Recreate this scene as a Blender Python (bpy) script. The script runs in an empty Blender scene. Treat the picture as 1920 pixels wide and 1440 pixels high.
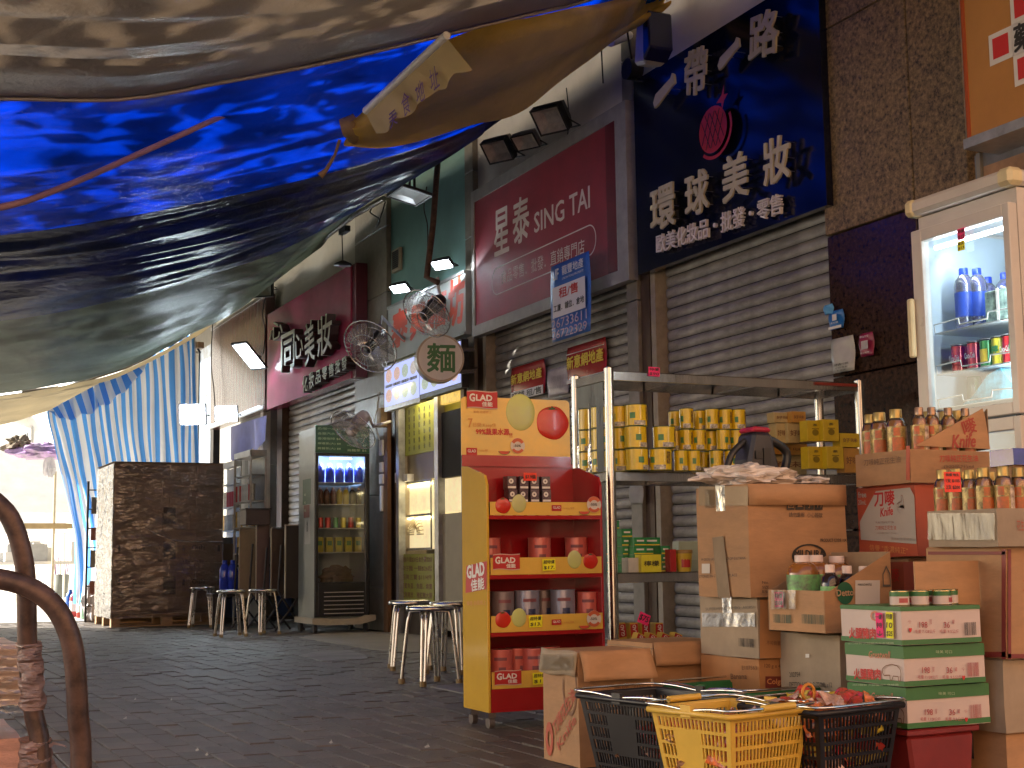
import bpy, bmesh, math, random
from mathutils import Vector, Matrix, noise as mnoise
random.seed(7)
S = bpy.context.scene
COL = S.collection
V = Vector
# ------------------------------------------------------------------ camera
FOC, PITCH, ROLL, YAW, CAMH = 2650.0, math.atan((1047-720)/2650.0), 0.013, math.radians(25.0), 0.72
Fv = V((math.sin(YAW)*math.cos(PITCH), math.cos(YAW)*math.cos(PITCH), math.sin(PITCH)))
R0 = V((math.cos(YAW), -math.sin(YAW), 0)); U0 = R0.cross(Fv)
cr, sr = math.cos(ROLL), math.sin(ROLL)
Rv = R0*cr - U0*sr; Uv = R0*sr + U0*cr
CAM = V((0, 0, CAMH))
cd = bpy.data.cameras.new('camera'); cam = bpy.data.objects.new('camera', cd); COL.objects.link(cam)
cd.sensor_width = 36; cd.lens = FOC/1920*36; cd.clip_end = 500; cd.clip_start = 0.05
cam.matrix_world = Matrix(((Rv.x, Uv.x, -Fv.x, 0), (Rv.y, Uv.y, -Fv.y, 0), (Rv.z, Uv.z, -Fv.z, CAMH), (0, 0, 0, 1)))
S.camera = cam
# ------------------------------------------------------------------ light
SUN_EL, SUN_AZ = 30.0, math.atan2(-0.80, 0.60)      # towards the sun: azimuth measured from +Y to +X
w = bpy.data.worlds.new('World'); S.world = w; w.use_nodes = True
nt = w.node_tree; bg = nt.nodes['Background']
sky = nt.nodes.new('ShaderNodeTexSky'); sky.sky_type = 'NISHITA'; sky.sun_disc = False
sky.sun_elevation = math.radians(SUN_EL); sky.sun_rotation = SUN_AZ
sky.dust_density = 3.0; sky.air_density = 1.0; sky.ozone_density = 0.6
nt.links.new(sky.outputs[0], bg.inputs[0]); bg.inputs[1].default_value = 0.08
sl = bpy.data.lights.new('sun', 'SUN'); so = bpy.data.objects.new('sun', sl); COL.objects.link(so)
sl.energy = 5.0; sl.angle = math.radians(0.5); sl.color = (1, .93, .82)
sd = V((math.sin(SUN_AZ)*math.cos(math.radians(SUN_EL)), math.cos(SUN_AZ)*math.cos(math.radians(SUN_EL)), math.sin(math.radians(SUN_EL))))
so.rotation_euler = sd.to_track_quat('Z', 'Y').to_euler(); so.location = sd*30
S.view_settings.view_transform = 'Standard'; S.view_settings.look = 'None'
S.view_settings.exposure = 1.75; S.view_settings.gamma = 1
S.render.engine = 'CYCLES'
S.cycles.use_denoising = True
S.cycles.max_bounces = 8; S.cycles.diffuse_bounces = 4; S.cycles.glossy_bounces = 4; S.cycles.transmission_bounces = 6
S.cycles.transparent_max_bounces = 12; S.cycles.sample_clamp_indirect = 6; S.cycles.caustics_reflective = False; S.cycles.caustics_refractive = False
# ------------------------------------------------------------------ measuring helpers (photograph pixel + a real plane -> metres)
def ray(px, py): return Fv + Rv*((px-960)/FOC) - Uv*((py-720)/FOC)
def P(px, py, d): return CAM + ray(px, py)*d
def onX(px, py, X):
    r = ray(px, py); return CAM + r*(X/r.x)
def onY(px, py, Y):
    r = ray(px, py); return CAM + r*(Y/r.y)
def onZ(px, py, z=0.0):
    r = ray(px, py); return CAM + r*((z-CAMH)/r.z)
XF = 4.95                                            # the shop fronts stand in this plane
# ------------------------------------------------------------------ mesh builder
class M:
    def __init__(s): s.v = []; s.f = []; s.mi = []; s.sm = []; s.T = None; s.m = 0
    def add(s, vs, fs, smooth=False):
        n = len(s.v)
        s.v += [tuple(s.T @ V(p)) for p in vs] if s.T else [tuple(p) for p in vs]
        for f in fs: s.f.append([i+n for i in f]); s.mi.append(s.m); s.sm.append(smooth)
        return s
    def box(s, x0, x1, y0, y1, z0, z1):
        if x0 > x1: x0, x1 = x1, x0
        if y0 > y1: y0, y1 = y1, y0
        if z0 > z1: z0, z1 = z1, z0
        return s.add([(x0,y0,z0),(x1,y0,z0),(x1,y1,z0),(x0,y1,z0),(x0,y0,z1),(x1,y0,z1),(x1,y1,z1),(x0,y1,z1)],
                     [(3,2,1,0),(4,5,6,7),(0,1,5,4),(1,2,6,5),(2,3,7,6),(3,0,4,7)])
    def quad(s, a, b, c, d): return s.add([a,b,c,d], [(0,1,2,3)])
    def tube(s, pts, r, n=8, caps=True, closed=False):
        pts = [V(p) for p in pts]; k = len(pts); rs = r if isinstance(r, (list, tuple)) else [r]*k
        vs = []; up = None
        for i, p in enumerate(pts):
            if closed: t = (pts[(i+1) % k]-pts[i-1]).normalized()
            else: t = (pts[min(i+1, k-1)]-pts[max(i-1, 0)]).normalized()
            if up is None: up = V((0,0,1)) if abs(t.z) < .9 else V((0,1,0))
            a = t.cross(up)
            if a.length < 1e-4: a = t.orthogonal()
            a.normalize(); b = a.cross(t); up = b
            for j in range(n):
                q = 2*math.pi*j/n; vs.append(p+(a*math.cos(q)+b*math.sin(q))*rs[i])
        fs = []
        for i in range(k if closed else k-1):
            i2 = (i+1) % k
            for j in range(n): j2 = (j+1) % n; fs.append((i*n+j, i*n+j2, i2*n+j2, i2*n+j))
        s.add(vs, fs, True)
        if caps and not closed: s.add(vs[:n], [tuple(range(n))]); s.add(vs[-n:], [tuple(range(n-1, -1, -1))])
        return s
    def cyl(s, p0, p1, r0, r1=None, n=12, caps=True): return s.tube([p0, p1], [r0, r0 if r1 is None else r1], n, caps)
    def lathe(s, prof, cx=0, cy=0, n=14, z0=0):
        vs = []; fs = []
        for r, z in prof:
            for j in range(n): q = 2*math.pi*j/n; vs.append((cx+r*math.cos(q), cy+r*math.sin(q), z0+z))
        for i in range(len(prof)-1):
            for j in range(n): j2 = (j+1) % n; fs.append((i*n+j, i*n+j2, (i+1)*n+j2, (i+1)*n+j))
        s.add(vs, fs, True)
        if prof[0][0] > 1e-5: s.add(vs[:n], [tuple(range(n-1, -1, -1))])
        if prof[-1][0] > 1e-5: s.add(vs[-n:], [tuple(range(n))])
        return s
    def prism(s, out, y0, y1):                        # outline in x,z ; thickness in y
        n = len(out); vs = [(x, y0, z) for x, z in out]+[(x, y1, z) for x, z in out]
        fs = [tuple(range(n)), tuple(range(2*n-1, n-1, -1))]+[(i, i+n, (i+1) % n+n, (i+1) % n) for i in range(n)]
        return s.add(vs, fs)
    def grid(s, fn, nu, nv, smooth=True):
        vs = [fn(i/nu, j/nv) for j in range(nv+1) for i in range(nu+1)]
        fs = [(j*(nu+1)+i, j*(nu+1)+i+1, (j+1)*(nu+1)+i+1, (j+1)*(nu+1)+i) for j in range(nv) for i in range(nu)]
        return s.add(vs, fs, smooth)
    def mesh(s, name):
        me = bpy.data.meshes.new(name); me.from_pydata(s.v, [], s.f)
        me.polygons.foreach_set('material_index', s.mi); me.polygons.foreach_set('use_smooth', s.sm)
        me.update(); return me
def obj(name, mb, mat, parent=None, bevel=0, loc=None, kind=None):
    me = mb.mesh(name) if isinstance(mb, M) else mb
    if isinstance(mb, M):
        for m in (mat if isinstance(mat, (list, tuple)) else [mat]): me.materials.append(m)
    o = bpy.data.objects.new(name, me); COL.objects.link(o)
    if parent is not None: o.parent = parent
    if loc is not None: o.location = loc
    if kind: o['kind'] = kind
    if bevel:
        b = o.modifiers.new('bevel', 'BEVEL'); b.width = bevel; b.segments = 1; b.limit_method = 'ANGLE'; b.angle_limit = 0.7
    return o
def thing(name, label, cat, loc=(0,0,0), rotz=0, group=None):
    o = bpy.data.objects.new(name, None); COL.objects.link(o); o.empty_display_size = .1
    o.location = loc; o.rotation_euler = (0, 0, rotz); tag(o, label, cat, group); return o
def tag(o, label, cat, group=None):
    o['label'] = label; o['category'] = cat
    if group: o['group'] = group
    return o
def dup(root, loc=None, rotz=None, label=None):
    r = root.copy(); COL.objects.link(r)
    if loc is not None: r.location = loc
    if rotz is not None: r.rotation_euler = (0, 0, rotz)
    if label: r['label'] = label
    for ch in list(root.children):
        c = ch.copy(); COL.objects.link(c); c.parent = r
        for g in ch.children:
            d = g.copy(); COL.objects.link(d); d.parent = c
    return r
R90 = -math.pi/2
ORD = ['first','second','third','fourth','fifth','sixth','seventh','eighth','ninth','tenth','eleventh','twelfth','thirteenth','fourteenth','fifteenth']
# ------------------------------------------------------------------ materials
MATS = {}
def mat(key, col, rough=.5, metal=0, var=.12, scale=6, bump=0, bscale=150, rand=0, stretch=(1,1,1), emit=0, coat=0, spec=.5, col2=None, alpha=1, trans=0):
    if key in MATS: return MATS[key]
    m = bpy.data.materials.new(key); MATS[key] = m; m.use_nodes = True
    n = m.node_tree; b = n.nodes['Principled BSDF']; L = n.links
    tc = n.nodes.new('ShaderNodeTexCoord'); mp = n.nodes.new('ShaderNodeMapping'); mp.inputs['Scale'].default_value = stretch
    L.new(tc.outputs['Object'], mp.inputs[0])
    c = (*col, 1)
    if var or col2:
        nz = n.nodes.new('ShaderNodeTexNoise'); nz.inputs['Scale'].default_value = scale; nz.inputs['Detail'].default_value = 6; nz.inputs['Roughness'].default_value = .65
        L.new(mp.outputs[0], nz.inputs['Vector'])
        rp = n.nodes.new('ShaderNodeValToRGB')
        rp.color_ramp.elements[0].position = .3; rp.color_ramp.elements[1].position = .7
        rp.color_ramp.elements[0].color = (*[x*(1-var*1.6) for x in (col2 or col)], 1); rp.color_ramp.elements[1].color = (*[min(1, x*(1+var)) for x in col], 1)
        L.new(nz.outputs[0], rp.inputs[0]); out = rp.outputs[0]
        if rand:
            oi = n.nodes.new('ShaderNodeObjectInfo'); hs = n.nodes.new('ShaderNodeHueSaturation')
            mr = n.nodes.new('ShaderNodeMapRange'); mr.inputs[3].default_value = 1-rand; mr.inputs[4].default_value = 1+rand
            L.new(oi.outputs['Random'], mr.inputs[0]); L.new(mr.outputs[0], hs.inputs['Value']); L.new(out, hs.inputs['Color']); out = hs.outputs[0]
        L.new(out, b.inputs['Base Color'])
        rr = n.nodes.new('ShaderNodeMapRange'); rr.inputs[3].default_value = max(0.02, rough*.75); rr.inputs[4].default_value = min(1, rough*1.25)
        L.new(nz.outputs[0], rr.inputs[0]); L.new(rr.outputs[0], b.inputs['Roughness'])
    else:
        b.inputs['Base Color'].default_value = c; b.inputs['Roughness'].default_value = rough
    b.inputs['Metallic'].default_value = metal; b.inputs['Specular IOR Level'].default_value = spec
    b.inputs['Coat Weight'].default_value = coat; b.inputs['Coat Roughness'].default_value = .1
    b.inputs['Transmission Weight'].default_value = trans; b.inputs['Alpha'].default_value = alpha
    if emit: b.inputs['Emission Color'].default_value = c; b.inputs['Emission Strength'].default_value = emit
    if bump:
        n2 = n.nodes.new('ShaderNodeTexNoise'); n2.inputs['Scale'].default_value = bscale; n2.inputs['Detail'].default_value = 4
        L.new(mp.outputs[0], n2.inputs['Vector']); bp = n.nodes.new('ShaderNodeBump'); bp.inputs['Strength'].default_value = bump; bp.inputs['Distance'].default_value = .01
        L.new(n2.outputs[0], bp.inputs['Height']); L.new(bp.outputs[0], b.inputs['Normal'])
    return m
def ink(key, col, rough=.5): return mat('print_'+key, col, rough, var=0)
def sheet_mat(key, col, tr, gl=.12, grough=.3, var=.25, scale=3, bump=.5, bscale=30, stretch=(1,1,1), holes=None):
    """thin cloth or plastic: diffuse + translucent + a little gloss"""
    m = bpy.data.materials.new(key); MATS[key] = m; m.use_nodes = True; n = m.node_tree; L = n.links
    n.nodes.remove(n.nodes['Principled BSDF']); out = n.nodes['Material Output']
    tc = n.nodes.new('ShaderNodeTexCoord'); mp = n.nodes.new('ShaderNodeMapping'); mp.inputs['Scale'].default_value = stretch; L.new(tc.outputs['Object'], mp.inputs[0])
    nz = n.nodes.new('ShaderNodeTexNoise'); nz.inputs['Scale'].default_value = scale; nz.inputs['Detail'].default_value = 5; L.new(mp.outputs[0], nz.inputs['Vector'])
    rp = n.nodes.new('ShaderNodeValToRGB'); rp.color_ramp.elements[0].position = .3; rp.color_ramp.elements[1].position = .7
    rp.color_ramp.elements[0].color = (*[x*(1-var) for x in col], 1); rp.color_ramp.elements[1].color = (*col, 1); L.new(nz.outputs[0], rp.inputs[0])
    d = n.nodes.new('ShaderNodeBsdfDiffuse'); t = n.nodes.new('ShaderNodeBsdfTranslucent'); g = n.nodes.new('ShaderNodeBsdfGlossy')
    g.inputs['Roughness'].default_value = grough
    n2 = n.nodes.new('ShaderNodeTexNoise'); n2.inputs['Scale'].default_value = bscale; n2.inputs['Detail'].default_value = 5; L.new(mp.outputs[0], n2.inputs['Vector'])
    bp = n.nodes.new('ShaderNodeBump'); bp.inputs['Strength'].default_value = bump; bp.inputs['Distance'].default_value = .02; L.new(n2.outputs[0], bp.inputs['Height'])
    for q in (d, g): L.new(bp.outputs[0], q.inputs['Normal'])
    L.new(rp.outputs[0], d.inputs['Color']); L.new(rp.outputs[0], t.inputs['Color'])
    a = n.nodes.new('ShaderNodeMixShader'); a.inputs[0].default_value = tr; L.new(d.outputs[0], a.inputs[1]); L.new(t.outputs[0], a.inputs[2])
    c = n.nodes.new('ShaderNodeMixShader'); c.inputs[0].default_value = gl; L.new(a.outputs[0], c.inputs[1]); L.new(g.outputs[0], c.inputs[2])
    L.new(c.outputs[0], out.inputs[0]); return m
def film_mat(key, gl=.25, tint=(1,1,1), rough=.08, bump=1.0, bscale=25, stretch=(1,1,1), haze=.0):
    """clear glass / stretch film / tape: straight-through + gloss + slight milky diffuse"""
    m = bpy.data.materials.new(key); MATS[key] = m; m.use_nodes = True; n = m.node_tree; L = n.links
    n.nodes.remove(n.nodes['Principled BSDF']); out = n.nodes['Material Output']
    t = n.nodes.new('ShaderNodeBsdfTransparent'); t.inputs[0].default_value = (*tint, 1)
    g = n.nodes.new('ShaderNodeBsdfGlossy'); g.inputs['Roughness'].default_value = rough; d = n.nodes.new('ShaderNodeBsdfDiffuse'); d.inputs[0].default_value = (.8,.8,.8,1)
    fr = n.nodes.new('ShaderNodeFresnel'); fr.inputs[0].default_value = 1.5
    ad = n.nodes.new('ShaderNodeMath'); ad.operation = 'ADD'; ad.inputs[1].default_value = gl-.04; ad.use_clamp = True; L.new(fr.outputs[0], ad.inputs[0])
    if bump:
        tc = n.nodes.new('ShaderNodeTexCoord'); mp = n.nodes.new('ShaderNodeMapping'); mp.inputs['Scale'].default_value = stretch; L.new(tc.outputs['Object'], mp.inputs[0])
        n2 = n.nodes.new('ShaderNodeTexNoise'); n2.inputs['Scale'].default_value = bscale; n2.inputs['Detail'].default_value = 3; L.new(mp.outputs[0], n2.inputs['Vector'])
        bp = n.nodes.new('ShaderNodeBump'); bp.inputs['Strength'].default_value = bump; bp.inputs['Distance'].default_value = .01; L.new(n2.outputs[0], bp.inputs['Height'])
        L.new(bp.outputs[0], g.inputs['Normal'])
    a = n.nodes.new('ShaderNodeMixShader'); a.inputs[0].default_value = haze; L.new(t.outputs[0], a.inputs[1]); L.new(d.outputs[0], a.inputs[2])
    c = n.nodes.new('ShaderNodeMixShader'); L.new(ad.outputs[0], c.inputs[0]); L.new(a.outputs[0], c.inputs[1]); L.new(g.outputs[0], c.inputs[2])
    L.new(c.outputs[0], out.inputs[0]); return m
steel = mat('stainless_steel', (.62,.6,.57), .22, 1, .12, 9, bump=.05, bscale=60, stretch=(1,1,.2))
chrome = mat('chrome', (.75,.74,.72), .12, 1, .06, 20)
darkmetal = mat('dark_metal', (.03,.03,.032), .45, .3, .3, 12)
greymetal = mat('grey_painted_metal', (.23,.23,.24), .5, .2, .2, 8)
galv = mat('galvanised_metal', (.42,.43,.44), .38, .7, .2, 10)
whitepl = mat('white_plastic', (.72,.7,.66), .35, 0, .08, 8)
creampl = mat('cream_plastic', (.7,.6,.36), .4, 0, .08, 8)
blackpl = mat('black_plastic', (.018,.018,.02), .38, 0, .2, 10)
rubber = mat('rubber', (.03,.03,.03), .8, 0, .2, 20)
card = mat('cardboard', (.46,.255,.125), .72, 0, .13, 5, bump=.12, bscale=26, stretch=(1,1,3), rand=.1)
cardin = mat('cardboard_inside', (.33,.21,.12), .8, 0, .12, 7, bump=.1, bscale=30)
cardside = mat('grey_cardboard', (.38,.29,.2), .72, 0, .13, 5, bump=.12, bscale=26, rand=.08)
tape = film_mat('packing_tape', .16, (.93,.84,.68), .16, .6, 9)
glass = film_mat('window_glass', .08, (.93,.97,.97), .03, 0)
wrap = film_mat('stretch_film', .20, (.95,.95,.95), .16, 2.6, 9, (1,1,3.5), .05)
wood = mat('pallet_wood', (.40,.26,.14), .75, 0, .25, 6, bump=.2, bscale=20, stretch=(1,6,6))
black_ink = ink('black', (.025,.022,.02)); white_ink = ink('white', (.78,.76,.74)); red_ink = ink('red', (.55,.03,.03)); dkred_ink = ink('dark_red', (.32,.03,.03))
green_ink = ink('green', (.03,.22,.07)); yellow_ink = ink('yellow', (.85,.62,.05)); blue_ink = ink('blue', (.03,.14,.5)); brown_ink = ink('brown', (.2,.09,.04))
pinkcard = mat('neon_pink_card', (.9,.03,.2), .6, var=.05); yelcard = mat('neon_yellow_card', (.9,.85,.02), .6, var=.05); grncard = mat('neon_green_card', (.08,.75,.08), .6, var=.05)
redcard = mat('neon_red_card', (.9,.06,.03), .6, var=.05)
# ------------------------------------------------------------------ lettering and prints on surfaces
FACES = {'F': (V((1,0,0)), V((0,0,1)), V((0,-1,0))), 'L': (V((0,-1,0)), V((0,0,1)), V((-1,0,0))), 'R': (V((0,1,0)), V((0,0,1)), V((1,0,0))), 'T': (V((1,0,0)), V((0,1,0)), V((0,0,1))), 'B': (V((1,0,0)), V((0,-1,0)), V((0,0,-1)))}
TXT = {}
def glyphs(s, bold, spacing=1.0):
    bold = 0; k = (s, 0, spacing)
    if k not in TXT:
        c = bpy.data.curves.new('t', 'FONT'); c.body = s; c.size = 1; c.offset = bold; c.resolution_u = 2; c.fill_mode = 'FRONT'; c.space_character = spacing
        o = bpy.data.objects.new('t', c); me = o.to_mesh()
        vs = [(v.co.x, v.co.y) for v in me.vertices]; fs = [tuple(p.vertices) for p in me.polygons]
        o.to_mesh_clear(); bpy.data.objects.remove(o); bpy.data.curves.remove(c)
        xs = [v[0] for v in vs] or [0, 1]; ys = [v[1] for v in vs] or [0, 1]
        TXT[k] = (vs, fs, min(xs), max(xs), min(ys), max(ys))
    return TXT[k]
def rim_faces(mb, base, fs, n, ext):
    cnt = set((f[i], f[(i+1) % len(f)]) for f in fs for i in range(len(f)))
    nb = len(base); back = [tuple(V(p)-n*ext) for p in base]
    mb.add(base+back, [(j, i, i+nb, j+nb) for i, j in cnt if (j, i) not in cnt])
def text(parent, s, m, face, c, w, h, bold=0.0, ext=0, off=.0015, ang=0, shear=0, name='lettering', into=None, spacing=1.0):
    """s fitted into w x h, centred at c=(u,v) measured on the face plane; c may carry a third value = position along the normal"""
    vs, fs, a, b, e, g = glyphs(s, bold, spacing)
    ux, uz, n = FACES[face]
    o3 = c[2] if len(c) > 2 else 0
    kx = w/max(b-a, 1e-6); ky = h/max(g-e, 1e-6); ca, sa = math.cos(ang), math.sin(ang)
    mb = into or M(); pts = []
    for x, y in vs:
        X = (x-(a+b)/2)*kx; Y = (y-(e+g)/2)*ky; X += shear*Y
        X, Y = X*ca-Y*sa, X*sa+Y*ca
        pts.append(ux*(X+c[0])+uz*(Y+c[1])+n*(o3+off+ext))
    base = [tuple(p) for p in pts]
    if bold > .008:                                  # heavier strokes: the same outline laid again a stroke's breadth aside
        br = bold*.9*min(abs(kx), abs(ky))
        for i_, (dx, dz) in enumerate(((1,.6),(-1,-.6),(-.6,1),(.6,-1))):
            sh_ = ux*dx*br+uz*dz*br+n*(.00006*(i_+1)); b2 = [tuple(V(p)+sh_) for p in base]; mb.add(b2, fs)
            if ext: rim_faces(mb, b2, fs, n, ext)
    mb.add(base, fs)
    if ext: rim_faces(mb, base, fs, n, ext)
    return obj(name, mb, m, parent) if into is None else mb
def patch(parent, face, c, w, h, m, off=.001, ang=0, name='print', into=None, th=0):
    ux, uz, n = FACES[face]; o3 = c[2] if len(c) > 2 else 0; ca, sa = math.cos(ang), math.sin(ang)
    mb = into or M(); q = []
    for X, Y in ((-w/2,-h/2),(w/2,-h/2),(w/2,h/2),(-w/2,h/2)):
        X, Y = X*ca-Y*sa, X*sa+Y*ca; q.append(ux*(X+c[0])+uz*(Y+c[1])+n*(o3+off))
    mb.quad(*[tuple(p) for p in q])
    return obj(name, mb, m, parent) if into is None else mb
def ring(face, c, r0, r1, off, into, kx=1, kz=1, n=24, a0=0, a1=2*math.pi):
    ux, uz, nn = FACES[face]; o3 = c[2] if len(c) > 2 else 0; vs = []; fs = []
    for i in range(n+1):
        q = a0+(a1-a0)*i/n
        for r in (r0, r1): vs.append(tuple(ux*(c[0]+r*kx*math.cos(q))+uz*(c[1]+r*kz*math.sin(q))+nn*(o3+off)))
    for i in range(n): fs.append((2*i, 2*i+1, 2*i+3, 2*i+2))
    return into.add(vs, fs)
def poly(face, pts, off, into, o3=0):
    ux, uz, n = FACES[face]
    return into.add([tuple(ux*x+uz*z+n*(o3+off)) for x, z in pts], [tuple(range(len(pts)))])
def face_px(t, face, px, py, o3=0):
    """where the sight line of a photograph pixel meets a face plane of thing t (returned in the face's own u,v)"""
    ux, uz, n = FACES[face]; Rm = Matrix.Rotation(t.rotation_euler.z, 3, 'Z'); o = V(t.location)+Rm @ (n*o3)
    nw = Rm @ n; r = ray(px, py); p = CAM+r*((o-CAM).dot(nw)/r.dot(nw)); q = Rm.inverted() @ (p-o)
    return q.dot(ux), q.dot(uz)
def tpx(t, s, m, face, xl, yl, xr, yr, hpx, o3=0, **k):
    a = V(face_px(t, face, xl, yl, o3)); b = V(face_px(t, face, xr, yr, o3)); cx, cy = (xl+xr)/2, (yl+yr)/2
    h = abs(face_px(t, face, cx, cy-hpx/2, o3)[1]-face_px(t, face, cx, cy+hpx/2, o3)[1]); d = b-a
    return text(t if k.get('parent') is None else k.pop('parent'), s, m, face, ((a.x+b.x)/2, (a.y+b.y)/2, o3), d.length, h, ang=math.atan2(d.y, d.x), **k)
def FR(x0, yt0, yb0, x1, yt1, yb1, X=None):
    """wall rectangle from its four corners in the photograph: origin, width, height"""
    X = XF if X is None else X
    a, b, c, d = onX(x0, yt0, X), onX(x0, yb0, X), onX(x1, yt1, X), onX(x1, yb1, X)
    Y0 = (a.y+b.y)/2; Y1 = (c.y+d.y)/2; zt = (a.z+c.z)/2; zb = (b.z+d.z)/2
    return V((X, Y0, zb)), Y0-Y1, zt-zb
def pricetag(t, face, c, w, h, cardm, lines, off=.003, ang=0, name='price_tag'):
    o = patch(t, face, c, w, h, cardm, off, ang, name)
    mb = M(); n = len(lines)
    for i, l in enumerate(lines):
        zz = c[1]+h*(.5-(i+.5)/n); cc = (c[0]+(zz-c[1])*-math.sin(ang), zz)+tuple(c[2:])
        text(None, l, black_ink, face, cc, w*.82, h/n*.62, .02, off=off+.001, ang=ang, shear=.15, into=mb)
    obj('writing', mb, black_ink, o); return o
# ================================================================== GROUND
paverm = mat('paver_stone', (.098,.083,.072), .58, 0, .28, 2.2, bump=.35, bscale=60, rand=.22)
jointm = mat('paver_joint', (.02,.018,.017), .9, 0, .3, 5)
pave = obj("pavement", M().box(-7, 5.6, -6, 19, -.3, -.012), jointm); pave["kind"] = "structure"
farm = mat('far_concrete', (.5,.47,.42), .8, 0, .12, .4, bump=.1)
obj('ground', M().box(-120, 120, -120, 160, -.6, -.31), farm, kind='structure')
obj('road', M().box(-40, 30, 19, 120, -.30, -.004), farm, kind='structure')
obj('road', M().box(-40, -7, -40, 19, -.30, -.02), farm, kind='structure')
obj('road', M().box(-7, 30, -40, -6, -.30, -.02), farm, kind='structure')
def proj(p):
    d = V(p)-CAM; z = d.dot(Fv); return 960+FOC*d.dot(Rv)/z, 720-FOC*d.dot(Uv)/z, z
PW, PL = .105, .21
cells = []
for i in range(-22, 47):
    for j in range(int(2.5/PL), int(19/PL)-1):
        x = i*PW; y = (j+.5*(i % 2))*PL
        if x+PW > 4.9: continue
        q = proj((x+PW/2, y+PL/2, 0))
        if q[2] > 3.2 and -260 < q[0] < 2200: cells.append((x, y, q))
vis = sorted([c for c in cells if -30 < c[2][0] < 1015 and c[2][1] < 1470], key=lambda c: -c[2][1])[:300]
vs_ = set((c[0], c[1]) for c in vis)
def paver_into(mb, x, y, z):
    g = .0035; c = .0018; x0, x1, y0, y1 = x+g, x+PW-g, y+g, y+PL-g
    mb.add([(x0,y0,z-.02),(x1,y0,z-.02),(x1,y1,z-.02),(x0,y1,z-.02),(x0,y0,z-c),(x1,y0,z-c),(x1,y1,z-c),(x0,y1,z-c),
            (x0+c,y0+c,z),(x1-c,y0+c,z),(x1-c,y1-c,z),(x0+c,y1-c,z)],
           [(0,1,5,4),(1,2,6,5),(2,3,7,6),(3,0,4,7),(4,5,9,8),(5,6,10,9),(6,7,11,10),(7,4,8,11),(8,9,10,11)])
pm_ = M(); paver_into(pm_, -PW/2, -PL/2, 0); pme = pm_.mesh('paver'); pme.materials.append(paverm)
for x, y, q in vis:
    o = bpy.data.objects.new('paver', pme); COL.objects.link(o); o.parent = pave
    o.location = (x+PW/2, y+PL/2, random.uniform(-.0035, .0025)); o.rotation_euler = (random.gauss(0, .005), random.gauss(0, .007), random.gauss(0, .004))
rest = M()
for x, y, q in cells:
    if (x, y) not in vs_: paver_into(rest, x, y, random.uniform(-.004, .003))
o = obj('pavers', rest, paverm, pave); o['kind'] = 'stuff'
pale = mat('pale_mortar', (.24,.23,.21), .8, 0, .2, 4, bump=.2)
def ground_strip(pts, wd, h, name='mortar_strip'):
    mb = M(); g = [onZ(*p) for p in pts]
    for a, b in zip(g, g[1:]):
        t = (b-a).normalized(); n = V((-t.y, t.x, 0))*wd/2
        mb.add([a-n, b-n, b+n, a+n, a-n*.7+V((0,0,h)), b-n*.7+V((0,0,h)), b+n*.7+V((0,0,h)), a+n*.7+V((0,0,h))], [(4,5,6,7),(0,1,5,4),(1,2,6,5),(2,3,7,6),(3,0,4,7)])
    return obj(name, mb, pale, kind='structure')
ground_strip([(160,1250),(240,1238),(330,1222),(420,1210),(530,1202)], .09, .004)
ground_strip([(120,1268),(200,1262),(330,1258)], .06, .004)
def slab(pts, m, h=.006, name='ground_patch'):
    g = [onZ(*p) for p in pts]; n = len(g); top = [p+V((0,0,h)) for p in g]
    return obj(name, M().add(g+top, [tuple(range(n, 2*n))]+[(i, (i+1) % n, (i+1) % n+n, i+n) for i in range(n)]), m, kind='structure')
slab([(560,1230),(605,1241),(690,1236),(685,1229),(655,1220),(602,1221)], pale)
slab([(806,1289),(880,1304),(960,1300),(905,1278)], pale)
slab([(640,1180),(870,1196),(905,1228),(700,1219),(560,1196)], mat('beige_floor', (.21,.18,.14), .6, 0, .2, 3), .004, 'threshold')
litm = mat('paper_scrap', (.42,.39,.33), .8)
for i, (x, y, s) in enumerate([(253,1313,4),(321,1314,2.5),(369,1409,6),(387,1418,4),(800,1403,9),(234,1349,7),(470,1195,4),(620,1395,4)]):
    p = onZ(x, y, .0); mb = M(); r = s/2*proj(p)[2]/FOC
    mb.add([(-r,-.012,.003),(r*.8,-.016,.006),(r,.01,.012),(-r*.4,.016,.004)], [(0,1,2,3)]); mb.add([(r,.01,.012),(r*.8,-.016,.006),(r*.3,0,.02)], [(0,1,2)])
    o = obj('paper_scrap', mb, litm, loc=p); tag(o, 'tiny pale scrap of litter lying on the pavers, %s counted from the %s' % (['second','third','fourth','fifth','second','first','first','third'][i], 'hand trolley' if i in (0,1,2,3,5) else 'display stand'), 'litter', 'litter scattered over the pavers')
# ================================================================== BUILDING
BY = 22.0
bld = thing('shop_building', 'row of shop fronts with stone pillars and white fascias along the pavement', 'building', (XF, BY, 0), R90)
def lp(px, py): return face_px(bld, 'F', px, py)
plast = mat('white_plaster', (.74,.70,.65), .75, 0, .12, 1.5, bump=.1, bscale=30)
plast2 = mat('grey_plaster', (.28,.27,.24), .8, 0, .15, 1.2, bump=.1, bscale=30)
teal = mat('teal_wall', (.19,.40,.38), .6, 0, .15, 1.5, bump=.05)
stone = mat('stone_cladding', (.22,.20,.165), .45, 0, .2, 9, bump=.08, bscale=80)
granite = mat('speckled_granite', (.25,.165,.085), .5, 0, .6, 48, bump=.12, bscale=90, col2=(.12,.078,.043))
polished = mat('polished_dark_granite', (.060,.032,.021), .14, 0, .55, 40, spec=.5)
darkin = mat('dark_interior', (.02,.018,.016), .9)
xL = lp(395, 700)[0]; xR = lp(1900, 700)[0]+3
obj('back_wall', M().box(-9, xR, .55, .8, 0, 9), plast2, bld)
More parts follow.
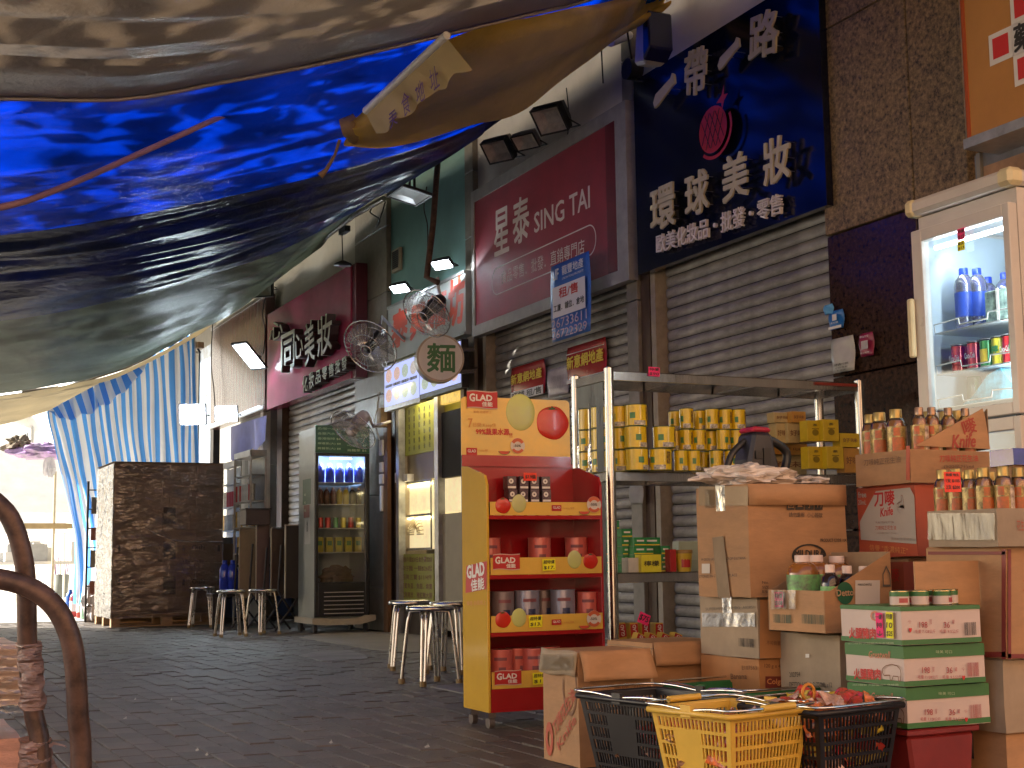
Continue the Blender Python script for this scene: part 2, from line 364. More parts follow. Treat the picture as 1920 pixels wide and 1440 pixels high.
obj('upper_wall', M().box(xL, xR, .06, .54, 4.75, 9), plast2, bld)
obj('shade_overhang', M().box(-6, xR, -1.5, .05, 4.95, 9), plast2, bld)  # unseen overhang added to keep direct sun off the facade
# bays: x-ranges from the photograph
def bx(px, py=600): return lp(px, py)[0]
bA0, bA1 = bx(665), bx(725); bB0, bB1 = bx(873), bx(889); bC0, bC1 = bx(1175), bx(1196); bD0, bD1 = bx(1549, 420), bx(1812, 200)
bE1 = bx(500)
obj('fascia', M().box(bx(400), bA0-.003, .05, .5, lp(515,583)[1]-.05, 4.75), mat('pale_fascia', (.46,.45,.40), .7, 0, .1, 2), bld)
obj('fascia', M().box(bB1+.003, bC0-.003, .05, .5, 3.4, 4.75), plast, bld)
obj('fascia', M().box(bC1+.003, bD0-.003, .05, .5, 3.4, 4.75), mat('lilac_fascia', (.72,.69,.66), .7, 0, .08, 2), bld)
obj('teal_panel', M().box(bA1+.003, bB0-.003, .05, .5, 2.6, 4.75), teal, bld)
def pillar(x0, x1, zs, m, y0=0.0, mats=None):
    for i, (a, b) in enumerate(zip(zs, zs[1:])):
        g = .004; obj('cladding_panel', M().box(x0+g, x1-g, y0, .545, a+g, b-g), (mats[i] if mats else m), bld, bevel=.004)
zA = [0] + [lp(695, y)[1] for y in (1100, 930, 745, 562)] + [4.2, 4.9]
pillar(bA0, bA1, zA, stone)
pillar(bB0, bB1, [0, .6, 1.2, 1.8, 2.4, 3.0, 3.6, 4.2, 4.9], stone)
pillar(bC0, bC1, [0, .63, 1.26, 1.9, lp(1185,565)[1], lp(1185,290)[1], 4.3, 4.9], stone)
zg = (lp(1552,444)[1]+lp(1791,363)[1])/2
xm = bx(1716, 350)
pillar(bD0, xm, [0, .85, 1.7, zg], None, 0, [polished]*3); pillar(xm, bD1+.12, [0, .85, 1.7, zg], None, 0, [polished]*3)
pillar(bD0, xm, [zg+.0, 3.7, 4.9], granite, -.012, None); pillar(xm, bD1, [zg, 3.7, 4.9], granite, -.012, None)
pillar(bE1-.10, bE1+.02, [0, 1, 2, 2.75, 4.6], mat('grey_post', (.3,.3,.3), .5), .02)
# fine brown door jambs beside the shutters
jamb = mat('brown_jamb', (.085,.05,.032), .5, .2, .3, 8); jamb2 = mat('pale_jamb', (.34,.29,.22), .5, 0, .2, 8)
for px0, px1, m in ((1196,1212,jamb),(1214,1223,jamb2),(889,899,jamb),(899,905,jamb2),(517,526,jamb),(727,735,jamb),(738,746,jamb2)):
    obj('door_jamb', M().box(bx(px0), bx(px1)-.003, .03, .3, 0, 2.85), m, bld)
# rolling shutters
def shutter(label, px0, px1, ztop, m, pitch=.075, y=.12, dirt=None):
    x0, x1 = bx(px0), bx(px1); L = x1-x0
    t = thing('roller_shutter', label, 'shutter', (XF+y, BY-x0, 0), R90, 'roller shutters of the closed shops')
    pr = [(.005,0),(.004,.006),(-.003,.014),(-.006,.028),(-.006,.048),(-.002,.064),(.005,.071)]
    k = pitch/.075; vs = []; fs = []
    for xx in (0, L): vs += [(xx, a, b*k) for a, b in pr]
    n = len(pr); fs = [(i, i+n, i+n+1, i+1) for i in range(n-1)]
    mb = M(); mb.add([vs[0], vs[n], vs[n+1], vs[1]], [(0,1,2,3)])
    mb.add(vs, fs, True); me = mb.mesh('slat'); me.materials.append(m)
    i = 0; z = .02
    while z < ztop:
        o = bpy.data.objects.new('slat', me); COL.objects.link(o); o.parent = t; o.location = (random.uniform(-.002,.002), random.uniform(-.002,.002), z); z += pitch
    obj('bottom_rail', M().box(0, L, -.02, .02, 0, .02), galv, t)
    obj('backing', M().box(0, L, .02, .03, .02, ztop), darkin, t)
    return t
shm = mat('shutter_steel', (.33,.31,.28), .5, .25, .3, 3.5, bump=.1, bscale=40, stretch=(1.5,1,4), rand=.12)
shm2 = mat('shutter_steel_worn', (.40,.37,.33), .42, .45, .3, 3, bump=.1, stretch=(1,1,4), rand=.1)
shutter('grey ribbed roller shutter under the dark blue sign with gold characters', 1224, 1549, 2.85, shm)
shutter('grey ribbed roller shutter under the framed maroon sign, with posters taped on it', 906, 1174, 2.85, shm)
shutter('shiny pale roller shutter under the magenta sign, behind the drinks fridge', 527, 664, 2.85, shm2, .085)
# ================================================================== TARPAULINS
def resample(c, n):
    L = [0]
    for a, b in zip(c, c[1:]): L.append(L[-1]+(b-a).length)
    out = []
    for i in range(n+1):
        s = L[-1]*i/n; k = 0
        while k < len(L)-2 and L[k+1] < s: k += 1
        f = (s-L[k])/max(L[k+1]-L[k], 1e-6)
        p0, p1, p2, p3 = c[max(k-1,0)], c[k], c[k+1], c[min(k+2, len(c)-1)]
        out.append(.5*((2*p1)+(p2-p0)*f+(2*p0-5*p1+4*p2-p3)*f*f+(3*p1-p0-3*p2+p3)*f**3))
    return out
def tarp(name, label, curves, m, nu=150, nv=60, amp=.02, folds=14, sag=0, seed=0, thick=.002, group=None, cat='tarpaulin'):
    rs = [resample(c, nu) for c in curves]; k = len(rs)-1
    def fn(u, v):
        t = v*k; i = min(int(t), k-1); f = t-i; j = min(int(round(u*nu)), nu)
        p0, p1, p2, p3 = rs[max(i-1,0)][j], rs[i][j], rs[i+1][j], rs[min(i+2,k)][j]
        p = .5*((2*p1)+(p2-p0)*f+(2*p0-5*p1+4*p2-p3)*f*f+(3*p1-p0-3*p2+p3)*f**3) if k > 1 else p1*(1-f)+p2*f
        e = min(1, 6*v*(1-v)+.15)
        wv = mnoise.noise((u*2.2+seed, v*folds, seed*1.7))*1.0+mnoise.noise((u*5+seed, v*folds*2.3+u*3, 3+seed))*.45+mnoise.noise((u*14, v*folds*5+u*6, 7+seed))*.16
        return p+V((0, 0, wv*amp*e-sag*4*v*(1-v)))
    mb = M().grid(fn, nu, nv); o = obj(name, mb, m); tag(o, label, cat, group)
    s = o.modifiers.new('thick', 'SOLIDIFY'); s.thickness = thick; return o
brown_t = sheet_mat('brown_tarp', (.50,.42,.34), .52, .22, .3, .22, 2.5, .4, 40, (1,1,1))
blue_t = sheet_mat('blue_tarp', (.001,.17,.72), .8, .03, .25, .5, 2.5, .5, 22)
shaded_blue_t = sheet_mat('shaded_blue_tarp', (.010,.034,.15), .55, .10, .28, .5, 3, .45, 14)  # blue tarp again, its shade and doubled layers put into the colour
green_t = sheet_mat('grey_green_tarp', (.21,.245,.205), .45, .07, .36, .3, 3, .4, 12)
beige_t = sheet_mat('beige_tarp', (.50,.44,.31), .6, .08, .4, .25, 2, .4, 10)
Bf = [P(-1650,320,6.1), P(-700,215,6.5), P(-200,186,6.8), P(0,181,6.9), P(230,182,7.1), P(420,150,7.2), P(600,116,7.3), P(800,70,7.4), P(1000,22,7.6), P(1110,-6,7.8), P(1400,-110,8.1)]
tarp('brown_tarpaulin', 'brown translucent tarpaulin nearest overhead, across the top left', [[V((-3.8,1.8,2.9)),V((-1.6,2.2,2.9)),V((0,2.6,3.0)),V((2,2.7,3.3)),V((4.6,2.8,4.3))], [V((-3.8,4.4,2.75)),V((-1.6,4.4,2.8)),V((0,4.5,2.85)),V((2,4.6,3.15)),V((4.7,4.8,4.25))], Bf], brown_t, amp=.04, folds=30, seed=3)
Bb = [p+V((0,-.35,.22)) for p in Bf]
L2 = [P(-1450,510,9.7), P(-700,460,9.9), P(-200,445,10.1), P(0,441,10.2), P(200,412,10.2), P(400,374,10.1), P(640,318,10), P(860,250,9.9), P(1000,178,9.8), onX(1095,104,4.75), onX(1240,-8,4.75)]
tarp('blue_tarpaulin', 'bright blue translucent tarpaulin with dappled light, strung across the lane', [Bb, [(a+b)/2+V((0,0,-.10)) for a, b in zip(resample(Bb,20), resample(L2,20))], L2], blue_t, amp=.035, folds=12, seed=5)
L3 = [P(-420,618,12.9), P(-200,605,13.1), P(0,600,13.2), P(230,560,13.2), P(480,488,12.9), P(620,422,12.6), onX(710,360,4.75)]
L2b = [p+V((0,0,.03)) for p in L2[:9]]+[onX(1095,104,4.72)]
E3 = resample(L3, 20); E2 = resample(L2b, 20)
tarp('shaded_blue_tarpaulin', 'glossy blue tarpaulin fold beyond the bright part, coloured navy for shade and double layers', [L2b, [a.lerp(b,.33)+V((0,0,-.06)) for a, b in zip(E2,E3)], [a.lerp(b,.66)+V((0,0,-.04)) for a, b in zip(E2,E3)], L3], shaded_blue_t, amp=.075, folds=11, seed=9)
L4 = [P(-90,742,19), P(0,738,19), P(120,718,19), P(230,690,19), P(355,625,19.3), onX(482,530,4.78)]
L3b = [p+V((0,0,.03)) for p in L3]
E4 = resample(L4, 20); E3b = resample(L3b, 20)
tarp('green_tarpaulin', 'grey green tarpaulin with thin folds over the far shops', [L3b, [a.lerp(b,.5)+V((0,0,-.16)) for a, b in zip(E3b,E4)], L4], green_t, amp=.075, folds=8, seed=12)
L4b = [p+V((0,0,-.03)) for p in L4]
L5 = [P(-70,800,22), P(0,797,22), P(100,765,22), P(230,708,22), P(355,632,21.8), onX(470,548,4.8)]
tarp('beige_tarpaulin', 'pale beige tarpaulin at the far end above the striped curtain', [L4b, [a.lerp(b,.5)+V((0,0,-.05)) for a, b in zip(resample(L4b,20),resample(L5,20))], L5], beige_t, amp=.07, folds=5, seed=15)
# overlapping hem lines on the brown tarp and ropes
hem = obj('hem', M().tube([p+V((0,0,-.012)) for p in resample(Bf, 60)], .012, 5), brown_t, bpy.data.objects['brown_tarpaulin'])
# yellow awning folded out from the wall
yel_t = sheet_mat('mustard_awning_cloth', (.72,.46,.08), .5, .02, .5, .3, 3, .4, 20)
cream_t = sheet_mat('cream_valance_cloth', (.70,.54,.26), .3, .04, .5, .2, 3, .3, 20)
aw = thing('folded_awning', 'mustard yellow folding awning reaching out from the wall under the brown tarpaulin', 'awning', onX(1245, -5, 4.9))
def rel(ps): return [V(p)-V(aw.location) for p in ps]
up = rel([P(655,232,8.1), P(700,190,7.9), P(780,118,7.5), P(850,66,7.2), P(960,34,7.3), P(1080,10,7.8), onX(1250,-14,4.85)])
mid = rel([P(648,250,8.15), P(720,232,8.0), P(800,196,7.9), P(900,156,7.8), P(1000,118,7.9), P(1110,66,8.2), onX(1252,2,4.85)])
low = rel([P(650,272,8.2), P(720,276,8.2), P(800,262,8.3), P(880,240,8.35), P(970,212,8.5), P(1090,122,8.8), onX(1252,14,4.85)])
A_, B_, C_ = resample(up,60), resample(mid,60), resample(low,60)
def awf(u, v):
    j = min(int(round(u*60)),60); p = A_[j].lerp(B_[j], v*2) if v < .5 else B_[j].lerp(C_[j], v*2-1)
    return p+V((0,.05*math.sin(v*9+u*4),0))*1.0+V((0,0,.02*mnoise.noise((u*6,v*5,1))))
obj('canopy', M().grid(awf, 60, 16), yel_t, aw)
ba, bb = P(686,208,7.75)-V(aw.location), P(838,66,6.95)-V(aw.location)
obj('front_bar', M().cyl(ba, bb, .022, n=10), whitepl, aw)
def vf(u, v):
    p = ba.lerp(bb, u); d = .11+.022*abs(math.sin(u*math.pi*4.5))+.02*u
    return p+V((.02*math.sin(u*20)*v, 0, -.015-d*v))+(V((.13,.03,.02))*v*(.5+u*.5))
val = obj('valance', M().grid(vf, 60, 6), cream_t, aw)
vt = M(); vx = (bb-ba); vl = vx.length
for i, ch in enumerate('美食地址'):
    u = .22+.17*i; p = ba.lerp(bb, u)+V((.05,-.02,-.11)); vs, fs, a, b, e, g = glyphs(ch, .01)
    tdir = vx.normalized(); tup = V((-.15,0,1)).normalized()
    vt.add([p+tdir*((x-(a+b)/2)*.10)+tup*((y-(e+g)/2)*.13) for x, y in vs], fs)
obj('lettering', vt, ink('purple', (.13,.05,.17)), val)
obj('end_wrap', M().tube(rel([P(640,240,8.15), P(655,236,8.15), P(668,250,8.18), P(660,268,8.2)]), [.05,.075,.07,.02], 10), mat('brown_cloth', (.2,.13,.06), .8), aw)
obj('strap', M().tube(rel([P(637,262,8.1), P(628,290,8.1), P(612,318,8.1), P(600,330,8.1)]), [.010,.008,.012,.022], 6), mat('brown_cloth', (.2,.13,.06), .8), aw)
obj('bracket', M().cyl(rel([onX(1145,80,4.6)])[0], rel([onX(1180,66,4.9)])[0], .03, n=10), whitepl, aw)
def rope(name, label, pts, r, m, cat='rope', n=6, k=40):
    o = obj(name, M().tube(resample([V(p) for p in pts], k), r, n), m); return tag(o, label, cat)
cord = mat('dark_cord', (.01,.012,.03), .7)
rope('pink_strap', 'dusty pink strap slung diagonally under the blue tarpaulin', [P(-900,480,6.4), P(-200,415,6.8), P(0,389,7.0), P(120,350,7.3), P(290,275,7.8), P(400,225,8.1), P(465,196,8.3)], .018, mat('pink_webbing', (.34,.20,.24), .7), 'strap')
rope('thin_cord', 'thin dark cord continuing the pink strap up to the brown tarpaulin edge', [P(465,196,8.3), P(530,155,8.2), P(592,115,7.9)], .006, cord, 'cord')
rope('thin_cord', 'upper of two dark cords running level under the blue tarpaulin', [P(-900,420,8.5), P(0,331,8.9), P(300,282,9.0), P(480,245,9.1), P(645,218,9.1)], .007, cord, 'cord')
rope('thin_cord', 'lower and thicker of two dark cords sagging under the blue tarpaulin', [P(-900,430,8.5), P(0,334,8.8), P(150,322,8.8), P(330,298,8.9), P(480,270,9.0), P(560,240,9.1)], .011, cord, 'cord')
# trees in front of the sun whose leaves dapple the tarpaulins (above the frame)
leafm = mat('leaf', (.05,.10,.03), .5)
lf = M(); rr = random.Random(5)
for k in range(98):
    c = V((rr.uniform(-8, 3), rr.uniform(5, 20), rr.uniform(5.4, 6.6)))
    for i in range(55):
        p = c+V((rr.gauss(0,.55), rr.gauss(0,.55), rr.gauss(0,.25))); a = V((rr.uniform(-1,1), rr.uniform(-1,1), rr.uniform(-.5,.5))).normalized()*.16; b = a.orthogonal().normalized()*.08
        lf.add([p-a, p+b, p+a, p-b], [(0,1,2,3)])
tr = thing('shade_tree', 'leafy tree whose crown spreads above the tarpaulins', 'tree', (-5.5, 9, 0))
ob = obj('crown', lf, leafm, tr); ob.location = -V(tr.location)
tk = M().tube([(0,0,0),(.1,0,2),(.3,.2,4),(1.2,.4,5.8)], [.2,.17,.14,.07], 10)
for q in ((3,4,5.9),(4,-3,6.1),(-1,5,5.8),(6,1,6)): tk.tube([(.3,.2,4),(q[0]*.5,q[1]*.5,5.4),q], [.09,.06,.03], 7)
obj('trunk', tk, mat('bark', (.09,.07,.05), .9, bump=.4, bscale=20), tr)
blk = thing('sun_block', 'plain unseen block added on the far side of the lane to shade it', 'building', (-1.7, 4, 0))  # unseen block added to keep the low sun off the lane
obj('wall', M().box(-3, 0, 10.5, 15.9, 0, 4.6), plast2, blk)
# unseen building added behind the camera to bounce warm light forward
far = thing('bounce_building', 'unseen warm painted building added behind the camera to bounce light', 'building', (0, -10, 0))
obj('wall', M().box(-14, 16, -1, 0, 0, 12), mat('salmon_bounce', (.70,.43,.26), .85, 0, .1, .5), far)
wm_ = M()
for i in range(9):
    for j in range(3): wm_.box(-12+i*3, -10.6+i*3, .001, .03, 1.5+j*3.4, 3+j*3.4)
obj('windows', wm_, mat('dark_pane', (.03,.035,.04), .1), far); far.children[-1]['kind'] = 'stuff'
# ================================================================== SIGNS AND WALL FITTINGS
signred = mat('maroon_sign_vinyl', (.30,.030,.052), .52, 0, .18, 2.5, bump=.06, bscale=12)
signframe = mat('sign_frame_grey', (.38,.36,.34), .5, .3, .15, 8)
letterw = ink('sign_white', (.74,.66,.62))
def sign_thing(name, label, x0, yt0, yb0, x1, yt1, yb1, X, cat='sign', group=None):
    o, W, H = FR(x0, yt0, yb0, x1, yt1, yb1, X); t = thing(name, label, cat, o, R90, group); return t, W, H
def rrect_outline(c0, c1, r, th, face, off, mb, n=8):
    """outline of a rounded bar between u=c0[0]..c1[0], v=c0[1]..c1[1]"""
    x0, z0 = c0; x1, z1 = c1; pin, pout = [], []
    for cx, cz, a in ((x1-r,z1-r,0),(x0+r,z1-r,90),(x0+r,z0+r,180),(x1-r,z0+r,270)):
        for i in range(n+1):
            q = math.radians(a+90*i/n); pin.append((cx+(r-th)*math.cos(q), cz+(r-th)*math.sin(q))); pout.append((cx+r*math.cos(q), cz+r*math.sin(q)))
    ux, uz, nn = FACES[face]; k = len(pin)
    vs = [tuple(ux*x+uz*z+nn*off) for x, z in pin]+[tuple(ux*x+uz*z+nn*off) for x, z in pout]
    return mb.add(vs, [(i, (i+1) % k, (i+1) % k+k, i+k) for i in range(k)])
t, W, H = sign_thing('shop_sign', 'maroon sign in a grey frame with big white lettering and an outlined pill', 884, 361, 632, 1175.5, 184, 527, XF-.08)
a = face_px(t,'F',888,380); b = face_px(t,'F',1158,508)
ix0, ix1 = a[0], b[0]; iz0 = face_px(t,'F',891,610)[1]*.5+b[1]*.5; iz1 = a[1]*.5+face_px(t,'F',1155,222)[1]*.5
obj('panel', M().box(ix0, ix1,   .012, .075, iz0, iz1), signred, t)
fr = M(); fr.box(0, ix0, 0, .075, 0, H); fr.box(ix1, W, 0, .075, 0, H); fr.box(ix0, ix1, .001, .075, 0, iz0); fr.box(ix0, ix1, .001, .075, iz1, H); obj('frame', fr, signframe, t)
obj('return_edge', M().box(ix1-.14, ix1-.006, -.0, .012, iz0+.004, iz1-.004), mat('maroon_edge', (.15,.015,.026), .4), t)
tpx(t, '星', letterw, 'F', 927, 440, 954, 427, 84, o3=-.012, bold=.022)
tpx(t, '泰', letterw, 'F', 962, 420, 992, 404, 84, o3=-.012, bold=.022)
tpx(t, 'SING', letterw, 'F', 1002, 419, 1058, 392, 38, o3=-.012, bold=.014)
tpx(t, 'TAI', letterw, 'F', 1068, 387, 1106, 368, 40, o3=-.012, bold=.014)
tpx(t, '食品零售．批發．直銷專門店', letterw, 'F', 940, 521, 1096, 461, 27, o3=-.012, bold=.006)
p0 = face_px(t,'F',923,555,-.012); p1 = face_px(t,'F',1118,425,-.012); q0 = face_px(t,'F',933,553,-.012); q1 = face_px(t,'F',933,501,-.012)
pm = M(); rrect_outline((p0[0], q0[1]), (p1[0], q1[1]), (q1[1]-q0[1])/2-.004, .010, 'F', -.009, pm, 10); obj('outline', pm, letterw, t)
dirt = mat('pale_scuff', (.4,.2,.2), .7)
# dark blue sign with raised gold characters
navyb = mat('navy_gloss_panel', (.004,.006,.022), .14, 0, .8, 1.1, col2=(.007,.005,.007), spec=.6)
t, W, H = sign_thing('shop_sign', 'large almost black navy sign with raised gold characters and a red globe', 1192, 150, 517, 1541, -66, 388, XF-.06)
obj('panel', M().box(0, W, 0, .055, 0, H), navyb, t)
gold = mat('gold_letter_face', (.62,.53,.33), .4, .1, .06, 10); peg = mat('letter_peg', (.3,.28,.25), .3, .9)
pg = M()
for ch, cx, cy, hw, hh in (('一',1248,170,21,0),('帶',1307,135,20,84),('一',1369,101,21,0),('路',1435,64,27,84),('環',1245,389,22,78),('球',1309,362,21,80),('美',1381,331,23,84),('妝',1459,299,24,84)):
    sl = .42
    if ch == '一':
        x_, z_ = face_px(t,'F',cx,cy,.07); w_ = face_px(t,'F',cx+hw,cy,.07)[0]-face_px(t,'F',cx-hw,cy,.07)[0]
        mb = M(); pts = [(-.5,-.16),(-.44,-.30),(-.30,-.27),(.32,-.02),(.5,.02),(.47,.24),(.38,.30),(.30,.20),(-.38,.02)]
        vs = [(x_+px_*w_, -.085, z_+pz_*w_) for px_, pz_ in pts]+[(x_+px_*w_, -.07, z_+pz_*w_) for px_, pz_ in pts]; n_ = len(pts)
        mb.add(vs, [tuple(range(n_)), tuple(range(2*n_-1, n_-1, -1))]+[(i, i+n_, (i+1) % n_+n_, (i+1) % n_) for i in range(n_)]); obj('lettering', mb, gold, t)
    else:
        tpx(t, ch, gold, 'F', cx-hw, cy+hw*sl, cx+hw, cy-hw*sl, hh, o3=.07, bold=.022, ext=.014, shear=.0)
    for dx in (-.5, .5):
        for dy in (-.35, 0, .3):
            if ch == '一' and dy: continue
            x_, z_ = face_px(t,'F',cx+dx*hw,cy+dy*hh-dx*hw*sl,.07); pg.cyl((x_,0,z_),(x_,-.07,z_),.003,n=5)
obj('pegs', pg, peg, t)
sm = M(); tpx(t, '歐美化妝品・批發・零售', letterw, 'F', 1235, 459, 1470, 381, 37, o3=.03, bold=.010, ext=.02)
cx, cz = face_px(t,'F',1339,243,.05); rx = face_px(t,'F',1366,243,.05)[0]-cx; rz = cz-face_px(t,'F',1339,287,.05)[1]
redl = mat('red_letter', (.42,.02,.025), .4); mb = M()
mb.add([(cx,-.06,cz)]+[(cx+rx*math.cos(q*math.pi/14),-.06,cz+rz*math.sin(q*math.pi/14)) for q in range(28)], [(0,i+1,(i+1)%28+1) for i in range(28)])
lg = obj('globe_emblem', mb, redl, t); lm = M()
for k in (-.55,-.18,.18,.55):
    for sg in (1,-1):
        a_ = V((k*rx*.9-sg*.0, -.062, 0)); pts = []
        for i in range(9):
            s_ = -1+2*i/8; xx = k+s_*.45*sg; zz = s_
            if xx*xx+zz*zz < .98: pts.append((cx+xx*rx, -.062, cz+zz*rz))
        if len(pts) > 1: lm.tube(pts, .0028, 4)
obj('grid_lines', lm, ink('navy', (.01,.012,.03)), lg)
mb = M(); ring('F', (cx+.012, cz-.01), .88, 1.0, .06, mb, rx*1.28, rz*1.22, 20, -2.3, .4)
for k in ((0,0),): 
    px_, pz_ = cx+rx*.75, cz+rz*1.15
    mb.add([(px_+a*rx, -.06, pz_+b*rz) for a, b in ((-.45,-.12),(-.1,-.2),(-.05,-.55),(.1,-.15),(.38,.05),(.1,.1),(.12,.5),(-.08,.12))], [(0,1,3),(1,2,3),(3,4,5),(0,3,5,7),(5,6,7)])
obj('plane_emblem', mb, redl, t)
# magenta sign with deep cut-out characters
mag = mat('magenta_gloss_panel', (.32,.035,.085), .24, 0, .12, 2, bump=.25, bscale=3, spec=.6)
t, W, H = sign_thing('shop_sign', 'magenta sign with deep dark-sided cut-out characters over the far shutter', 501, 589, 768, 664, 494, 707, XF-.16)
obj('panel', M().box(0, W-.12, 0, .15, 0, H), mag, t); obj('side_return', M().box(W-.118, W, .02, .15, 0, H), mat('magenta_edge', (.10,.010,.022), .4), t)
fg = mat('olive_letter_face', (.25,.22,.15), .5, .1); sd_ = mat('dark_letter_side', (.035,.012,.012), .4)
def deep(ch, x0, y0, x1, y1, h, ext=.12):
    a = V(face_px(t,'F',x0,y0,.12)); b = V(face_px(t,'F',x1,y1,.12)); hh = abs(face_px(t,'F',(x0+x1)/2,(y0+y1)/2-h/2,.12)[1]-face_px(t,'F',(x0+x1)/2,(y0+y1)/2+h/2,.12)[1]); d = b-a
    c = ((a.x+b.x)/2,(a.y+b.y)/2)
    o = text(t, ch, sd_, 'F', c, d.length, hh, bold=.015, ext=.10, off=.02, ang=math.atan2(d.y,d.x))
    text(o, ch, fg, 'F', c, d.length, hh, bold=.015, off=.1215, ang=math.atan2(d.y,d.x), name='letter_face')
for a in (('同',527,664,552,652,68),('心',549,655,568,642,46),('美',571,650,589,634,78),('妝',595,635,622,618,72),('心',505,626,530,612,34)): deep(*a)
for i, ch in enumerate('化妝品零售批發'):
    x = 567+i*12.3; deep(ch, x, 722-i*6.4, x+9.5, 717-i*6.4, 30 if i < 2 else 24)
# far left plum sign
t, W, H = sign_thing('shop_sign', 'blank mottled plum coloured sign at the far left of the row', 396, 612, 806, 497, 556, 765, XF-.14)
obj('panel', M().box(0, W, 0, .13, 0, H), mat('plum_mottled_panel', (.15,.055,.062), .22, 0, .35, 5, bump=.25, bscale=4, stretch=(3,1,.6), col2=(.22,.18,.17)), t)  # plum mottled with dull grey
fm = M(); fm.box(0, W, -.02, 0, 0, .05); fm.box(0, W, -.015, 0, H-.04, H); obj('frame', fm, galv, t)
obj('light_string', M().box(.1, W-.1, -.06, -.03, .03, .05), mat('led_string', (.8,.9,1), emit=1.2, var=0), t)
# pharmacy sign top right
t, W, H = sign_thing('pharmacy_sign', 'orange pharmacy light box with a white-edged red cross at top right', 1803, -60, 287, 1965, -160, 222, XF-.30)
frz = mat('orange_sign_face', (.52,.25,.075), .35, 0, .1, 2)
a = face_px(t,'F',1812,262); obj('face', M().box(a[0], W, .012, .28, a[1], H), frz, t)
ff = M(); ff.box(0, a[0]-.002, 0, .28, 0, H); ff.box(a[0], W, -.02, .28, 0, a[1]-.002); obj('frame', ff, galv, t)
obj('red_border', M().box(a[0], a[0]+.02, .006, .012, a[1], H), ink('rust', (.42,.08,.02)), t)
mb = M(); rb = M(); u = face_px(t,'F',1893,85)[0]-face_px(t,'F',1850,105)[0]; c0 = face_px(t,'F',1874,86)
for gx, gz in ((0,0),(1,0),(2,0),(1,1),(1,-1)): patch(None,'F',(c0[0]+gx*u, c0[1]+gz*u*1.0), u*1.02, u*1.02, None, .0, into=mb)
for m_ in (mb,):
    for i, v in enumerate(m_.v): m_.v[i] = (v[0], v[1]+.008, v[2])
obj('cross', mb, white_ink, t); [patch(t,'F',(c0[0]+gx*u, c0[1]+gz*u, -.008), u*.68, u*.68, ink('cross_red', (.62,.03,.03)), .002, name='cross_square') for gx, gz in ((0,0),(2,0),(1,1),(1,-1))]
text(t, '藥', black_ink, 'F', (c0[0]+u, c0[1], -.005), u*.82, u*.86, .03)
t, W, H = sign_thing('shop_window', 'small framed window with a peach poster under the pharmacy sign', 1832, 300, 470, 1965, 232, 430, XF-.1, 'window')
obj('frame', M().box(0, W, 0, .04, 0, H), greymetal, t); obj('poster', M().box(.06, W, -.006, -.001, .0, H-.07), mat('peach_poster', (.5,.3,.17), .3, var=.25, scale=5), t)
obj('mullion', M().box(.03, .055, -.02, 0, 0, H), mat('pale_mullion', (.3,.28,.24), .5), t)
text(t, '專業配藥', brown_ink, 'F', (.16, H*.45, -.006), .16, .05, .01, off=.009)
# posters and stickers
def poster(name, label, px, X, parts, m, cat='poster', group=None):
    (x0, yt0, yb0, x1, yt1, yb1) = px; o, W, H = FR(x0, yt0, yb0, x1, yt1, yb1, X); t = thing(name, label, cat, o, R90, group)
    mb = M(); mb.grid(lambda u, v: (u*W, -.006-.012*math.sin(u*3.3+v*2.1)*v*(1-v)*4, v*H), 8, 8); s = obj('sheet', mb, m, t)
    b = s.modifiers.new('th', 'SOLIDIFY'); b.thickness = .0015
    for args in parts:
        kind = args[0]
        if kind == 't': _, s_, m_, cx, cz, w_, h_, bo = args; text(t, s_, m_, 'F', (cx*W, cz*H), w_*W, h_*H, bo, off=.0215)
        else: _, m_, cx, cz, w_, h_ = args; patch(t, 'F', (cx*W, cz*H), w_*W, h_*H, m_, .0200)
    return t
bluep = mat('poster_blue', (.05,.16,.5), .3, 0, .1, 5); redp = mat('poster_red', (.42,.03,.03), .25, 0, .1, 5)
t = poster('rental_poster', 'blue and white 租售 estate agent poster taped below the maroon sign', (1036, 500, 646, 1107, 470, 618), XF-.22,
       [('p', white_ink, .5, .50, .86, .40), ('t','UF', white_ink, .17, .86, .16, .14, .03), ('t','龍豐地產', white_ink, .62, .88, .56, .12, .01), ('t','UNION FUNG PROPERTY', white_ink, .62, .775, .56, .03, 0),
        ('t','租/售', red_ink, .5, .60, .5, .13, .03), ('t','工廈．鋪位．倉地', black_ink, .5, .42, .8, .09, .02), ('t','26733611', ink('phone', (.62,.45,.5)), .5, .22, .92, .12, .0), ('t','26722329', ink('phone', (.62,.45,.5)), .5, .08, .92, .11, .0)], bluep)
def tape_bit(x, y, X, s, ang=0):
    c = onX(x, y, X); t = 0
    o = obj('tape_strip', M().add([(-s,0,-s*.3),(s,0,-s*.25),(s,-.004,s*.3),(0,-.012,s*.1),(-s,-.003,s*.25)], [(0,1,3,4),(1,2,3)]), tape, loc=c); o.rotation_euler = (0,ang,R90); return o
poster('estate_poster', 'left of two red posters with yellow characters taped on the shutter', (961, 690, 752, 1022, 673, 738), XF+.09,
       [('t','新意網地產', yellow_ink, .5, .62, .94, .30, .035), ('p', white_ink, .5, .12, 1, .26), ('t','旺鋪 租/售', black_ink, .5, .12, .9, .2, .03)], redp, group='red estate posters')
poster('estate_poster', 'right of two red posters with yellow characters, above the rack corner', (1066, 652, 722, 1137, 632, 704), XF+.09,
       [('t','新意網地產', yellow_ink, .5, .56, .96, .34, .035), ('p', white_ink, .5, .06, 1, .10), ('p', ink('pale_line', (.8,.7,.65)), .5, .80, 1, .02)], redp, group='red estate posters')
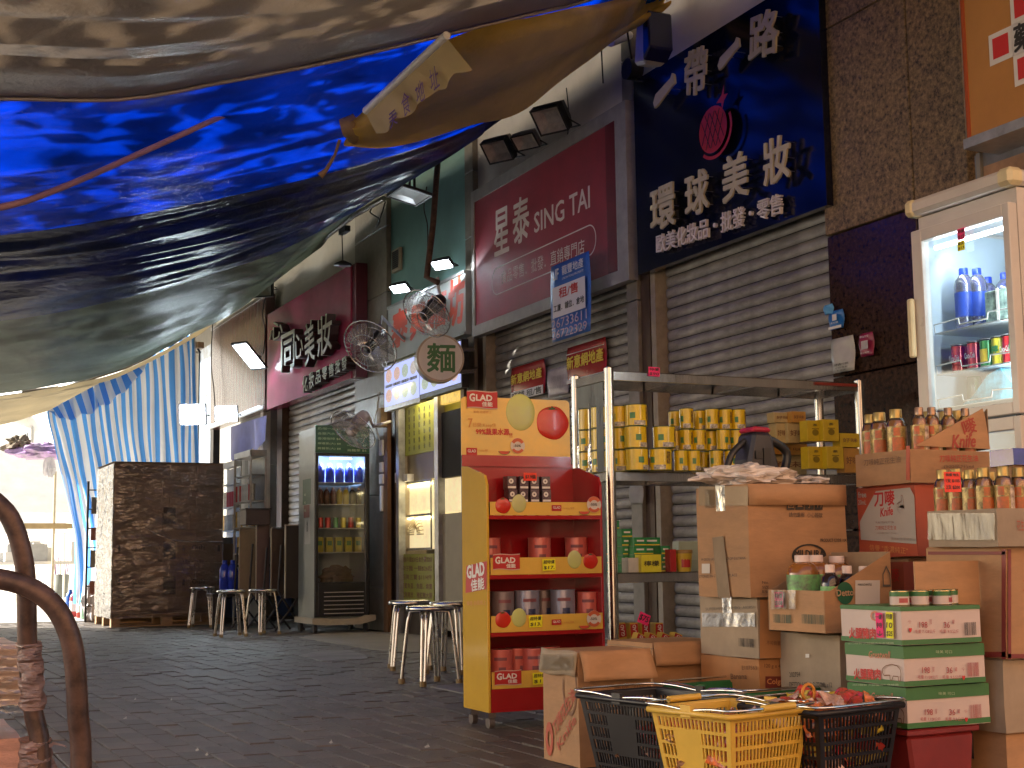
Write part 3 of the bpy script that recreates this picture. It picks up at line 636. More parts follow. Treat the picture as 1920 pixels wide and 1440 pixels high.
poster('notice_sheet', 'crumpled white notice in clear film taped between the two red posters', (1029, 694, 745, 1066, 684, 738), XF+.09,
       [('t','招租', mat('faint_ink', (.35,.33,.36), .6, var=0), .5, .6, .5, .2, .0), ('t','9438 1166', mat('faint_ink', (.35,.33,.36), .6), .5, .3, .7, .1, 0)], mat('lilac_paper', (.50,.46,.48), .3, 0, .15, 12, bump=.6, bscale=14))
poster('notice_sheet', 'grey paper note low on the jamb between the two shutters', (1183, 912, 948, 1206, 906, 942), XF-.01, [], mat('grey_paper', (.35,.34,.32), .6))
poster('wall_sticker', 'light blue scrap of tape at the edge of the dark granite', (1548, 572, 590, 1562, 570, 589), XF-.035, [], mat('sky_tape', (.12,.42,.8), .4), 'sticker')
poster('wall_sticker', 'small blue payment sticker on the dark granite', (1558, 585, 620, 1582, 579, 614), XF-.03, [('p', white_ink, .5, .62, .34, .34), ('p', white_ink, .5, .08, 1, .14), ('t','支付寶', white_ink, .5, .33, .6, .10, 0)], mat('sticker_blue', (.02,.17,.55), .35), 'sticker')
t = poster('wall_sticker', 'white laminated payment sheet on the dark granite', (1563, 638, 703, 1602, 626, 692), XF-.03, [('t','掃碼付款', black_ink, .5, .22, .7, .07, .01), ('t','小店收款', black_ink, .5, .13, .6, .05, 0), ('t','$ 謝謝', black_ink, .5, .05, .4, .04, 0)], mat('laminate_white', (.55,.55,.52), .25), 'sticker')
poster('wall_sticker', 'magenta payment sticker to the right of the white sheet', (1615, 628, 672, 1638, 620, 664), XF-.03, [('p', ink('pale', (.5,.45,.48)), .5, .48, .55, .36), ('t','微信支付', white_ink, .5, .84, .7, .10, .0), ('t','歡迎使用', white_ink, .5, .14, .7, .07, .0)], mat('sticker_magenta', (.30,.02,.07), .35), 'sticker')
# ---- flood lights
lampglass = mat('lamp_reflector', (.72,.70,.64), .3, .35, .2, 12, bump=.2, bscale=10)
def floodlight(label, c, w, h, d, yaw, tilt, lit=0, power=0, face=None, housing=None, size=1.0, arm=True):
    t = thing('floodlight', label, 'floodlight', c, yaw, 'floodlights along the shop fronts'); T = Matrix.Rotation(tilt, 4, 'X')
    mb = M(); mb.T = T
    fr_ = [(-w/2,0,-h/2),(w/2,0,-h/2),(w/2,0,h/2),(-w/2,0,h/2)]; bk = [(-w*.3,d,-h*.3),(w*.3,d,-h*.3),(w*.3,d,h*.3),(-w*.3,d,h*.3)]; md = [(x, d*.35, z) for x, _, z in fr_]
    mb.add(fr_+md+bk, [(0,4,5,1),(1,5,6,2),(2,6,7,3),(3,7,4,0),(4,8,9,5),(5,9,10,6),(6,10,11,7),(7,11,8,4),(8,11,10,9)])
    obj('housing', mb, housing or darkmetal, t, bevel=.004)
    k = .9; g = M(); g.T = T; g.add([(x*k, -.002, z*k) for x, _, z in fr_]+[(x*.45, d*.3 if not lit else -.002, z*.45) for x, _, z in fr_], [(0,1,5,4),(1,2,6,5),(2,3,7,6),(3,0,4,7),(4,5,6,7)])
    obj('lamp_face', g, face or (mat('lit_lamp_face', (.88,.96,1), emit=lit, var=0) if lit else lampglass), t)
    rm = M(); rm.T = T
    for x0_, x1_, z0_, z1_ in ((-w/2,w/2,-h/2,-h*.44),(-w/2,w/2,h*.44,h/2),(-w/2,-w*.45,-h*.44,h*.44),(w*.45,w/2,-h*.44,h*.44)): rm.box(x0_,x1_,-.008,-.0005,z0_,z1_)
    obj('rim', rm, darkmetal, t)
    if arm: obj('bracket', M().tube([(-w*.52,d*.4,0),(-w*.52,d*1.2,-.01),(w*.52,d*1.2,-.01),(w*.52,d*.4,0)], .007, 5), darkmetal, t)
    if power:
        l = bpy.data.lights.new('lamp', 'AREA'); l.shape = 'RECTANGLE'; l.size = w*.85; l.size_y = h*.85; l.energy = power; l.color = (.85,.94,1)
        lo = bpy.data.objects.new('lamp', l); COL.objects.link(lo); lo.parent = t; q = T @ V((0,-.02,0)); lo.location = q
        lo.rotation_euler = (math.pi/2+tilt, 0, 0); lo.rotation_euler = (T @ Matrix.Rotation(math.pi/2, 4, 'X')).to_euler()
    return t
SY = R90
floodlight('left of three silver floodlights above the maroon framed sign', onX(932,284,XF-.30), .25, .20, .17, SY+.5, .75)
floodlight('small flat middle one of three floodlights above the maroon framed sign', onX(985,266,XF-.28), .22, .14, .11, SY+.5, .85, housing=greymetal)
floodlight('right of three silver floodlights above the maroon framed sign', onX(1030,226,XF-.30), .26, .22, .18, SY+.5, .75)
floodlight('square floodlight switched off at the top corner of the magenta sign', onX(490,538,XF-.4), .30, .26, .14, SY+.85, .05, face=mat('beige_lamp_glass', (.45,.42,.36), .3))
floodlight('slim lit lamp tilted beside the plum sign', onX(467,668,XF-.45), .26, .50, .07, SY+.6, .95, lit=1.1, power=9, face=None)
floodlight('left of two dazzling lit floodlights below the plum sign', P(361,777,17.2), .34, .26, .1, SY+1.0, .15, lit=5, power=40)
floodlight('right of two dazzling lit floodlights below the plum sign', P(424,776,17.0), .30, .20, .08, SY+.9, .1, lit=5, power=26)
floodlight('lit lamp on the teal wall right of the hanging rod', onX(829,496,XF-.28), .22, .10, .07, SY+.45, .9, lit=3.5, power=9)
floodlight('lit lamp on the teal wall left of the hanging rod', onX(750,541,XF-.28), .22, .10, .07, SY+.45, .9, lit=3.5, power=9)
floodlight('unlit black lamp hung from two stems over the noodle shop', onX(768,367,XF-.5), .42, .3, .05, SY, 1.35, face=mat('grey_lamp_glass', (.35,.37,.35), .3), arm=False)
t = bpy.data.objects['floodlight.009']
obj('stem', M().cyl((-.05,.02,.03),(-.05,.02,.42),.012,n=6), darkmetal, t); obj('stem', M().cyl((.07,.02,.03),(.07,.02,.42),.012,n=6), darkmetal, t)
# small wall fittings
def wires(label, pts, r=.006, m=None, name='cable'):
    return rope(name, label, pts, r, m or mat('black_cable', (.015,.015,.015), .6), 'cable', 5, 24)
wires('black cable dangling on the white fascia above the maroon sign', [onX(1128,60,XF-.02), onX(1128,100,XF-.03), onX(1131,156,XF-.03)])
wires('thin cable hanging from the tarpaulin edge behind the right floodlight', [onX(1062,165,XF-.02), onX(1066,210,XF-.04), onX(1064,262,XF-.03)], .005)
wires('black cable running down the plum sign edge', [onX(399,600,XF-.2), onX(396,680,XF-.22), onX(401,730,XF-.22), onX(404,780,XF-.2)], .008)
wires('cable looping from the switched off floodlight', [onX(497,560,XF-.3), onX(492,590,XF-.3), onX(497,620,XF-.2), onX(494,660,XF-.22), onX(490,662,XF-.22)], .008)
wires('tangled cable on the stone pillar top beside the teal wall', [onX(700,385,XF-.06), onX(694,398,XF-.1), onX(712,412,XF-.1), onX(705,425,XF-.08), onX(716,400,XF-.1), onX(722,378,XF-.05)], .008)
wires('black cable hanging on the teal wall by the rod', [onX(800,350,XF-.1), onX(795,390,XF-.1), onX(802,430,XF-.12), onX(800,520,XF-.1)], .006)
t = thing('wall_speaker', 'white rounded box with a dark blue side fixed on the fascia beside the navy sign', 'box', onX(1215,78,XF-.3), R90)
obj('body', M().prism([(-.10,-.14),(.04,-.17),(.13,-.08),(.12,.15),(.0,.17),(-.06,.10)], -.06, .10), mat('dirty_white', (.42,.4,.38), .4), t, bevel=.02)
obj('front_band', M().prism([(.05,-.16),(.14,-.09),(.13,.16),(.06,.17)], -.075, .11), mat('deep_blue_plastic', (.01,.012,.06), .2), t, bevel=.01)
t = thing('cable_box', 'round black junction box on the stone strip left of the navy sign', 'box', onX(1193,132,XF-.05), R90)
obj('body', M().cyl((0,-.08,0),(0,.02,0),.075,n=14), darkmetal, t); obj('cable', M().tube([(.03,-.05,.05),(.09,-.1,.12),(.05,-.1,.3),(.12,-.05,.5)], .008, 5), darkmetal, t)
t = thing('ventilation_grille', 'cream louvred vent high on the teal wall', 'vent', onX(737,513,XF+.02), R90)
o_, W, H = FR(737,471,513,751,463,505,XF+.02); t.location = o_
obj('frame', M().box(0,W,-.015,.02,0,H), mat('cream_metal', (.45,.4,.3), .5), t)
for i in range(9): obj('louvre', M().add([(.02,-.02,.03+i*(H-.05)/9),(W-.02,-.02,.03+i*(H-.05)/9),(W-.02,-.018,.05+i*(H-.05)/9),(.02,-.018,.05+i*(H-.05)/9)],[(0,1,2,3)]), darkmetal, t)
t = thing('hanging_lamp', 'small dark spotlight hanging on a wire above the magenta sign', 'lamp', onX(643,498,XF-.35), R90)
obj('shade', M().lathe([(.03,.05),(.09,.02),(.10,0),(.0,0)], n=14), darkmetal, t); obj('wire', M().tube([(0,0,.05),(-.02,0,.2),(-.03,0,.33),(.06,0,.36)], .006, 5), darkmetal, t); obj('clamp', M().box(-.06,.16,-.03,.03,.34,.40), darkmetal, t)
t = thing('pipe', 'long pale conduit running under the tarpaulin edge above the magenta sign', 'pipe', onX(520,525,XF-.28))
obj('conduit', M().tube([onX(a,b,XF-.28)-t.location for a,b in ((512,520),(560,484),(610,445),(662,405),(720,372))], .028, 8), mat('worn_pipe', (.42,.38,.3), .4, .2, .4, 20), t)
# LED tubes between the green and beige tarpaulins
tubem = mat('lit_tube', (1,.97,.88), emit=3, var=0)
t = thing('tube_light', 'long lit fluorescent tube glowing between the green and beige tarpaulins', 'tube light', P(110,722,19.4))
obj('tube', M().cyl((0,0,0), P(255,668,19.8)-t.location, .04, n=8), tubem, t); obj('batten', M().cyl(V((0,.02,-.06)), P(258,672,19.8)-t.location, .03, n=6), greymetal, t)
t = thing('tube_light', 'shorter lit fluorescent tube glowing at the left edge of the frame under the tarpaulins', 'tube light', P(-60,744,19.2))
obj('tube', M().cyl((0,0,0), P(40,733,19.3)-t.location, .035, n=8), tubem, t); obj('batten', M().cyl(V((0,.02,-.06)), P(42,737,19.3)-t.location, .03, n=6), greymetal, t)
beam = obj('timber_beam', M().tube([P(-100,752,19.5), P(110,728,19.7), P(260,680,20), P(370,622,20), onX(500,535,4.75)], .035, 6), mat('dark_beam', (.06,.045,.03), .8)); tag(beam, 'dark pole carrying the tarpaulins and tubes at the far end', 'pole')
# ---- hanging fans
def fan(label, c, axis, R=.25, stand=None, cage=chrome, blade=None, motor=darkmetal, depth=.14):
    t = thing('wall_fan', label, 'fan', c, 0, 'fans fixed around the noodle shop'); ax = V(axis).normalized(); T = ax.to_track_quat('Z', 'Y').to_matrix().to_4x4()
    mb = M(); mb.T = T; K = 30
    for i in range(K):
        q = 2*math.pi*i/K; cs, sn = math.cos(q), math.sin(q)
        mb.tube([(.05*cs,.05*sn,depth/2),(R*.6*cs,R*.6*sn,depth/2*.9),(R*.9*cs,R*.9*sn,depth/4),(R*cs,R*sn,0),(R*.9*cs,R*.9*sn,-depth/4),(R*.6*cs,R*.6*sn,-depth/2*.9),(.05*cs,.05*sn,-depth/2)], .0016, 3, False)
    for r_, z_, th_ in ((R,0,.006),(R*.6,depth/2*.9,.003),(R*.6,-depth/2*.9,.003),(.05,depth/2,.006)):
        mb.tube([(r_*math.cos(2*math.pi*i/24), r_*math.sin(2*math.pi*i/24), z_) for i in range(24)], th_, 5, closed=True)
    obj('cage', mb, cage, t)
    for k in range(3):
        bm_ = M(); bm_.T = T @ Matrix.Rotation(k*2.094, 4, 'Z')
        bm_.grid(lambda u, v: ((.03+u*(R*.86-.03))*math.cos((v-.5)*1.25), (.03+u*(R*.86-.03))*math.sin((v-.5)*1.25), (v-.5)*.07), 5, 4)
        obj('blade', bm_, blade or film_blade, t)
    mo = M(); mo.T = T; mo.lathe([(.0,-depth*.5-.17),(.045,-depth*.5-.165),(.062,-depth*.5-.12),(.062,-depth*.5-.03),(.05,-depth*.5)], n=14); mo.lathe([(.045,-.03),(.045,.04),(.0,.06)], n=12); obj('motor', mo, motor, t)
    if stand: obj('bracket', M().tube([V(p)-V(c) for p in stand], .014, 7), greymetal if motor is darkmetal else whitepl, t)
    return t
film_blade = film_mat('clear_fan_blade', .25, (.6,.6,.6), .15, 0, haze=.25)
c1 = P(694,650,12.0)
fan('large chrome cage fan tilted in front of the stone pillar', c1, (-.62,-.45,-.55), .25, [c1+V((.12,.08,.10)), P(712,610,12.1), P(716,594,12.2), onX(757,636,XF-.1)], depth=.15)
c2 = P(800,588,11.3)
fan('chrome cage fan with a black motor hanging before the white noodle shop sign', c2, (-.62,-.30,-.55), .22, [c2+V((.16,.08,.14)), P(822,540,11.6), P(820,520,11.6)], depth=.13, motor=blackpl)
c3 = P(662,806,12.0)
fan('small white wall fan with clear plastic cage low on the stone pillar', c3, (-.55,-.25,-.62), .215, [c3+V((.18,.10,.12)), P(700,800,12.1), onX(732,790,XF-.1)], cage=film_mat('clear_cage', .35, (.8,.8,.8), .1, 0, haze=.3), motor=whitepl, depth=.08)
t = thing('hanging_rod', 'rusty brown rod hanging down in front of the teal wall', 'rod', onX(821,300,XF-.5))
obj('rod', M().tube([V((0,0,0)), P(812,420,11.7)-t.location, P(800,520,11.6)-t.location, P(822,530,11.55)-t.location], .026, 8), mat('rusty_rod', (.10,.055,.035), .6, .3, .4, 20), t)
# ================================================================== NOODLE SHOP FRONT (between stone pillar and framed sign)
t, W, H = sign_thing('noodle_shop_sign', 'pale sign with red brush characters over the lit menus', 728, 575, 672, 873, 507, 637, XF-.10)
obj('panel', M().box(0, W, 0, .09, 0, H), mat('pale_sign_sheet', (.40,.43,.42), .35, 0, .1, 3), t)
sf = M(); sf.box(0,W,-.015,0,H-.025,H); sf.box(0,W,-.015,0,0,.02); obj('frame', sf, galv, t)
brush = mat('red_brush_paint', (.60,.06,.025), .4)
for ch, x0, y0, x1, y1, h in (('泰',735,622,764,606,66),('興',770,608,797,594,60),('麵',801,592,836,574,62),('坊',841,572,870,556,86)):
    tpx(t, ch, brush, 'F', x0, y0, x1, y1, h, bold=.045, shear=.12)
for i, (x0,yt0,yb0,x1,yt1,yb1,lab) in enumerate(((721,689,766,785,667,742,'left of two bright menu screens over the noodle counter'),(787,666,741,863,641,716,'right of two bright menu screens, partly behind the round sign'))):
    t, W, H = sign_thing('menu_screen', lab, x0, yt0, yb0, x1, yt1, yb1, XF-.20, 'menu screen', 'lit menu screens')
    obj('casing', M().box(-.02, W+.02, .006, .07, -.045, H+.02), galv if i == 0 else darkmetal, t)
    obj('screen', M().box(0, W, 0, .006, 0, H), mat('lit_screen', (.45,.52,.95), emit=.30, var=.0), t)
    rr = random.Random(i+2); cols = [(.62,.42,.36),(.62,.58,.50),(.40,.48,.40),(.55,.36,.36),(.6,.6,.62),(.5,.45,.42)]
    for gx in range(4):
        for gz in range(2):
            mb = M(); c = cols[rr.randrange(6)]; cxx, czz = W*(.14+gx*.24), H*(.25+gz*.5)
            mb.add([(cxx,-.002,czz)]+[(cxx+W*.095*math.cos(q*.524),-.002,czz+H*.17*math.sin(q*.524)) for q in range(12)], [(0,k+1,(k+1)%12+1) for k in range(12)])
            di = obj('dish_picture', mb, mat('dish_%d' % rr.randrange(6), c, emit=.25, var=.3, scale=60), t)
    for gx in range(4): patch(t, 'F', (W*(.14+gx*.24), H*.5), W*.2, H*.07, mat('screen_grey', (.12,.14,.22), emit=.1, var=0), .003)
    text(t, '招牌米線 雲吞麵 牛腩麵 河粉', white_ink, 'F', (W*.5, H*.5), W*.9, H*.05, .01, off=.005)
# round light box
c = P(826,671,11.9); t = thing('round_sign', 'round cream light box with a green character hung from the pillar', 'sign', c, math.radians(-14))
R_ = .203
obj('drum', M().cyl((0,-.0,0),(0,.16,0),R_,n=40), mat('drum_rim', (.42,.36,.27), .4,.2), t, bevel=.01)
fm = M(); fm.add([(0,-.003,0)]+[(R_*.92*math.cos(q*math.pi/20),-.003,R_*.92*math.sin(q*math.pi/20)) for q in range(40)], [(0,i+1,(i+1)%40+1) for i in range(40)]); obj('face', fm, mat('cream_face', (.80,.78,.70), .4, var=.06), t)
text(t, '麵', mat('green_character', (.02,.17,.04), .4), 'F', (0.005,.0), R_*1.16, R_*1.18, .022, off=.006)
obj('bracket', M().box(R_*.8,R_*1.45,.05,.10,.07,.10).box(R_*.8,R_*1.45,.05,.10,-.12,-.09), darkmetal, t)
# shop front: posts, counter, cabinets and menu boards
bronze = mat('bronze_frame', (.13,.085,.05), .4,.4,.3,8); cream = mat('cream_wall', (.42,.36,.22), .6, 0, .15, 2); beige = mat('beige_panel', (.36,.30,.20), .5, 0, .1, 3)
sh = thing('noodle_counter', 'open noodle counter with lit glass cabinets and metal door posts', 'shop front', (XF, BY, 0), R90)
def fp(px, py, o3=0): return face_px(sh, 'F', px, py, o3)
zc = fp(790,760)[1]
obj('back_panel', M().box(bx(745), bx(872), .40, .45, 0, 2.7), cream, sh)
for px0, px1, m in ((745,750,galv),(816,823,galv),(866,872,bronze)): obj('post', M().box(bx(px0), bx(px1), -.02, .05, 0, 2.55), m, sh)
obj('header', M().box(bx(745), bx(872), -.01, .3, 2.5, 2.62), darkmetal, sh)
def cab(x0, yt, yb, x1, yt1, yb1, m, name, y0=.03, y1=.38):
    a, b = fp(x0, yt, -y0), fp(x1, yb1, -y0); z1 = (fp(x0,yt,-y0)[1]+fp(x1,yt1,-y0)[1])/2; z0 = (fp(x0,yb,-y0)[1]+fp(x1,yb1,-y0)[1])/2
    return obj(name, M().box(a[0], b[0], y0, y1, z0, z1), m, sh), a[0], b[0], z0, z1
warmglow = mat('warm_lit_panel', (1,.80,.45), emit=.22, var=.25, scale=3); warmlamp = mat('warm_lamp_strip', (1,.85,.5), emit=4, var=0)
_, a, b, z0, z1 = cab(752,908,1035,814,900,1024, warmglow, 'lit_cabinet', .12)
obj('lamp_strip', M().box(a+.05,b-.03,.10,.118,z1-.04,z1-.025).box(a+.05,b-.03,.10,.118,z1-(z1-z0)*.55,z1-(z1-z0)*.55+.012), warmlamp, sh)
fr_ = M()
for zz in (z0, z0+(z1-z0)*.5, z1): fr_.box(a,b,.09,.10,zz-.012,zz+.012)
fr_.box(a,a+.02,.09,.10,z0,z1).box(b-.02,b,.09,.10,z0,z1); obj('cabinet_frame', fr_, galv, sh)
ho = M(); hc = ((a+b)/2, z0+(z1-z0)*.22)
for k in range(14): 
    q = math.pi*k/13; cxx, czz = hc[0]+.13*math.cos(q), hc[1]+.12*math.sin(q)
    ho.tube([(cxx+.05*math.cos(q)*math.cos(s_*.785), .11-.0+.04*math.sin(s_*.785), czz+.05*math.sin(q)*math.cos(s_*.785)) for s_ in range(8)], .006, 4, closed=True)
obj('coiled_hose', ho, mat('cream_hose', (.6,.5,.32), .4), sh)
_, a, b, z0, z1 = cab(752,855,905,814,848,897, beige, 'counter_shelf', .1)
bxs = M(); bxs.box(a+.03,a+.16,.02,.1,z0,z0+.10).box(a+.2,a+.36,.03,.1,z0,z0+.07); obj('boxes', bxs, whitepl, sh); patch(sh,'F',(a+.09,z0+.05,-.018),.05,.05,red_ink,.001)
_, a, b, z0, z1 = cab(756,762,856,816,752,844, mat('yellow_menu_board', (.40,.42,.055), .5, 0, .08, 3), 'menu_board', .06, .08)
for c_ in range(5):
    for r_ in range(6): text(sh, random.Random(c_*7+r_).choice(['牛腩麵','雲吞麵','魚蛋粉','豬手麵','河粉 $32','米線 $30']), black_ink, 'F', (a+(b-a)*(.2+.16*c_), z0+(z1-z0)*(.88-.15*r_), -.06), (b-a)*.05, (z1-z0)*.11, .015)
_, a, b, z0, z1 = cab(751,1042,1130,813,1035,1122, mat('olive_menu_board', (.33,.32,.05), .5, 0, .08, 3), 'menu_board', .03, .06)
for r_, s_ in enumerate(('燒腩牛雜$30任食外賣加$3','車仔麵 一餸$26起','招牌三寶 $11/4件','蘿蔔魚蛋．魚翅．燒賣','魷魚豬皮．豬紅豬大腸')): text(sh, s_, brown_ink, 'F', ((a+b)/2, z1-(z1-z0)*(.12+.19*r_), -.03), (b-a)*.92, (z1-z0)*.12, .02)
_, a, b, z0, z1 = cab(824,772,898,865,768,890, darkin, 'dark_window', .02, .05)
_, a, b, z0, z1 = cab(826,728,760,873,712,746, mat('food_photo', (.8,.5,.1), emit=.28, var=.6, scale=9, col2=(.5,.6,.2)), 'food_picture', .0, .05)
_, a, b, z0, z1 = cab(824,900,962,866,893,955, warmglow, 'lit_cabinet', .1)
_, a, b, z0, z1 = cab(824,966,1180,868,959,1186, beige, 'counter_front', .02)
obj('kick_plate', M().box(bx(752), bx(814), .02, .3, 0, fp(780,1135)[1]), mat('dark_brown_panel', (.05,.032,.02), .5), sh)
l = bpy.data.lights.new('counter_lamp', 'AREA'); l.energy = 5; l.size = .5; l.color = (1,.8,.5); lo = bpy.data.objects.new('counter_lamp', l); COL.objects.link(lo); lo.parent = sh; lo.location = (bx(790), -.02, 2.3); lo.rotation_euler = (math.radians(-25), 0, 0)
t = thing('power_socket', 'white sockets and plugs screwed to the brown board beside the stone pillar', 'socket', onX(722,880,XF-.02), R90)
for i, (dz, w_, h_) in enumerate(((.22,.10,.16),(.02,.09,.10),(-.10,.11,.10),(-.3,.06,.26))): obj('socket_box', M().box(-w_/2,w_/2,-.05,0,dz-h_/2,dz+h_/2), whitepl, t, bevel=.006)
obj('cable', M().tube([(0,-.06,.3),(-.06,-.1,.5),(.05,-.1,.62),(.0,-.06,.8)], .006, 5), whitepl, t)
t = thing('timber_board', 'orange brown timber upright beside the sockets', 'board', (XF-.03, BY-bx(727), 0), R90)
obj('upright', M().box(0, .12, -.02, .02, 0, 2.45), mat('orange_timber', (.16,.075,.03), .45, 0, .4, 3, stretch=(6,1,.5)), t)
obj('timber_block', M().box(0,.12,-.09,-.022,fp(735,800)[1],fp(735,765)[1]), mat('pale_block', (.42,.28,.14), .6, var=.3), t)
# shop under the plum sign
t = thing('pennant_awning', 'purple blue pennant cloth hanging under the plum sign', 'awning', onX(433,795,XF-.18), R90)
pl = M(); pl.grid(lambda u, v: (u*1.9, -.05*math.sin(u*9)*v, -.04-.02*u-(.42-.12*u+.12*abs(math.sin(u*6.0)))*v), 24, 4); obj('cloth', pl, mat('lavender_cloth', (.16,.17,.42), .6, 0, .2, 3), t)
t = thing('shop_interior', 'dim little shop open behind the can cabinets under the plum sign', 'shop front', (XF, BY, 0), R90)
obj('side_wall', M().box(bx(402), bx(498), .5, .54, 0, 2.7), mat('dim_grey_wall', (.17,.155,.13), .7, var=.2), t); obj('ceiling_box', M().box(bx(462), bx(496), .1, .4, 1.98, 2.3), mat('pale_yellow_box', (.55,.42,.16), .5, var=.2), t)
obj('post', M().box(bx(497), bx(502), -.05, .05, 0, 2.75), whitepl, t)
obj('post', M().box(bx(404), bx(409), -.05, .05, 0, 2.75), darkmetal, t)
# ================================================================== CARTONS AND GOODS
def place(cx, ytop, ybot, xl, xr, d, rot=0.0, zb=None, ymid=None):
    """near vertical edge of a box (px column cx, from ytop to ybot) at depth d, its visible side ends at xl and xr"""
    C = P(cx, ybot, d)
    if zb is not None: C.z = zb
    r = ray(cx, ytop); k = math.hypot(C.x, C.y)/math.hypot(r.x, r.y); H = CAMH+k*r.z-C.z
    ax = V((math.cos(rot), math.sin(rot), 0)); ay = V((-math.sin(rot), math.cos(rot), 0)); ym = ymid or (ytop+ybot)/2
    r = ray(xr, ym); h = CAM+r*((C-CAM).dot(ay)/r.dot(ay)); W = (h-C).dot(ax)
    r = ray(xl, ym); h = CAM+r*((C-CAM).dot(ax)/r.dot(ax)); D = (h-C).dot(ay)
    return C, W, D, H
def soft_box(mb, x0, x1, y0, y1, z0, z1, amp=.003, n=5, seed=0, skip=()):
    c = V(((x0+x1)/2, (y0+y1)/2, (z0+z1)/2))
    def g(p):
        q = p*5+V((seed, seed*.7, 0)); e = V((mnoise.noise(q), mnoise.noise(q+V((9,0,0))), mnoise.noise(q+V((0,9,0))))); return p+e*amp
    A = V((x0,y0,z0)); ex, ey, ez = V((x1-x0,0,0)), V((0,y1-y0,0)), V((0,0,z1-z0))
    for nm, o, u, v in (('F',A,ex,ez),('B',A+ex+ey,-ex,ez),('L',A+ey,-ey,ez),('R',A+ex,ey,ez),('T',A+ez,ex,ey),('D',A+ey,ex,-ey)):
        if nm in skip: continue
        mb.grid(lambda a, b: g(o+u*a+v*b), n, n, False)
    return mb
NB = [0]
def carton(label, cx, yt, yb, xl, xr, d, rot=0, m=None, zb=None, name='cardboard_box', group='cardboard cartons piled on the right', tapes=True, seam=True, open_=False, W_=None, D_=None):
    C, W, D, H = place(cx, yt, yb, xl, xr, d, rot, zb); W = W_ or W; D = D_ or D; NB[0] += 1
    t = thing(name, label, 'box', C, rot, group)
    mb = M(); soft_box(mb, 0, W, 0, D, 0, H, .0035, 5, NB[0]*3.1, ('T',) if open_ else ()); b = obj('body', mb, m or card, t)
    if open_:
        s = b.modifiers.new('t', 'SOLIDIFY'); s.thickness = .004
    elif seam:
        obj('top_flap', M().box(.002, W-.002, .002, D/2-.001, H+.001, H+.004), m or card, t); obj('top_flap', M().box(.002, W-.002, D/2+.001, D-.002, H+.001, H+.004), m or card, t)
    if tapes and not open_:
        tp = M(); e = .004
        tp.add([(-e,D/2-.03,H-.09),(-e,D/2+.03,H-.09),(-e,D/2+.03,H+.006),(-e,D/2-.03,H+.006),(W+e,D/2-.03,H+.006),(W+e,D/2+.03,H+.006),(W+e,D/2-.03,H-.09),(W+e,D/2+.03,H-.09)], [(0,1,2,3),(3,2,5,4),(4,5,7,6)])
        obj('tape_strip', tp, tape, t)
    return t, W, D, H
def lbox(t, s, xl, yl, xr, yr, h, m=black_ink, face='L', bold=.004, **k): return tpx(t, s, m, face, xl, yl, xr, yr, h, o3=0, off=.0045, bold=bold, **k)
def fpatch(t, face, x0, y0, x1, y1, m, off=.004, name='print'):
    a = face_px(t, face, x0, y0); b = face_px(t, face, x1, y1); c = face_px(t, face, x0, y1); d = face_px(t, face, x1, y0)
    ux, uz, n = FACES[face]; return obj(name, M().quad(*[tuple(ux*p[0]+uz*p[1]+n*off) for p in (c, b, d, a)]), m, t)
def barcode(t, face, x0, y0, x1, y1, m=black_ink, off=.0055, nb=22, seed=1):
    a = face_px(t, face, x0, (y0+y1)/2); b = face_px(t, face, x1, (y0+y1)/2); z1 = face_px(t, face, (x0+x1)/2, y0)[1]; z0 = face_px(t, face, (x0+x1)/2, y1)[1]
    rr = random.Random(seed); mb = M(); ux, uz, n = FACES[face]; L = b[0]-a[0]; x = a[0]
    while x < b[0]: 
        w = L/nb*rr.choice((.25,.35,.6)); mb.quad(*[tuple(ux*q[0]+uz*q[1]+n*off) for q in ((x,z0),(x+w,z0),(x+w,z1),(x,z1))]); x += w+L/nb*rr.choice((.3,.5,.8))
    o = obj('barcode', mb, m, t); o['kind'] = 'stuff'; return o
orange_card = mat('orange_carton', (.52,.24,.09), .6, 0, .12, 4)
# --- stack with the MILDURA carton
t, W, D, H = carton('large tall peach carton with oval logo and handling symbols', 1408, 907, 1121, 1308, 1588, 4.95, .0, seam=False)
M1 = t; flp = M(); flp.grid(lambda u, v: (u*W, -.004-.012*math.sin(u*3.1), H-.075*v), 8, 2); obj('fold_flap', flp, card, t).modifiers.new('s','SOLIDIFY').thickness = .003
for i, (x0, x1) in enumerate(((1474,1488),(1490,1506),(1508,1524),(1526,1541))):
    fpatch(t, 'F', x0, 938, x1, 956, black_ink, .0045, 'handling_symbol')
o = tpx(t, '▲', card, 'F', 1493, 946, 1503, 946, -9 if False else 9, bold=0, off=.006); tpx(t, '☂', card, 'F', 1510, 947, 1522, 947, 12, bold=.01, off=.006); tpx(t, '↑↑', card, 'F', 1528, 947, 1539, 947, 11, bold=.02, off=.006); tpx(t, '回', card, 'F', 1476, 947, 1486, 947, 11, bold=.01, off=.006)
lbox(t, '請勿重壓  小心輕放', 1478, 965, 1541, 966, 9, black_ink, 'F', .005); lbox(t, 'PRODUCT CODE 10432', 1537, 1013, 1590, 1013, 6, black_ink, 'F', .012)
c = face_px(t, 'F', 1516, 1042); w1 = face_px(t, 'F', 1548, 1042)[0]-c[0]; mb = M(); ring('F', c, .86, 1, .0045, mb, w1, w1*.56, 30); obj('oval_logo', mb, black_ink, t); tpx(t, 'MILDURA', black_ink, 'F', 1489, 1038, 1544, 1038, 13, bold=.035, off=.0045)
for i, (y, s) in enumerate(((1092,'No.'),(1101,'SIZE'),(1109,'B.No'))): lbox(t, s, 1428, y, 1440, y, 5, black_ink, 'F')
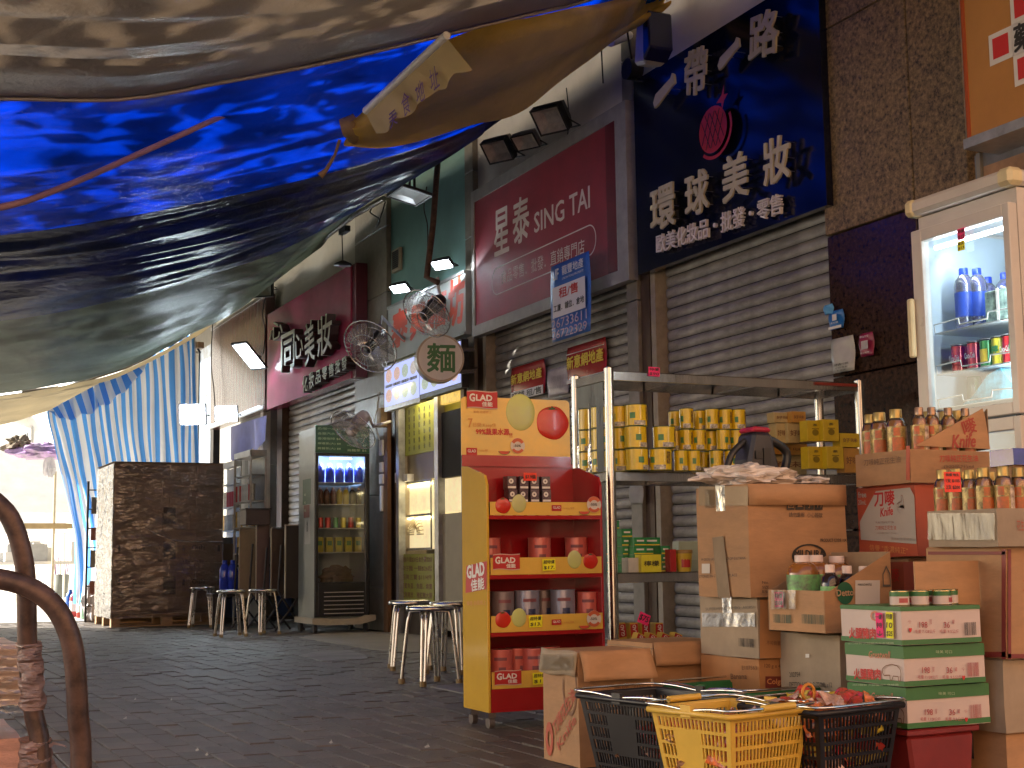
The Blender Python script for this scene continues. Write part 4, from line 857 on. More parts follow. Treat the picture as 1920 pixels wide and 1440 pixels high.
lbox(t, 'M·ZRDE·(A3·40)·NEW·CROP·SULTANA', 1317, 1050, 1400, 1047, 6); lbox(t, 'STORED·IN·COOL·DRY·PLACE', 1313, 1081, 1384, 1078, 5)
fpatch(t, 'L', 1318, 1057, 1333, 1075, ink('label', (.6,.55,.5)), .005, 'paper_label')
tp = M(); a, b, c_, d_ = [face_px(t,'L',*q) for q in ((1338,1008),(1359,1005),(1372,1121),(1349,1121))]; tp.quad(*[(-.006, -q[0], q[1]) for q in (d_, c_, b, a)]); obj('tape_strip', tp, mat('brown_tape', (.25,.17,.1), .2), t)
fpatch(t, 'L', 1324, 918, 1342, 952, tape, .006, 'tape_strip'); fpatch(t, 'L', 1312, 912, 1404, 948, mat('tape_band', (.36,.24,.13), .25), .0035, 'tape_strip')
gb = mat('white_film_bag', (.72,.66,.62), .25, 0, .08, 8, bump=.4, bscale=12, coat=.4)
def crumple(label, name, cat, c, rx, ry, rz, m, seed, rotz=0, n=26, amp=.45, group=None):
    mb = M()
    def fn(u, v):
        a, b = u*2*math.pi, (v-.5)*math.pi; p = V((math.cos(a)*math.cos(b), math.sin(a)*math.cos(b), math.sin(b)))
        k = 1+amp*mnoise.noise(p*2.2+V((seed,0,0)))+amp*.5*mnoise.noise(p*5+V((0,seed,0)))+amp*.25*mnoise.noise(p*12)
        return V((p.x*rx*k, p.y*ry*k, max(0, rz*.75+p.z*rz*k)))
    mb.grid(fn, n, n//2, False); o = obj(name, mb, m, loc=c); o.rotation_euler = (0,0,rotz); return tag(o, label, cat, group)
def on_top(t, u, v, H): 
    r = Matrix.Rotation(t.rotation_euler.z, 3, 'Z'); return V(t.location)+r @ V((u, v, H))
crumple('crumpled white plastic bag lying across the left part of the big peach carton', 'plastic_bag', 'bag', on_top(t, W*.18, D*.4, H+.002), W*.40, D*.34, .042, gb, 3, -.3, 44)
crumple('smaller crumpled white plastic bag at the right end of the big peach carton', 'plastic_bag', 'bag', on_top(t, W*.80, D*.35, H+.002), W*.14, D*.3, .02, gb, 8)
# black canister with red lid and two handles
t = thing('canister', 'black plastic canister with red lid and two curved handles on the peach carton', 'canister', on_top(M1, W*.42, D*.62, H+.002), .0)
mb = M(); mb.prism([(-.075,0),(.085,0),(.078,.06),(.045,.20),(-.035,.20),(-.06,.10)], -.055, .055); obj('body', mb, mat('black_matt_plastic', (.022,.023,.032), .4), t, bevel=.012)
obj('lid', M().prism([(-.04,.202),(.05,.202),(.042,.218),(-.03,.222)], -.05, .05), mat('red_pink_plastic', (.5,.03,.07), .35), t, bevel=.008)
obj('handle', M().tube(resample([V((.04,0,.185)),V((.10,0,.165)),V((.145,0,.13)),V((.135,0,.07)),V((.10,0,.03)),V((.06,0,.02))], 16), .017, 8), blackpl, t)
obj('handle', M().tube(resample([V((-.04,0,.17)),V((-.10,0,.12)),V((-.125,0,.05)),V((-.11,0,.015)),V((-.06,0,.01))], 16), .013, 8), blackpl, t)
obj('panel', M().box(-.035,-.005,-.062,-.055,.10,.13).box(.0,.03,-.062,-.055,.07,.14), darkmetal, t)
# cartons under it
t, W, D, H = carton('carton with a shiny taped window under the large peach carton', 1423, 1123, 1236, 1314, 1466, 4.96, m=cardside)
fpatch(t, 'L', 1318, 1149, 1418, 1175, film_mat('taped_window', .40, (.75,.72,.6), .16, .9, 8, haze=.35), .005, 'tape_strip'); fpatch(t, 'L', 1394, 1160, 1417, 1175, ink('bluegrey', (.08,.12,.22)), .0045)
lbox(t, 'SUPERIMPAC  JUMBO  A02851', 1325, 1143, 1416, 1139, 7, ink('grey', (.12,.1,.08))); barcode(t, 'L', 1387, 1197, 1416, 1213)
fpatch(t, 'F', 1424, 1124, 1464, 1234, orange_card, .003, 'orange_print'); lbox(t, '不可倒置', 1436, 1205, 1462, 1206, 8, brown_ink, 'F')
t, W, D, H = carton('orange printed toothpaste carton third down under the large peach carton', 1425, 1237, 1338, 1316, 1468, 4.96, m=orange_card, tapes=False)
lbox(t, 'E107563', 1393, 1252, 1421, 1252, 8, brown_ink); lbox(t, 'Banana', 1372, 1268, 1402, 1268, 10, brown_ink, bold=.02); lbox(t, '120 g x 48', 1432, 1249, 1466, 1250, 9, brown_ink, 'F', .012)
fpatch(t, 'F', 1434, 1268, 1466, 1290, ink('maroon', (.2,.03,.02)), .004); lbox(t, 'Colgate', 1437, 1279, 1478, 1279, 13, ink('orange', (.7,.3,.1)), 'F', .02)
Cz = V(t.location)
carton('plain carton at the bottom under the peach carton, mostly hidden by baskets', 1425, 1339, 1428, 1316, 1468, 4.96, zb=.003)
# --- front left cartons
t, W, D, H = carton('tall carton with red print and folded flap, frontmost left beside the red display stand', 1088, 1224, 1438, 1019, 1222, 4.85, m=card, zb=.003, tapes=False, seam=False)
mb = M(); mb.grid(lambda u, v: (u*W*.995, -.006-.035*v-.008*math.sin(u*5+v*3), H+.004-.10*v), 10, 6); s = obj('folded_flap', mb, card, t); s.modifiers.new('s','SOLIDIFY').thickness = .004
mb = M(); mb.grid(lambda u, v: (-.005-.012*v, D*u, H+.003-.085*v+.004*math.sin(u*7)), 8, 5); s = obj('folded_flap', mb, cardside, t); s.modifiers.new('s','SOLIDIFY').thickness = .003
fpatch(t, 'L', 1020, 1226, 1087, 1256, tape, .024, 'tape_strip')
obj('top_flap', M().box(0,W,.0,D,H-.02,H-.016), cardin, t)
rdp = ink('faded_red', (.45,.09,.05)); lbox(t, '刀嘜花生油', 1040, 1368, 1078, 1298, 26, rdp, bold=.02); lbox(t, 'Knife', 1048, 1400, 1080, 1345, 18, rdp, bold=.01)
c = face_px(t, 'L', 1070, 1290); mb = M(); ring('L', c, .85, 1, .0045, mb, .055, .095, 24, math.pi*.9, math.pi*2.4); obj('round_logo', mb, brown_ink, t)
c = face_px(t, 'L', 1032, 1385); mb = M(); ring('L', c, .45, 1, .0045, mb, .03, .06, 24); obj('round_logo', mb, rdp, t)
lbox(t, '易碎  小心', 1150, 1288, 1215, 1286, 9, brown_ink, 'F', .01)
t, W, D, H = carton('low wide carton behind the frontmost one, beside its right side', 1228, 1207, 1400, 1214, 1367, 5.25, m=card, zb=.003, tapes=False, seam=False, D_=.35)
mb = M(); mb.grid(lambda u, v: (u*W, -.006-.02*v-.006*math.sin(u*4), H+.004-.085*v), 10, 5); s = obj('folded_flap', mb, card, t); s.modifiers.new('s','SOLIDIFY').thickness = .004
obj('top_flap', M().box(0,W,.0,D,H-.02,H-.016), cardin, t); lbox(t, '向上', 1282, 1290, 1302, 1290, 12, brown_ink, 'F')
# --- antiseptic display tray and bottles
tray = thing('display_tray', 'cut-away carton tray holding antiseptic bottles, with a green round logo', 'box', (0,0,0))
C, W, D, H = place(1548, 1108, 1190, 1441, 1674, 4.62, 0.0); tray.location = C; tray['group'] = 'cardboard cartons piled on the right'
DT = tray; HB = face_px(tray, 'F', 1672, 1034)[1]; th = .004
obj('low_side', M().box(0, th, .0045, D-.0045, 0, H), card, tray)
obj('front_panel', M().prism([(0,0),(W,0),(W,HB),(W*.10,H),(0,H)], 0, th), card, tray)
obj('back_panel', M().prism([(0,0),(W,0),(W,HB),(W*.10,H*1.05),(0,H)], D-th, D), cardin, tray)
obj('end_panel', M().box(W-th, W, th, D-th, 0, HB), cardin, tray); obj('base', M().box(0, W, 0, D, 0, th), cardin, tray)
lbox(tray, '', 0,0,1,1,1) if False else None
barcode(tray, 'L', 1452, 1152, 1486, 1168, ink('dkgreen', (.02,.08,.05))); barcode(tray, 'L', 1506, 1152, 1546, 1170, ink('dkgreen', (.02,.08,.05)), seed=4)
c = face_px(tray, 'F', 1583, 1112); mb = M(); mb.add([(c[0],-.0045,c[1])]+[(c[0]+.034*math.cos(q*math.pi/12),-.0045,c[1]+.037*math.sin(q*math.pi/12)) for q in range(24)], [(0,i+1,(i+1)%24+1) for i in range(24)]); obj('round_logo', mb, mat('print_deep_green', (.015,.10,.05), .5), tray)
tpx(tray, 'Dettol', mat('print_card', (.44,.28,.16), .7), 'F', 1566, 1112, 1600, 1110, 12, bold=.03, off=.0075)
fpatch(tray, 'F', 1602, 1088, 1648, 1136, ink('label', (.6,.5,.46)), .005, 'paper_label'); tpx(tray, 'MORSOCHANTILS', black_ink, 'F', 1606, 1096, 1632, 1096, 4, bold=.01, off=.007)
mb = M(); 
for q in ((1650,1054,1674,1054),(1652,1050,1662,1050)): pass
tpx(tray, '⌂', ink('grey', (.12,.1,.08)), 'F', 1653, 1080, 1668, 1080, 40, bold=0, off=.005)
pricetag(tray, 'L', (*face_px(tray,'L',1464,1124), 0), .050, .052, pinkcard, ['特價','$108'], .008, .02); tray.children[-1].name = 'price_tag'
fpatch(tray, 'L', 1450, 1106, 1496, 1142, tape, .010, 'tape_strip')
amber = film_mat('amber_bottle', .12, (.50,.20,.05), .08, 0, haze=.05); darkbot = mat('dark_brown_bottle', (.022,.008,.008), .1, 0, .1, 5, coat=.5)
def arc_print(t, r, a0, a1, z0, z1, m, name='print', n=8):
    mb = M(); mb.add([((r+.001)*math.cos(a0+(a1-a0)*i/n), (r+.001)*math.sin(a0+(a1-a0)*i/n), z) for z in (z0, z1) for i in range(n+1)], [(i,i+1,i+n+2,i+n+1) for i in range(n)], True)
    return obj(name, mb, m, t)
def bottle(label, c, r, h, bodym, capm, lab=None, neck=.35, group='bottles', name='bottle', shoulder=.72, capr=.42, caph=.10, rot=0, liquid=None, labz=(.2,.6)):
    t = thing(name, label, 'bottle', c, rot, group); s = shoulder*h
    obj('body', M().lathe([(r*.85,0),(r,.01),(r,s*.95),(r*.86,s+(h-s)*.25),(r*.5,s+(h-s)*.55),(r*neck,h-caph*h*.9),(r*neck,h-caph*h)], n=16), bodym, t)
    if liquid: obj('liquid', M().lathe([(r*.9,.004),(r*.93,s*.9),(r*.7,s+(h-s)*.3)], n=14), liquid, t)
    obj('cap', M().lathe([(r*capr,h-caph*h*1.1),(r*capr,h-.003),(r*capr*.93,h)], n=16), capm, t)
    if lab is MATS.get('red_gold_label'):
        rg = MATS['gold_label']; a_ = -2.6+rot; z0, z1 = labz[0]*h, labz[1]*h
        arc_print(t, r, a_-.6, a_+3.6, z0-.01*h, z1+.02*h, rg, 'label', 16)
        arc_print(t, r+.0008, a_+.1, a_+1.3, z0, z0+(z1-z0)*.62, lab, 'red_print', 8); arc_print(t, r+.0008, a_+1.5, a_+2.4, z0, z1, MATS['pale_print'], 'side_print', 6); arc_print(t, r+.0008, a_+.25, a_+.9, z0+(z1-z0)*.68, z1, lab, 'red_print', 5)
    elif lab:
        mb = M(); z0, z1 = labz[0]*h, labz[1]*h; mb.add([((r+.0012)*math.cos(-math.pi*.95+math.pi*1.3*i/14-.6), (r+.0012)*math.sin(-math.pi*.95+math.pi*1.3*i/14-.6), z) for z in (z0, z1) for i in range(15)], [(i,i+1,i+16,i+15) for i in range(14)], True); obj('label', mb, lab, t)
    return t
whitecap = mat('white_cap', (.75,.6,.54), .4, 0, .05, 10); greenlab = mat('green_white_label', (.14,.42,.12), .4, 0, .5, 30, col2=(.6,.5,.45))
SB = M1  # bottles stand in the tray
def btl_px(px, ytop, ybot, d, r, **k):
    p = P(px, ybot, d); q = P(px, ytop, d); return p, q.z-p.z
zb0 = C.z+th
big = 0
for i, (px, yt, d) in enumerate(((1486,1041,4.76),(1504,1041,4.84),(1532,1043,4.90),(1565,1043,4.98))):
    x_ = .066+i*.092; y_ = D-.066-.05*(i == 0); p = V(tray.location)+V((x_, y_, 0)); p.z = zb0; h = P(px, yt, proj(p)[2]).z-zb0
    t = bottle('amber antiseptic bottle with a white cap, %s of the back row in the tray' % ORD[i], p, .056, h, mat('amber_solid', (.30,.11,.022), .1, 0, .15, 4, coat=.6), whitecap, greenlab, group='antiseptic bottles in the cut-away tray', capr=.48, caph=.115, shoulder=.80, labz=(.42,.74))
for i, (px, yt, d) in enumerate(((1533,1059,4.66),(1568,1061,4.70),(1588,1062,4.74),(1610,1061,4.78))):
    x_ = .060+i*.070; y_ = .042; p = V(tray.location)+V((x_, y_, 0)); p.z = zb0; h = P(px, yt, proj(p)[2]).z-zb0
    bottle('dark brown antiseptic bottle with a white cap, %s of the front row in the tray' % ORD[i], p, .033, h, darkbot, whitecap, greenlab, group='antiseptic bottles in the cut-away tray', capr=.5, caph=.13, shoulder=.74, labz=(.30,.68))
t, W, D, H = carton('plain grey-brown carton carrying the antiseptic tray', 1583, 1193, 1430, 1466, 1640, 4.66, m=cardside, zb=.003, tapes=False)
lbox(t, '202754', 1482, 1265, 1502, 1264, 9); lbox(t, 'DETTOL HK AL D 750ML x12', 1482, 1283, 1562, 1284, 9); fpatch(t, 'L', 1512, 1226, 1519, 1233, white_ink)
# --- pork luncheon meat cartons
pigw = mat('pink_white_carton', (.62,.50,.45), .45, 0, .05, 5); pigg = mat('carton_green', (.05,.17,.045), .45, 0, .08, 5); pinkred = ink('rose', (.42,.08,.08))
PG = []
for i, (lab, cx, yt, yb, xl, xr, d) in enumerate((('top white and green luncheon meat carton with neon price cards', 1692,1139,1211,1578,1838,4.25), ('middle white and green luncheon meat carton with a pig drawing', 1697,1213,1289,1587,1846,4.25), ('lowest white and green luncheon meat carton of the three', 1702,1291,1368,1592,1855,4.25))):
    C, W, D, H = place(cx, yt, yb, xl, xr, d, .03*(i-1)); t = thing('printed_carton', lab, 'box', C, .03*(i-1), 'luncheon meat cartons stacked in front'); PG.append((t, W, D, H))
    obj('body', soft_box(M(), 0, W, 0, D, .001, H-.003, .002, 5, i*4+1), pigw, t)
    g1 = M(); e = .0032; hb, ht = H*.15, H*(.10 if i == 0 else .30)
    for z0, z1 in ((.002,hb),(H-ht,H-.001)):
        g1.add([(-e,D,z0),(-e,-e,z0),(W,-e,z0),(-e,D,z1),(-e,-e,z1),(W,-e,z1)], [(0,1,4,3),(1,2,5,4)])
    obj('green_band', g1, pigg, t)
    top = M().box(0, W, 0, D/2-.001, H-.002, H+.001); top.box(0, W, D/2+.001, D, H-.002, H+.001); obj('top_flaps', top, pigg, t)
    Y = yb-yt
    y0 = yt+Y*.66
    lbox(t, '火腿豬肉', xl+16, y0, xl+66, y0+1, 20, red_ink, bold=.03)
    if i: lbox(t, 'Greatwall', xl+44, yt+14, xl+84, yt+15, 13, ink('orange_pink', (.62,.25,.15)), bold=.01, shear=.2)
    else: lbox(t, 'G', xl+56, yt+16, xl+70, yt+16, 18, ink('orange_pink', (.62,.25,.15)), bold=.02)
    lbox(t, '198', cx+30, yt+Y*.45 if i == 0 else yt+Y*.57, cx+45, yt+Y*.45 if i == 0 else yt+Y*.57, 11, pinkred, 'F', .01); lbox(t, '36', cx+76, yt+Y*.45 if i == 0 else yt+Y*.57, cx+87, yt+Y*.45 if i == 0 else yt+Y*.57, 11, pinkred, 'F', .01)
    yy = yt+Y*(.62 if i == 0 else .74); lbox(t, '毛重 7.128公斤', cx+22, yy, cx+60, yy, 7, pinkred, 'F', .004); lbox(t, '毛重 9.5公斤', cx+68, yy, cx+104, yy, 7, pinkred, 'F', .004)
    yy = yt+Y*(.37 if i == 0 else .55); lbox(t, '克/罐', cx+49, yy, cx+53, yy, 10, pinkred, 'F'); lbox(t, '罐', cx+91, yy, cx+96, yy, 8, pinkred, 'F')
    lbox(t, '☂', cx+9 if i == 0 else cx+104, yy, cx+16 if i == 0 else cx+111, yy, 7, pinkred, 'F'); lbox(t, '♥', cx+10 if i == 0 else cx+105, yy+16, cx+16 if i == 0 else cx+111, yy+16, 9, red_ink, 'F')
    barcode(t, 'F', cx+114, yt+Y*.38, cx+136, yt+Y*.72, pinkred if i else black_ink, seed=i)
    if i:
        lbox(t, '味美 可口', cx+56, yt+9, cx+86, yt+9, 6, ink('palegreen', (.4,.5,.3)), 'F')
        # pig outline
        c = face_px(t, 'L', xl+88, yt+Y*.62); mb = M(); s_ = .045
        pig = [(-1,-.1),(-.95,.25),(-.6,.55),(.0,.72),(.55,.62),(.85,.3),(.9,-.1),(.8,-.75),(.62,-.75),(.6,-.35),(.1,-.35),(-.05,-.75),(-.22,-.75),(-.25,-.3),(-.6,-.35),(-.85,-.4)]
        for a, b in zip(pig, pig[1:]+pig[:1]):
            p, q = V((a[0]*s_+c[0], a[1]*s_*.72+c[1])), V((b[0]*s_+c[0], b[1]*s_*.72+c[1])); n_ = V((-(q-p).y, (q-p).x)).normalized()*.0014
            mb.add([(-.005,-v_.x,v_.y) for v_ in (p-n_, q-n_, q+n_, p+n_)], [(0,1,2,3)])
        obj('pig_drawing', mb, brown_ink, t)
    lbox(t, '出口精製 火腿豬肉午餐罐頭', xl+14, yb-5, xl+100, yb-5, 4, ink('palegreen', (.4,.5,.3)))
t, W, D, H = PG[0]
pricetag(t, 'L', (*face_px(t,'L',1653,1172), 0), .034, .075, pinkcard, ['一罐','特','↓'], .008, .03); pricetag(t, 'L', (*face_px(t,'L',1673,1172), 0), .034, .078, yelcard, ['特價','10','$25'], .010, -.02)
sm = mat('gold_tin_rim', (.6,.45,.2), .25, .9)
def can_proto(name, label, r, h, bands, rim, group, cat='can', top=None):
    t = thing(name, label, cat, (0,0,0), 0, group)
    for z0, z1, m, nm in bands: obj(nm, M().lathe([(r,z0*h),(r,z1*h)], n=18), m, t)
    obj('lid', M().lathe([(r*.97,-.0),(r*1.02,.001),(r*1.02,.004)], n=18).lathe([(r*1.02,h-.004),(r*1.025,h),(r*.93,h),(r*.92,h-.003),(0.0001,h-.003)], n=18), top or rim, t)
    return t
pr = can_proto('meat_can', 'x', .0295, .047, ((.0,.62,pigw,'label_band'),(.62,1,pigg,'green_band')), sm, 'small luncheon meat cans on the top carton')
arc_print(pr, .0295, -2.3, -1.3, .010, .024, pinkred); arc_print(pr, .0295, .8, 1.8, .010, .024, pinkred)
for i, (px, dd) in enumerate(((1687,.04),(1724,.05),(1752,.11),(1767,.06),(1779,.13))):
    p = P(px, 1139, 4.30+dd); p.z = t.location.z+H+.002; lab = 'small green and pink meat can, %s from the left on the top luncheon meat carton' % ORD[i]
    if i == 0: pr.location = p; pr['label'] = lab
    else: dup(pr, p, i*1.3, lab)
bint = thing('bin', 'dark red plastic bin under the luncheon meat cartons', 'bin', PG[2][0].location-V((0,0,0)), .06); bint.location.z = .003
zt = PG[2][0].location.z-.006; Wb, Db = PG[2][1], PG[2][2]
obj('body', M().prism([(.03,0),(Wb*.8,0),(Wb*.86,zt-.02),(.01,zt-.02)], .01, Db-.03), mat('dark_red_plastic', (.22,.02,.02), .4), bint, bevel=.01); obj('rim', M().box(-.0, Wb*.9, 0, Db-.02, zt-.02, zt), mat('dark_red_plastic', (.22,.02,.02), .4), bint, bevel=.004)
# --- peanut oil cartons
oilred = mat('carton_red', (.50,.09,.04), .5, 0, .08, 4); oilw = mat('carton_offwhite', (.50,.44,.38), .5, 0, .06, 4)
t, W, D, H = carton('white and red peanut oil carton under the open oil box', 1721, 908, 1044, 1609, 1850, 4.92, m=oilred, tapes=False, name='printed_carton')
KA = (t, W, D, H)
mb = M(); pts = [face_px(t,'L',*q) for q in ((1614,978),(1644,921),(1708,914),(1716,930),(1720,1020),(1616,1012))]; mb.add([(-.0045,-q[0],q[1]) for q in pts], [tuple(range(6))]); obj('white_panel', mb, oilw, t)
lbox(t, '刀嘜', 1641, 936, 1679, 933, 28, red_ink, bold=.03); lbox(t, 'Knife', 1653, 961, 1676, 957, 16, red_ink, bold=.03, shear=.2); lbox(t, 'PURE PEANUT OIL', 1644, 980, 1678, 979, 4, rdp); lbox(t, '刀嘜純正花生油', 1643, 990, 1682, 989, 8, rdp, bold=.01); lbox(t, '(900毫升×12×4)', 1645, 1000, 1682, 1000, 5, rdp)
lbox(t, '香港製造 南順食油', 1672, 1010, 1718, 1012, 5, rdp); lbox(t, '信譽 "香濃純正"', 1632, 1026, 1704, 1033, 12, ink('orange', (.7,.3,.1)), bold=.005); lbox(t, 'free', 1611, 928, 1626, 927, 11, oilw, bold=.02); lbox(t, '20mL', 1611, 942, 1626, 942, 9, oilw, bold=.01)
# thumbs up outline
lbox(t, '☝', 1683, 948, 1697, 944, 34, rdp, bold=0)
t, W, D, H = carton('open brown peanut oil box with a raised triangular printed flap', 1709, 842, 905, 1604, 1856, 4.92, m=card, open_=True, tapes=False)
KB = (t, W, D, H)
lbox(t, '刀嘜純正花生油', 1621, 868, 1690, 861, 12, ink('faded_brown', (.16,.09,.05)), bold=.004); lbox(t, '刀嘜純正花生油', 1760, 860, 1832, 859, 13, red_ink, 'F', .006); lbox(t, '(900毫升)×4', 1768, 875, 1825, 875, 8, ink('faded_brown', (.16,.09,.05)), 'F', 0)
q = [face_px(t,'F',*p) for p in ((1716,836),(1842,766),(1847,785),(1856,842))]; mb = M(); mb.add([(a,-.002,b) for a, b in q]+[(a,.002,b) for a, b in q], [(3,2,1,0),(4,5,6,7),(0,1,5,4),(1,2,6,5)]); obj('raised_flap', mb, card, t)
q2 = [(W,0,face_px(t,'F',1850,842)[1]),(W,0,q[1][1]),(W+.02,.10,q[1][1]-.05),(W,.2,H)]; mb = M(); mb.add(q2, [(0,1,2,3)]); obj('raised_flap', mb, cardin, t).modifiers.new('s','SOLIDIFY').thickness = .003
lbox(t, 'Knife', 1785, 828, 1828, 826, 24, ink('kred', (.38,.05,.03)), 'F', .03, shear=.25); lbox(t, '嘜', 1804, 805, 1828, 795, 30, ink('kred', (.38,.05,.03)), 'F', .02)
fpatch(t, 'L', 1701, 836, 1708, 900, oilred, .005)
oil = film_mat('oil_bottle', .12, (.95,.78,.42), .06, 0, haze=.04); goldcap = mat('gold_cap', (.50,.36,.12), .3, .5); mat('gold_label', (.40,.29,.10), .3, .2, .6, 40, col2=(.16,.12,.03)); mat('pale_print', (.50,.40,.30), .4, 0, .5, 60, col2=(.35,.05,.03)); redlab = mat('red_gold_label', (.52,.09,.02), .35, 0, .35, 26, col2=(.36,.26,.08)); oilliq = mat('oil', (.42,.20,.03), .15, 0, .1, 5)
def oils(tt, lst, lab, grp, side='F', back=0.0, **k):
    """bottles in a row along one side of a tray; each stands inside the tray walls"""
    tx, W, D, H = tt; Rm = Matrix.Rotation(tx.rotation_euler.z, 3, 'Z')
    for i, (px, yt, r) in enumerate(lst):
        q = r+.008+back
        if side == 'F': x, y = face_px(tx, 'F', px, 880, -q)[0], q
        else: x, y = q, -face_px(tx, 'L', px, 880, -q)[0]
        x = min(max(x, r+.008), W-r-.008); y = min(max(y, r+.008), D-r-.008)
        p = V(tx.location)+Rm @ V((x, y, .006)); dd = proj(p)[2]; h = P(px, yt, dd).z-p.z
        bottle(lab % ORD[i], p, r, h, oil, k.get('cap', goldcap), redlab, group=grp, neck=.42, capr=k.get('capr', .62), caph=k.get('caph', .11), shoulder=k.get('sh', .78), liquid=oilliq, labz=(.40,.74), rot=-.3+i*.1)
oils(KB, ((1622,776,.036),(1653,772,.036),(1684,766,.036)), 'gold capped peanut oil bottle, %s from the left, street side of open oil box', 'peanut oil bottles', 'L')
oils(KB, ((1728,762,.030),(1752,762,.030),(1783,763,.030),(1815,764,.030)), 'clear capped peanut oil bottle, %s from the left behind the raised oil box flap', 'peanut oil bottles', 'F', cap=mat('clear_bronze_cap', (.42,.27,.18), .2, .5), capr=.5, caph=.10)
oils(KB, ((1745,770,.030),(1775,770,.030),(1800,770,.030),(1830,768,.030)), 'peanut oil bottle standing %s in the second row of the oil box', 'peanut oil bottles', 'F', .075)
t, W, D, H = carton('big brown carton with dark red edging under the right oil tray', 1887, 1026, 1236, 1742, 2010, 4.38, m=card, tapes=False)
for q_ in ((1880,1030,1888,1236),(1742,1034,1887,1040),(1742,1222,1887,1232)): fpatch(t, 'L', *q_, ink('edging', (.22,.035,.03)), .0045, 'red_edging')
fpatch(t, 'F', 1888, 1030, 1894, 1236, ink('edging', (.22,.035,.03)), .0045, 'red_edging'); fpatch(t, 'F', 1888, 1226, 1960, 1234, ink('edging', (.22,.035,.03)), .0045, 'red_edging'); lbox(t, '刀', 1916, 1098, 1940, 1098, 20, rdp, 'F')
carton('plain brown carton at the bottom right under the red edged one', 1887, 1239, 1376, 1746, 2010, 4.38, m=cardside, tapes=True); 
carton('plain brown carton on the floor at the far bottom right', 1890, 1378, 1455, 1748, 2010, 4.39, m=card, zb=.003)
t, W, D, H = carton('shallow torn brown tray of peanut oil bottles at the right edge', 1871, 952, 1024, 1740, 1995, 4.38, m=cardside, open_=True, tapes=False); KC = (t, W, D, H)
fpatch(t, 'L', 1742, 962, 1868, 1012, film_mat('tray_tape', .12, (.85,.78,.66), .25, .9, 14, (1,1,.3)), .006, 'tape_strip'); lbox(t, '花生油', 1905, 985, 1925, 985, 20, rdp, 'F')
oils(KC, ((1765,880,.030),(1792,878,.030),(1818,880,.030),(1843,876,.030)), 'gold capped oil bottle, %s along the street side of the torn tray', 'peanut oil bottles', 'L')
oils(KC, ((1880,874,.030),(1908,876,.030)), 'gold capped peanut oil bottle, %s along the near side of the shallow torn tray', 'peanut oil bottles', 'F')
oils(KC, ((1800,884,.030),(1830,884,.030),(1856,884,.030)), 'gold capped oil bottle, %s in the inner row of the torn tray', 'peanut oil bottles', 'L', .08)
C = P(1787, 922, 4.34); t2 = thing('price_card', 'neon red price card for two oils hung before the bottles in the right tray', 'price card', C, 0)
patch(t2, 'F', (0,.03), .066, .062, redcard, 0, .02, 'card'); mb = M(); text(None,'特價 每支', black_ink,'F',(0,.052),.052,.009,.02,into=mb); text(None,'1支 $105',black_ink,'F',(0,.034),.054,.012,.02,into=mb); text(None,'2支 $200',black_ink,'F',(0,.014),.054,.013,.02,into=mb); obj('writing', mb, black_ink, t2)
cp = P(1774,1141,4.42); sh_ = thing('cardboard_sheet', 'plain upright cardboard flap behind the small meat cans', 'cardboard', cp, 0)
a, b = face_px(sh_,'F',1714,1053), face_px(sh_,'F',1834,1053); obj('sheet', M().box(a[0], b[0], 0, .005, -.0, a[1]), card, sh_)
t, W, D, H = carton('small red printed box glimpsed between the antiseptic tray and the cardboard flap', 1700, 1056, 1190, 1668, 1760, 4.86, m=mat('dull_red_card', (.34,.08,.05), .6), tapes=False, name='printed_carton'); lbox(t, '嘜', 1672, 1078, 1688, 1078, 26, red_ink)
t, W, D, H = carton('hidden brown carton carrying the white and red oil carton', 1721, 1046, 1425, 1612, 1850, 4.92, m=card, zb=.003)
# purple drink box and white box at the right edge
t, W, D, H = carton('glossy purple multipack at the right edge in front of the white fridge', 1900, 842, 872, 1855, 1990, 4.7, m=mat('purple_gloss_pack', (.05,.02,.30), .15, 0, .3, 14, coat=.5), tapes=False, name='multipack', group='drinks multipacks'); t.location.z += .0
t, W, D, H = carton('brown carton carrying the purple multipack at the right edge', 1902, 873, 905, 1850, 1990, 4.72, m=card, tapes=False)
# ================================================================== STEEL RACK
RK = 1.066
C = P(1152, 1200, 6.1*RK); C.z = 0
rk = thing('steel_rack', 'stainless steel shelving rack of tins with clear plastic guards', 'rack', C, 0)
r = ray(1618, 900); RW = ((CAM+r*(C.y/r.y))-C).x; r = ray(1083, 900); RD = (CAM+r*(C.x/r.x)).y-C.y
def rz(px, py, y=0): return face_px(rk, 'F', px, py, -y)[1]
zT = rz(1160, 696); zM = rz(1170, 884); zL = rz(1170, 1074); zB = zL-(zM-zL)+.05
for x in (0, RW):
    for y in (0, RD): obj('post', M().cyl((x,y,.02),(x,y,zT+.012),.0235,n=16).lathe([(.012,zT+.012),(.012,zT+.02),(.0,zT+.022)], x, y, 10), steel, rk); obj('foot', M().cyl((x,y,0),(x,y,.03),.03,n=12), rubber, rk)
for i, z in enumerate((zT, zM, zL, zB)):
    a = .046; mb = M(); mb.box(-.005, RW+.005, -.012, RD+.012, z-.003, z)
    mb.box(-.0, RW, -.014, -.010, z-a, z-.003).box(0, RW, RD+.010, RD+.014, z-a, z-.003).box(-.014,-.010,0,RD,z-a,z-.003).box(RW+.010,RW+.014,0,RD,z-a,z-.003)
    for k in (.28,.56,.84): mb.box(RW*k-.02, RW*k+.02, .0, RD, z-a*.9, z-.003)
    obj('shelf', mb, steel, rk, bevel=.0015)
pf = film_mat('rack_plastic', .12, (.93,.93,.9), .08, .5, 5, (1,1,.3), .02)
obj('side_guard', M().quad((-.016,.03,zM),(-.016,RD-.03,zM),(-.016,RD-.03,zT-.05),(-.016,.03,zT-.05)), pf, rk)
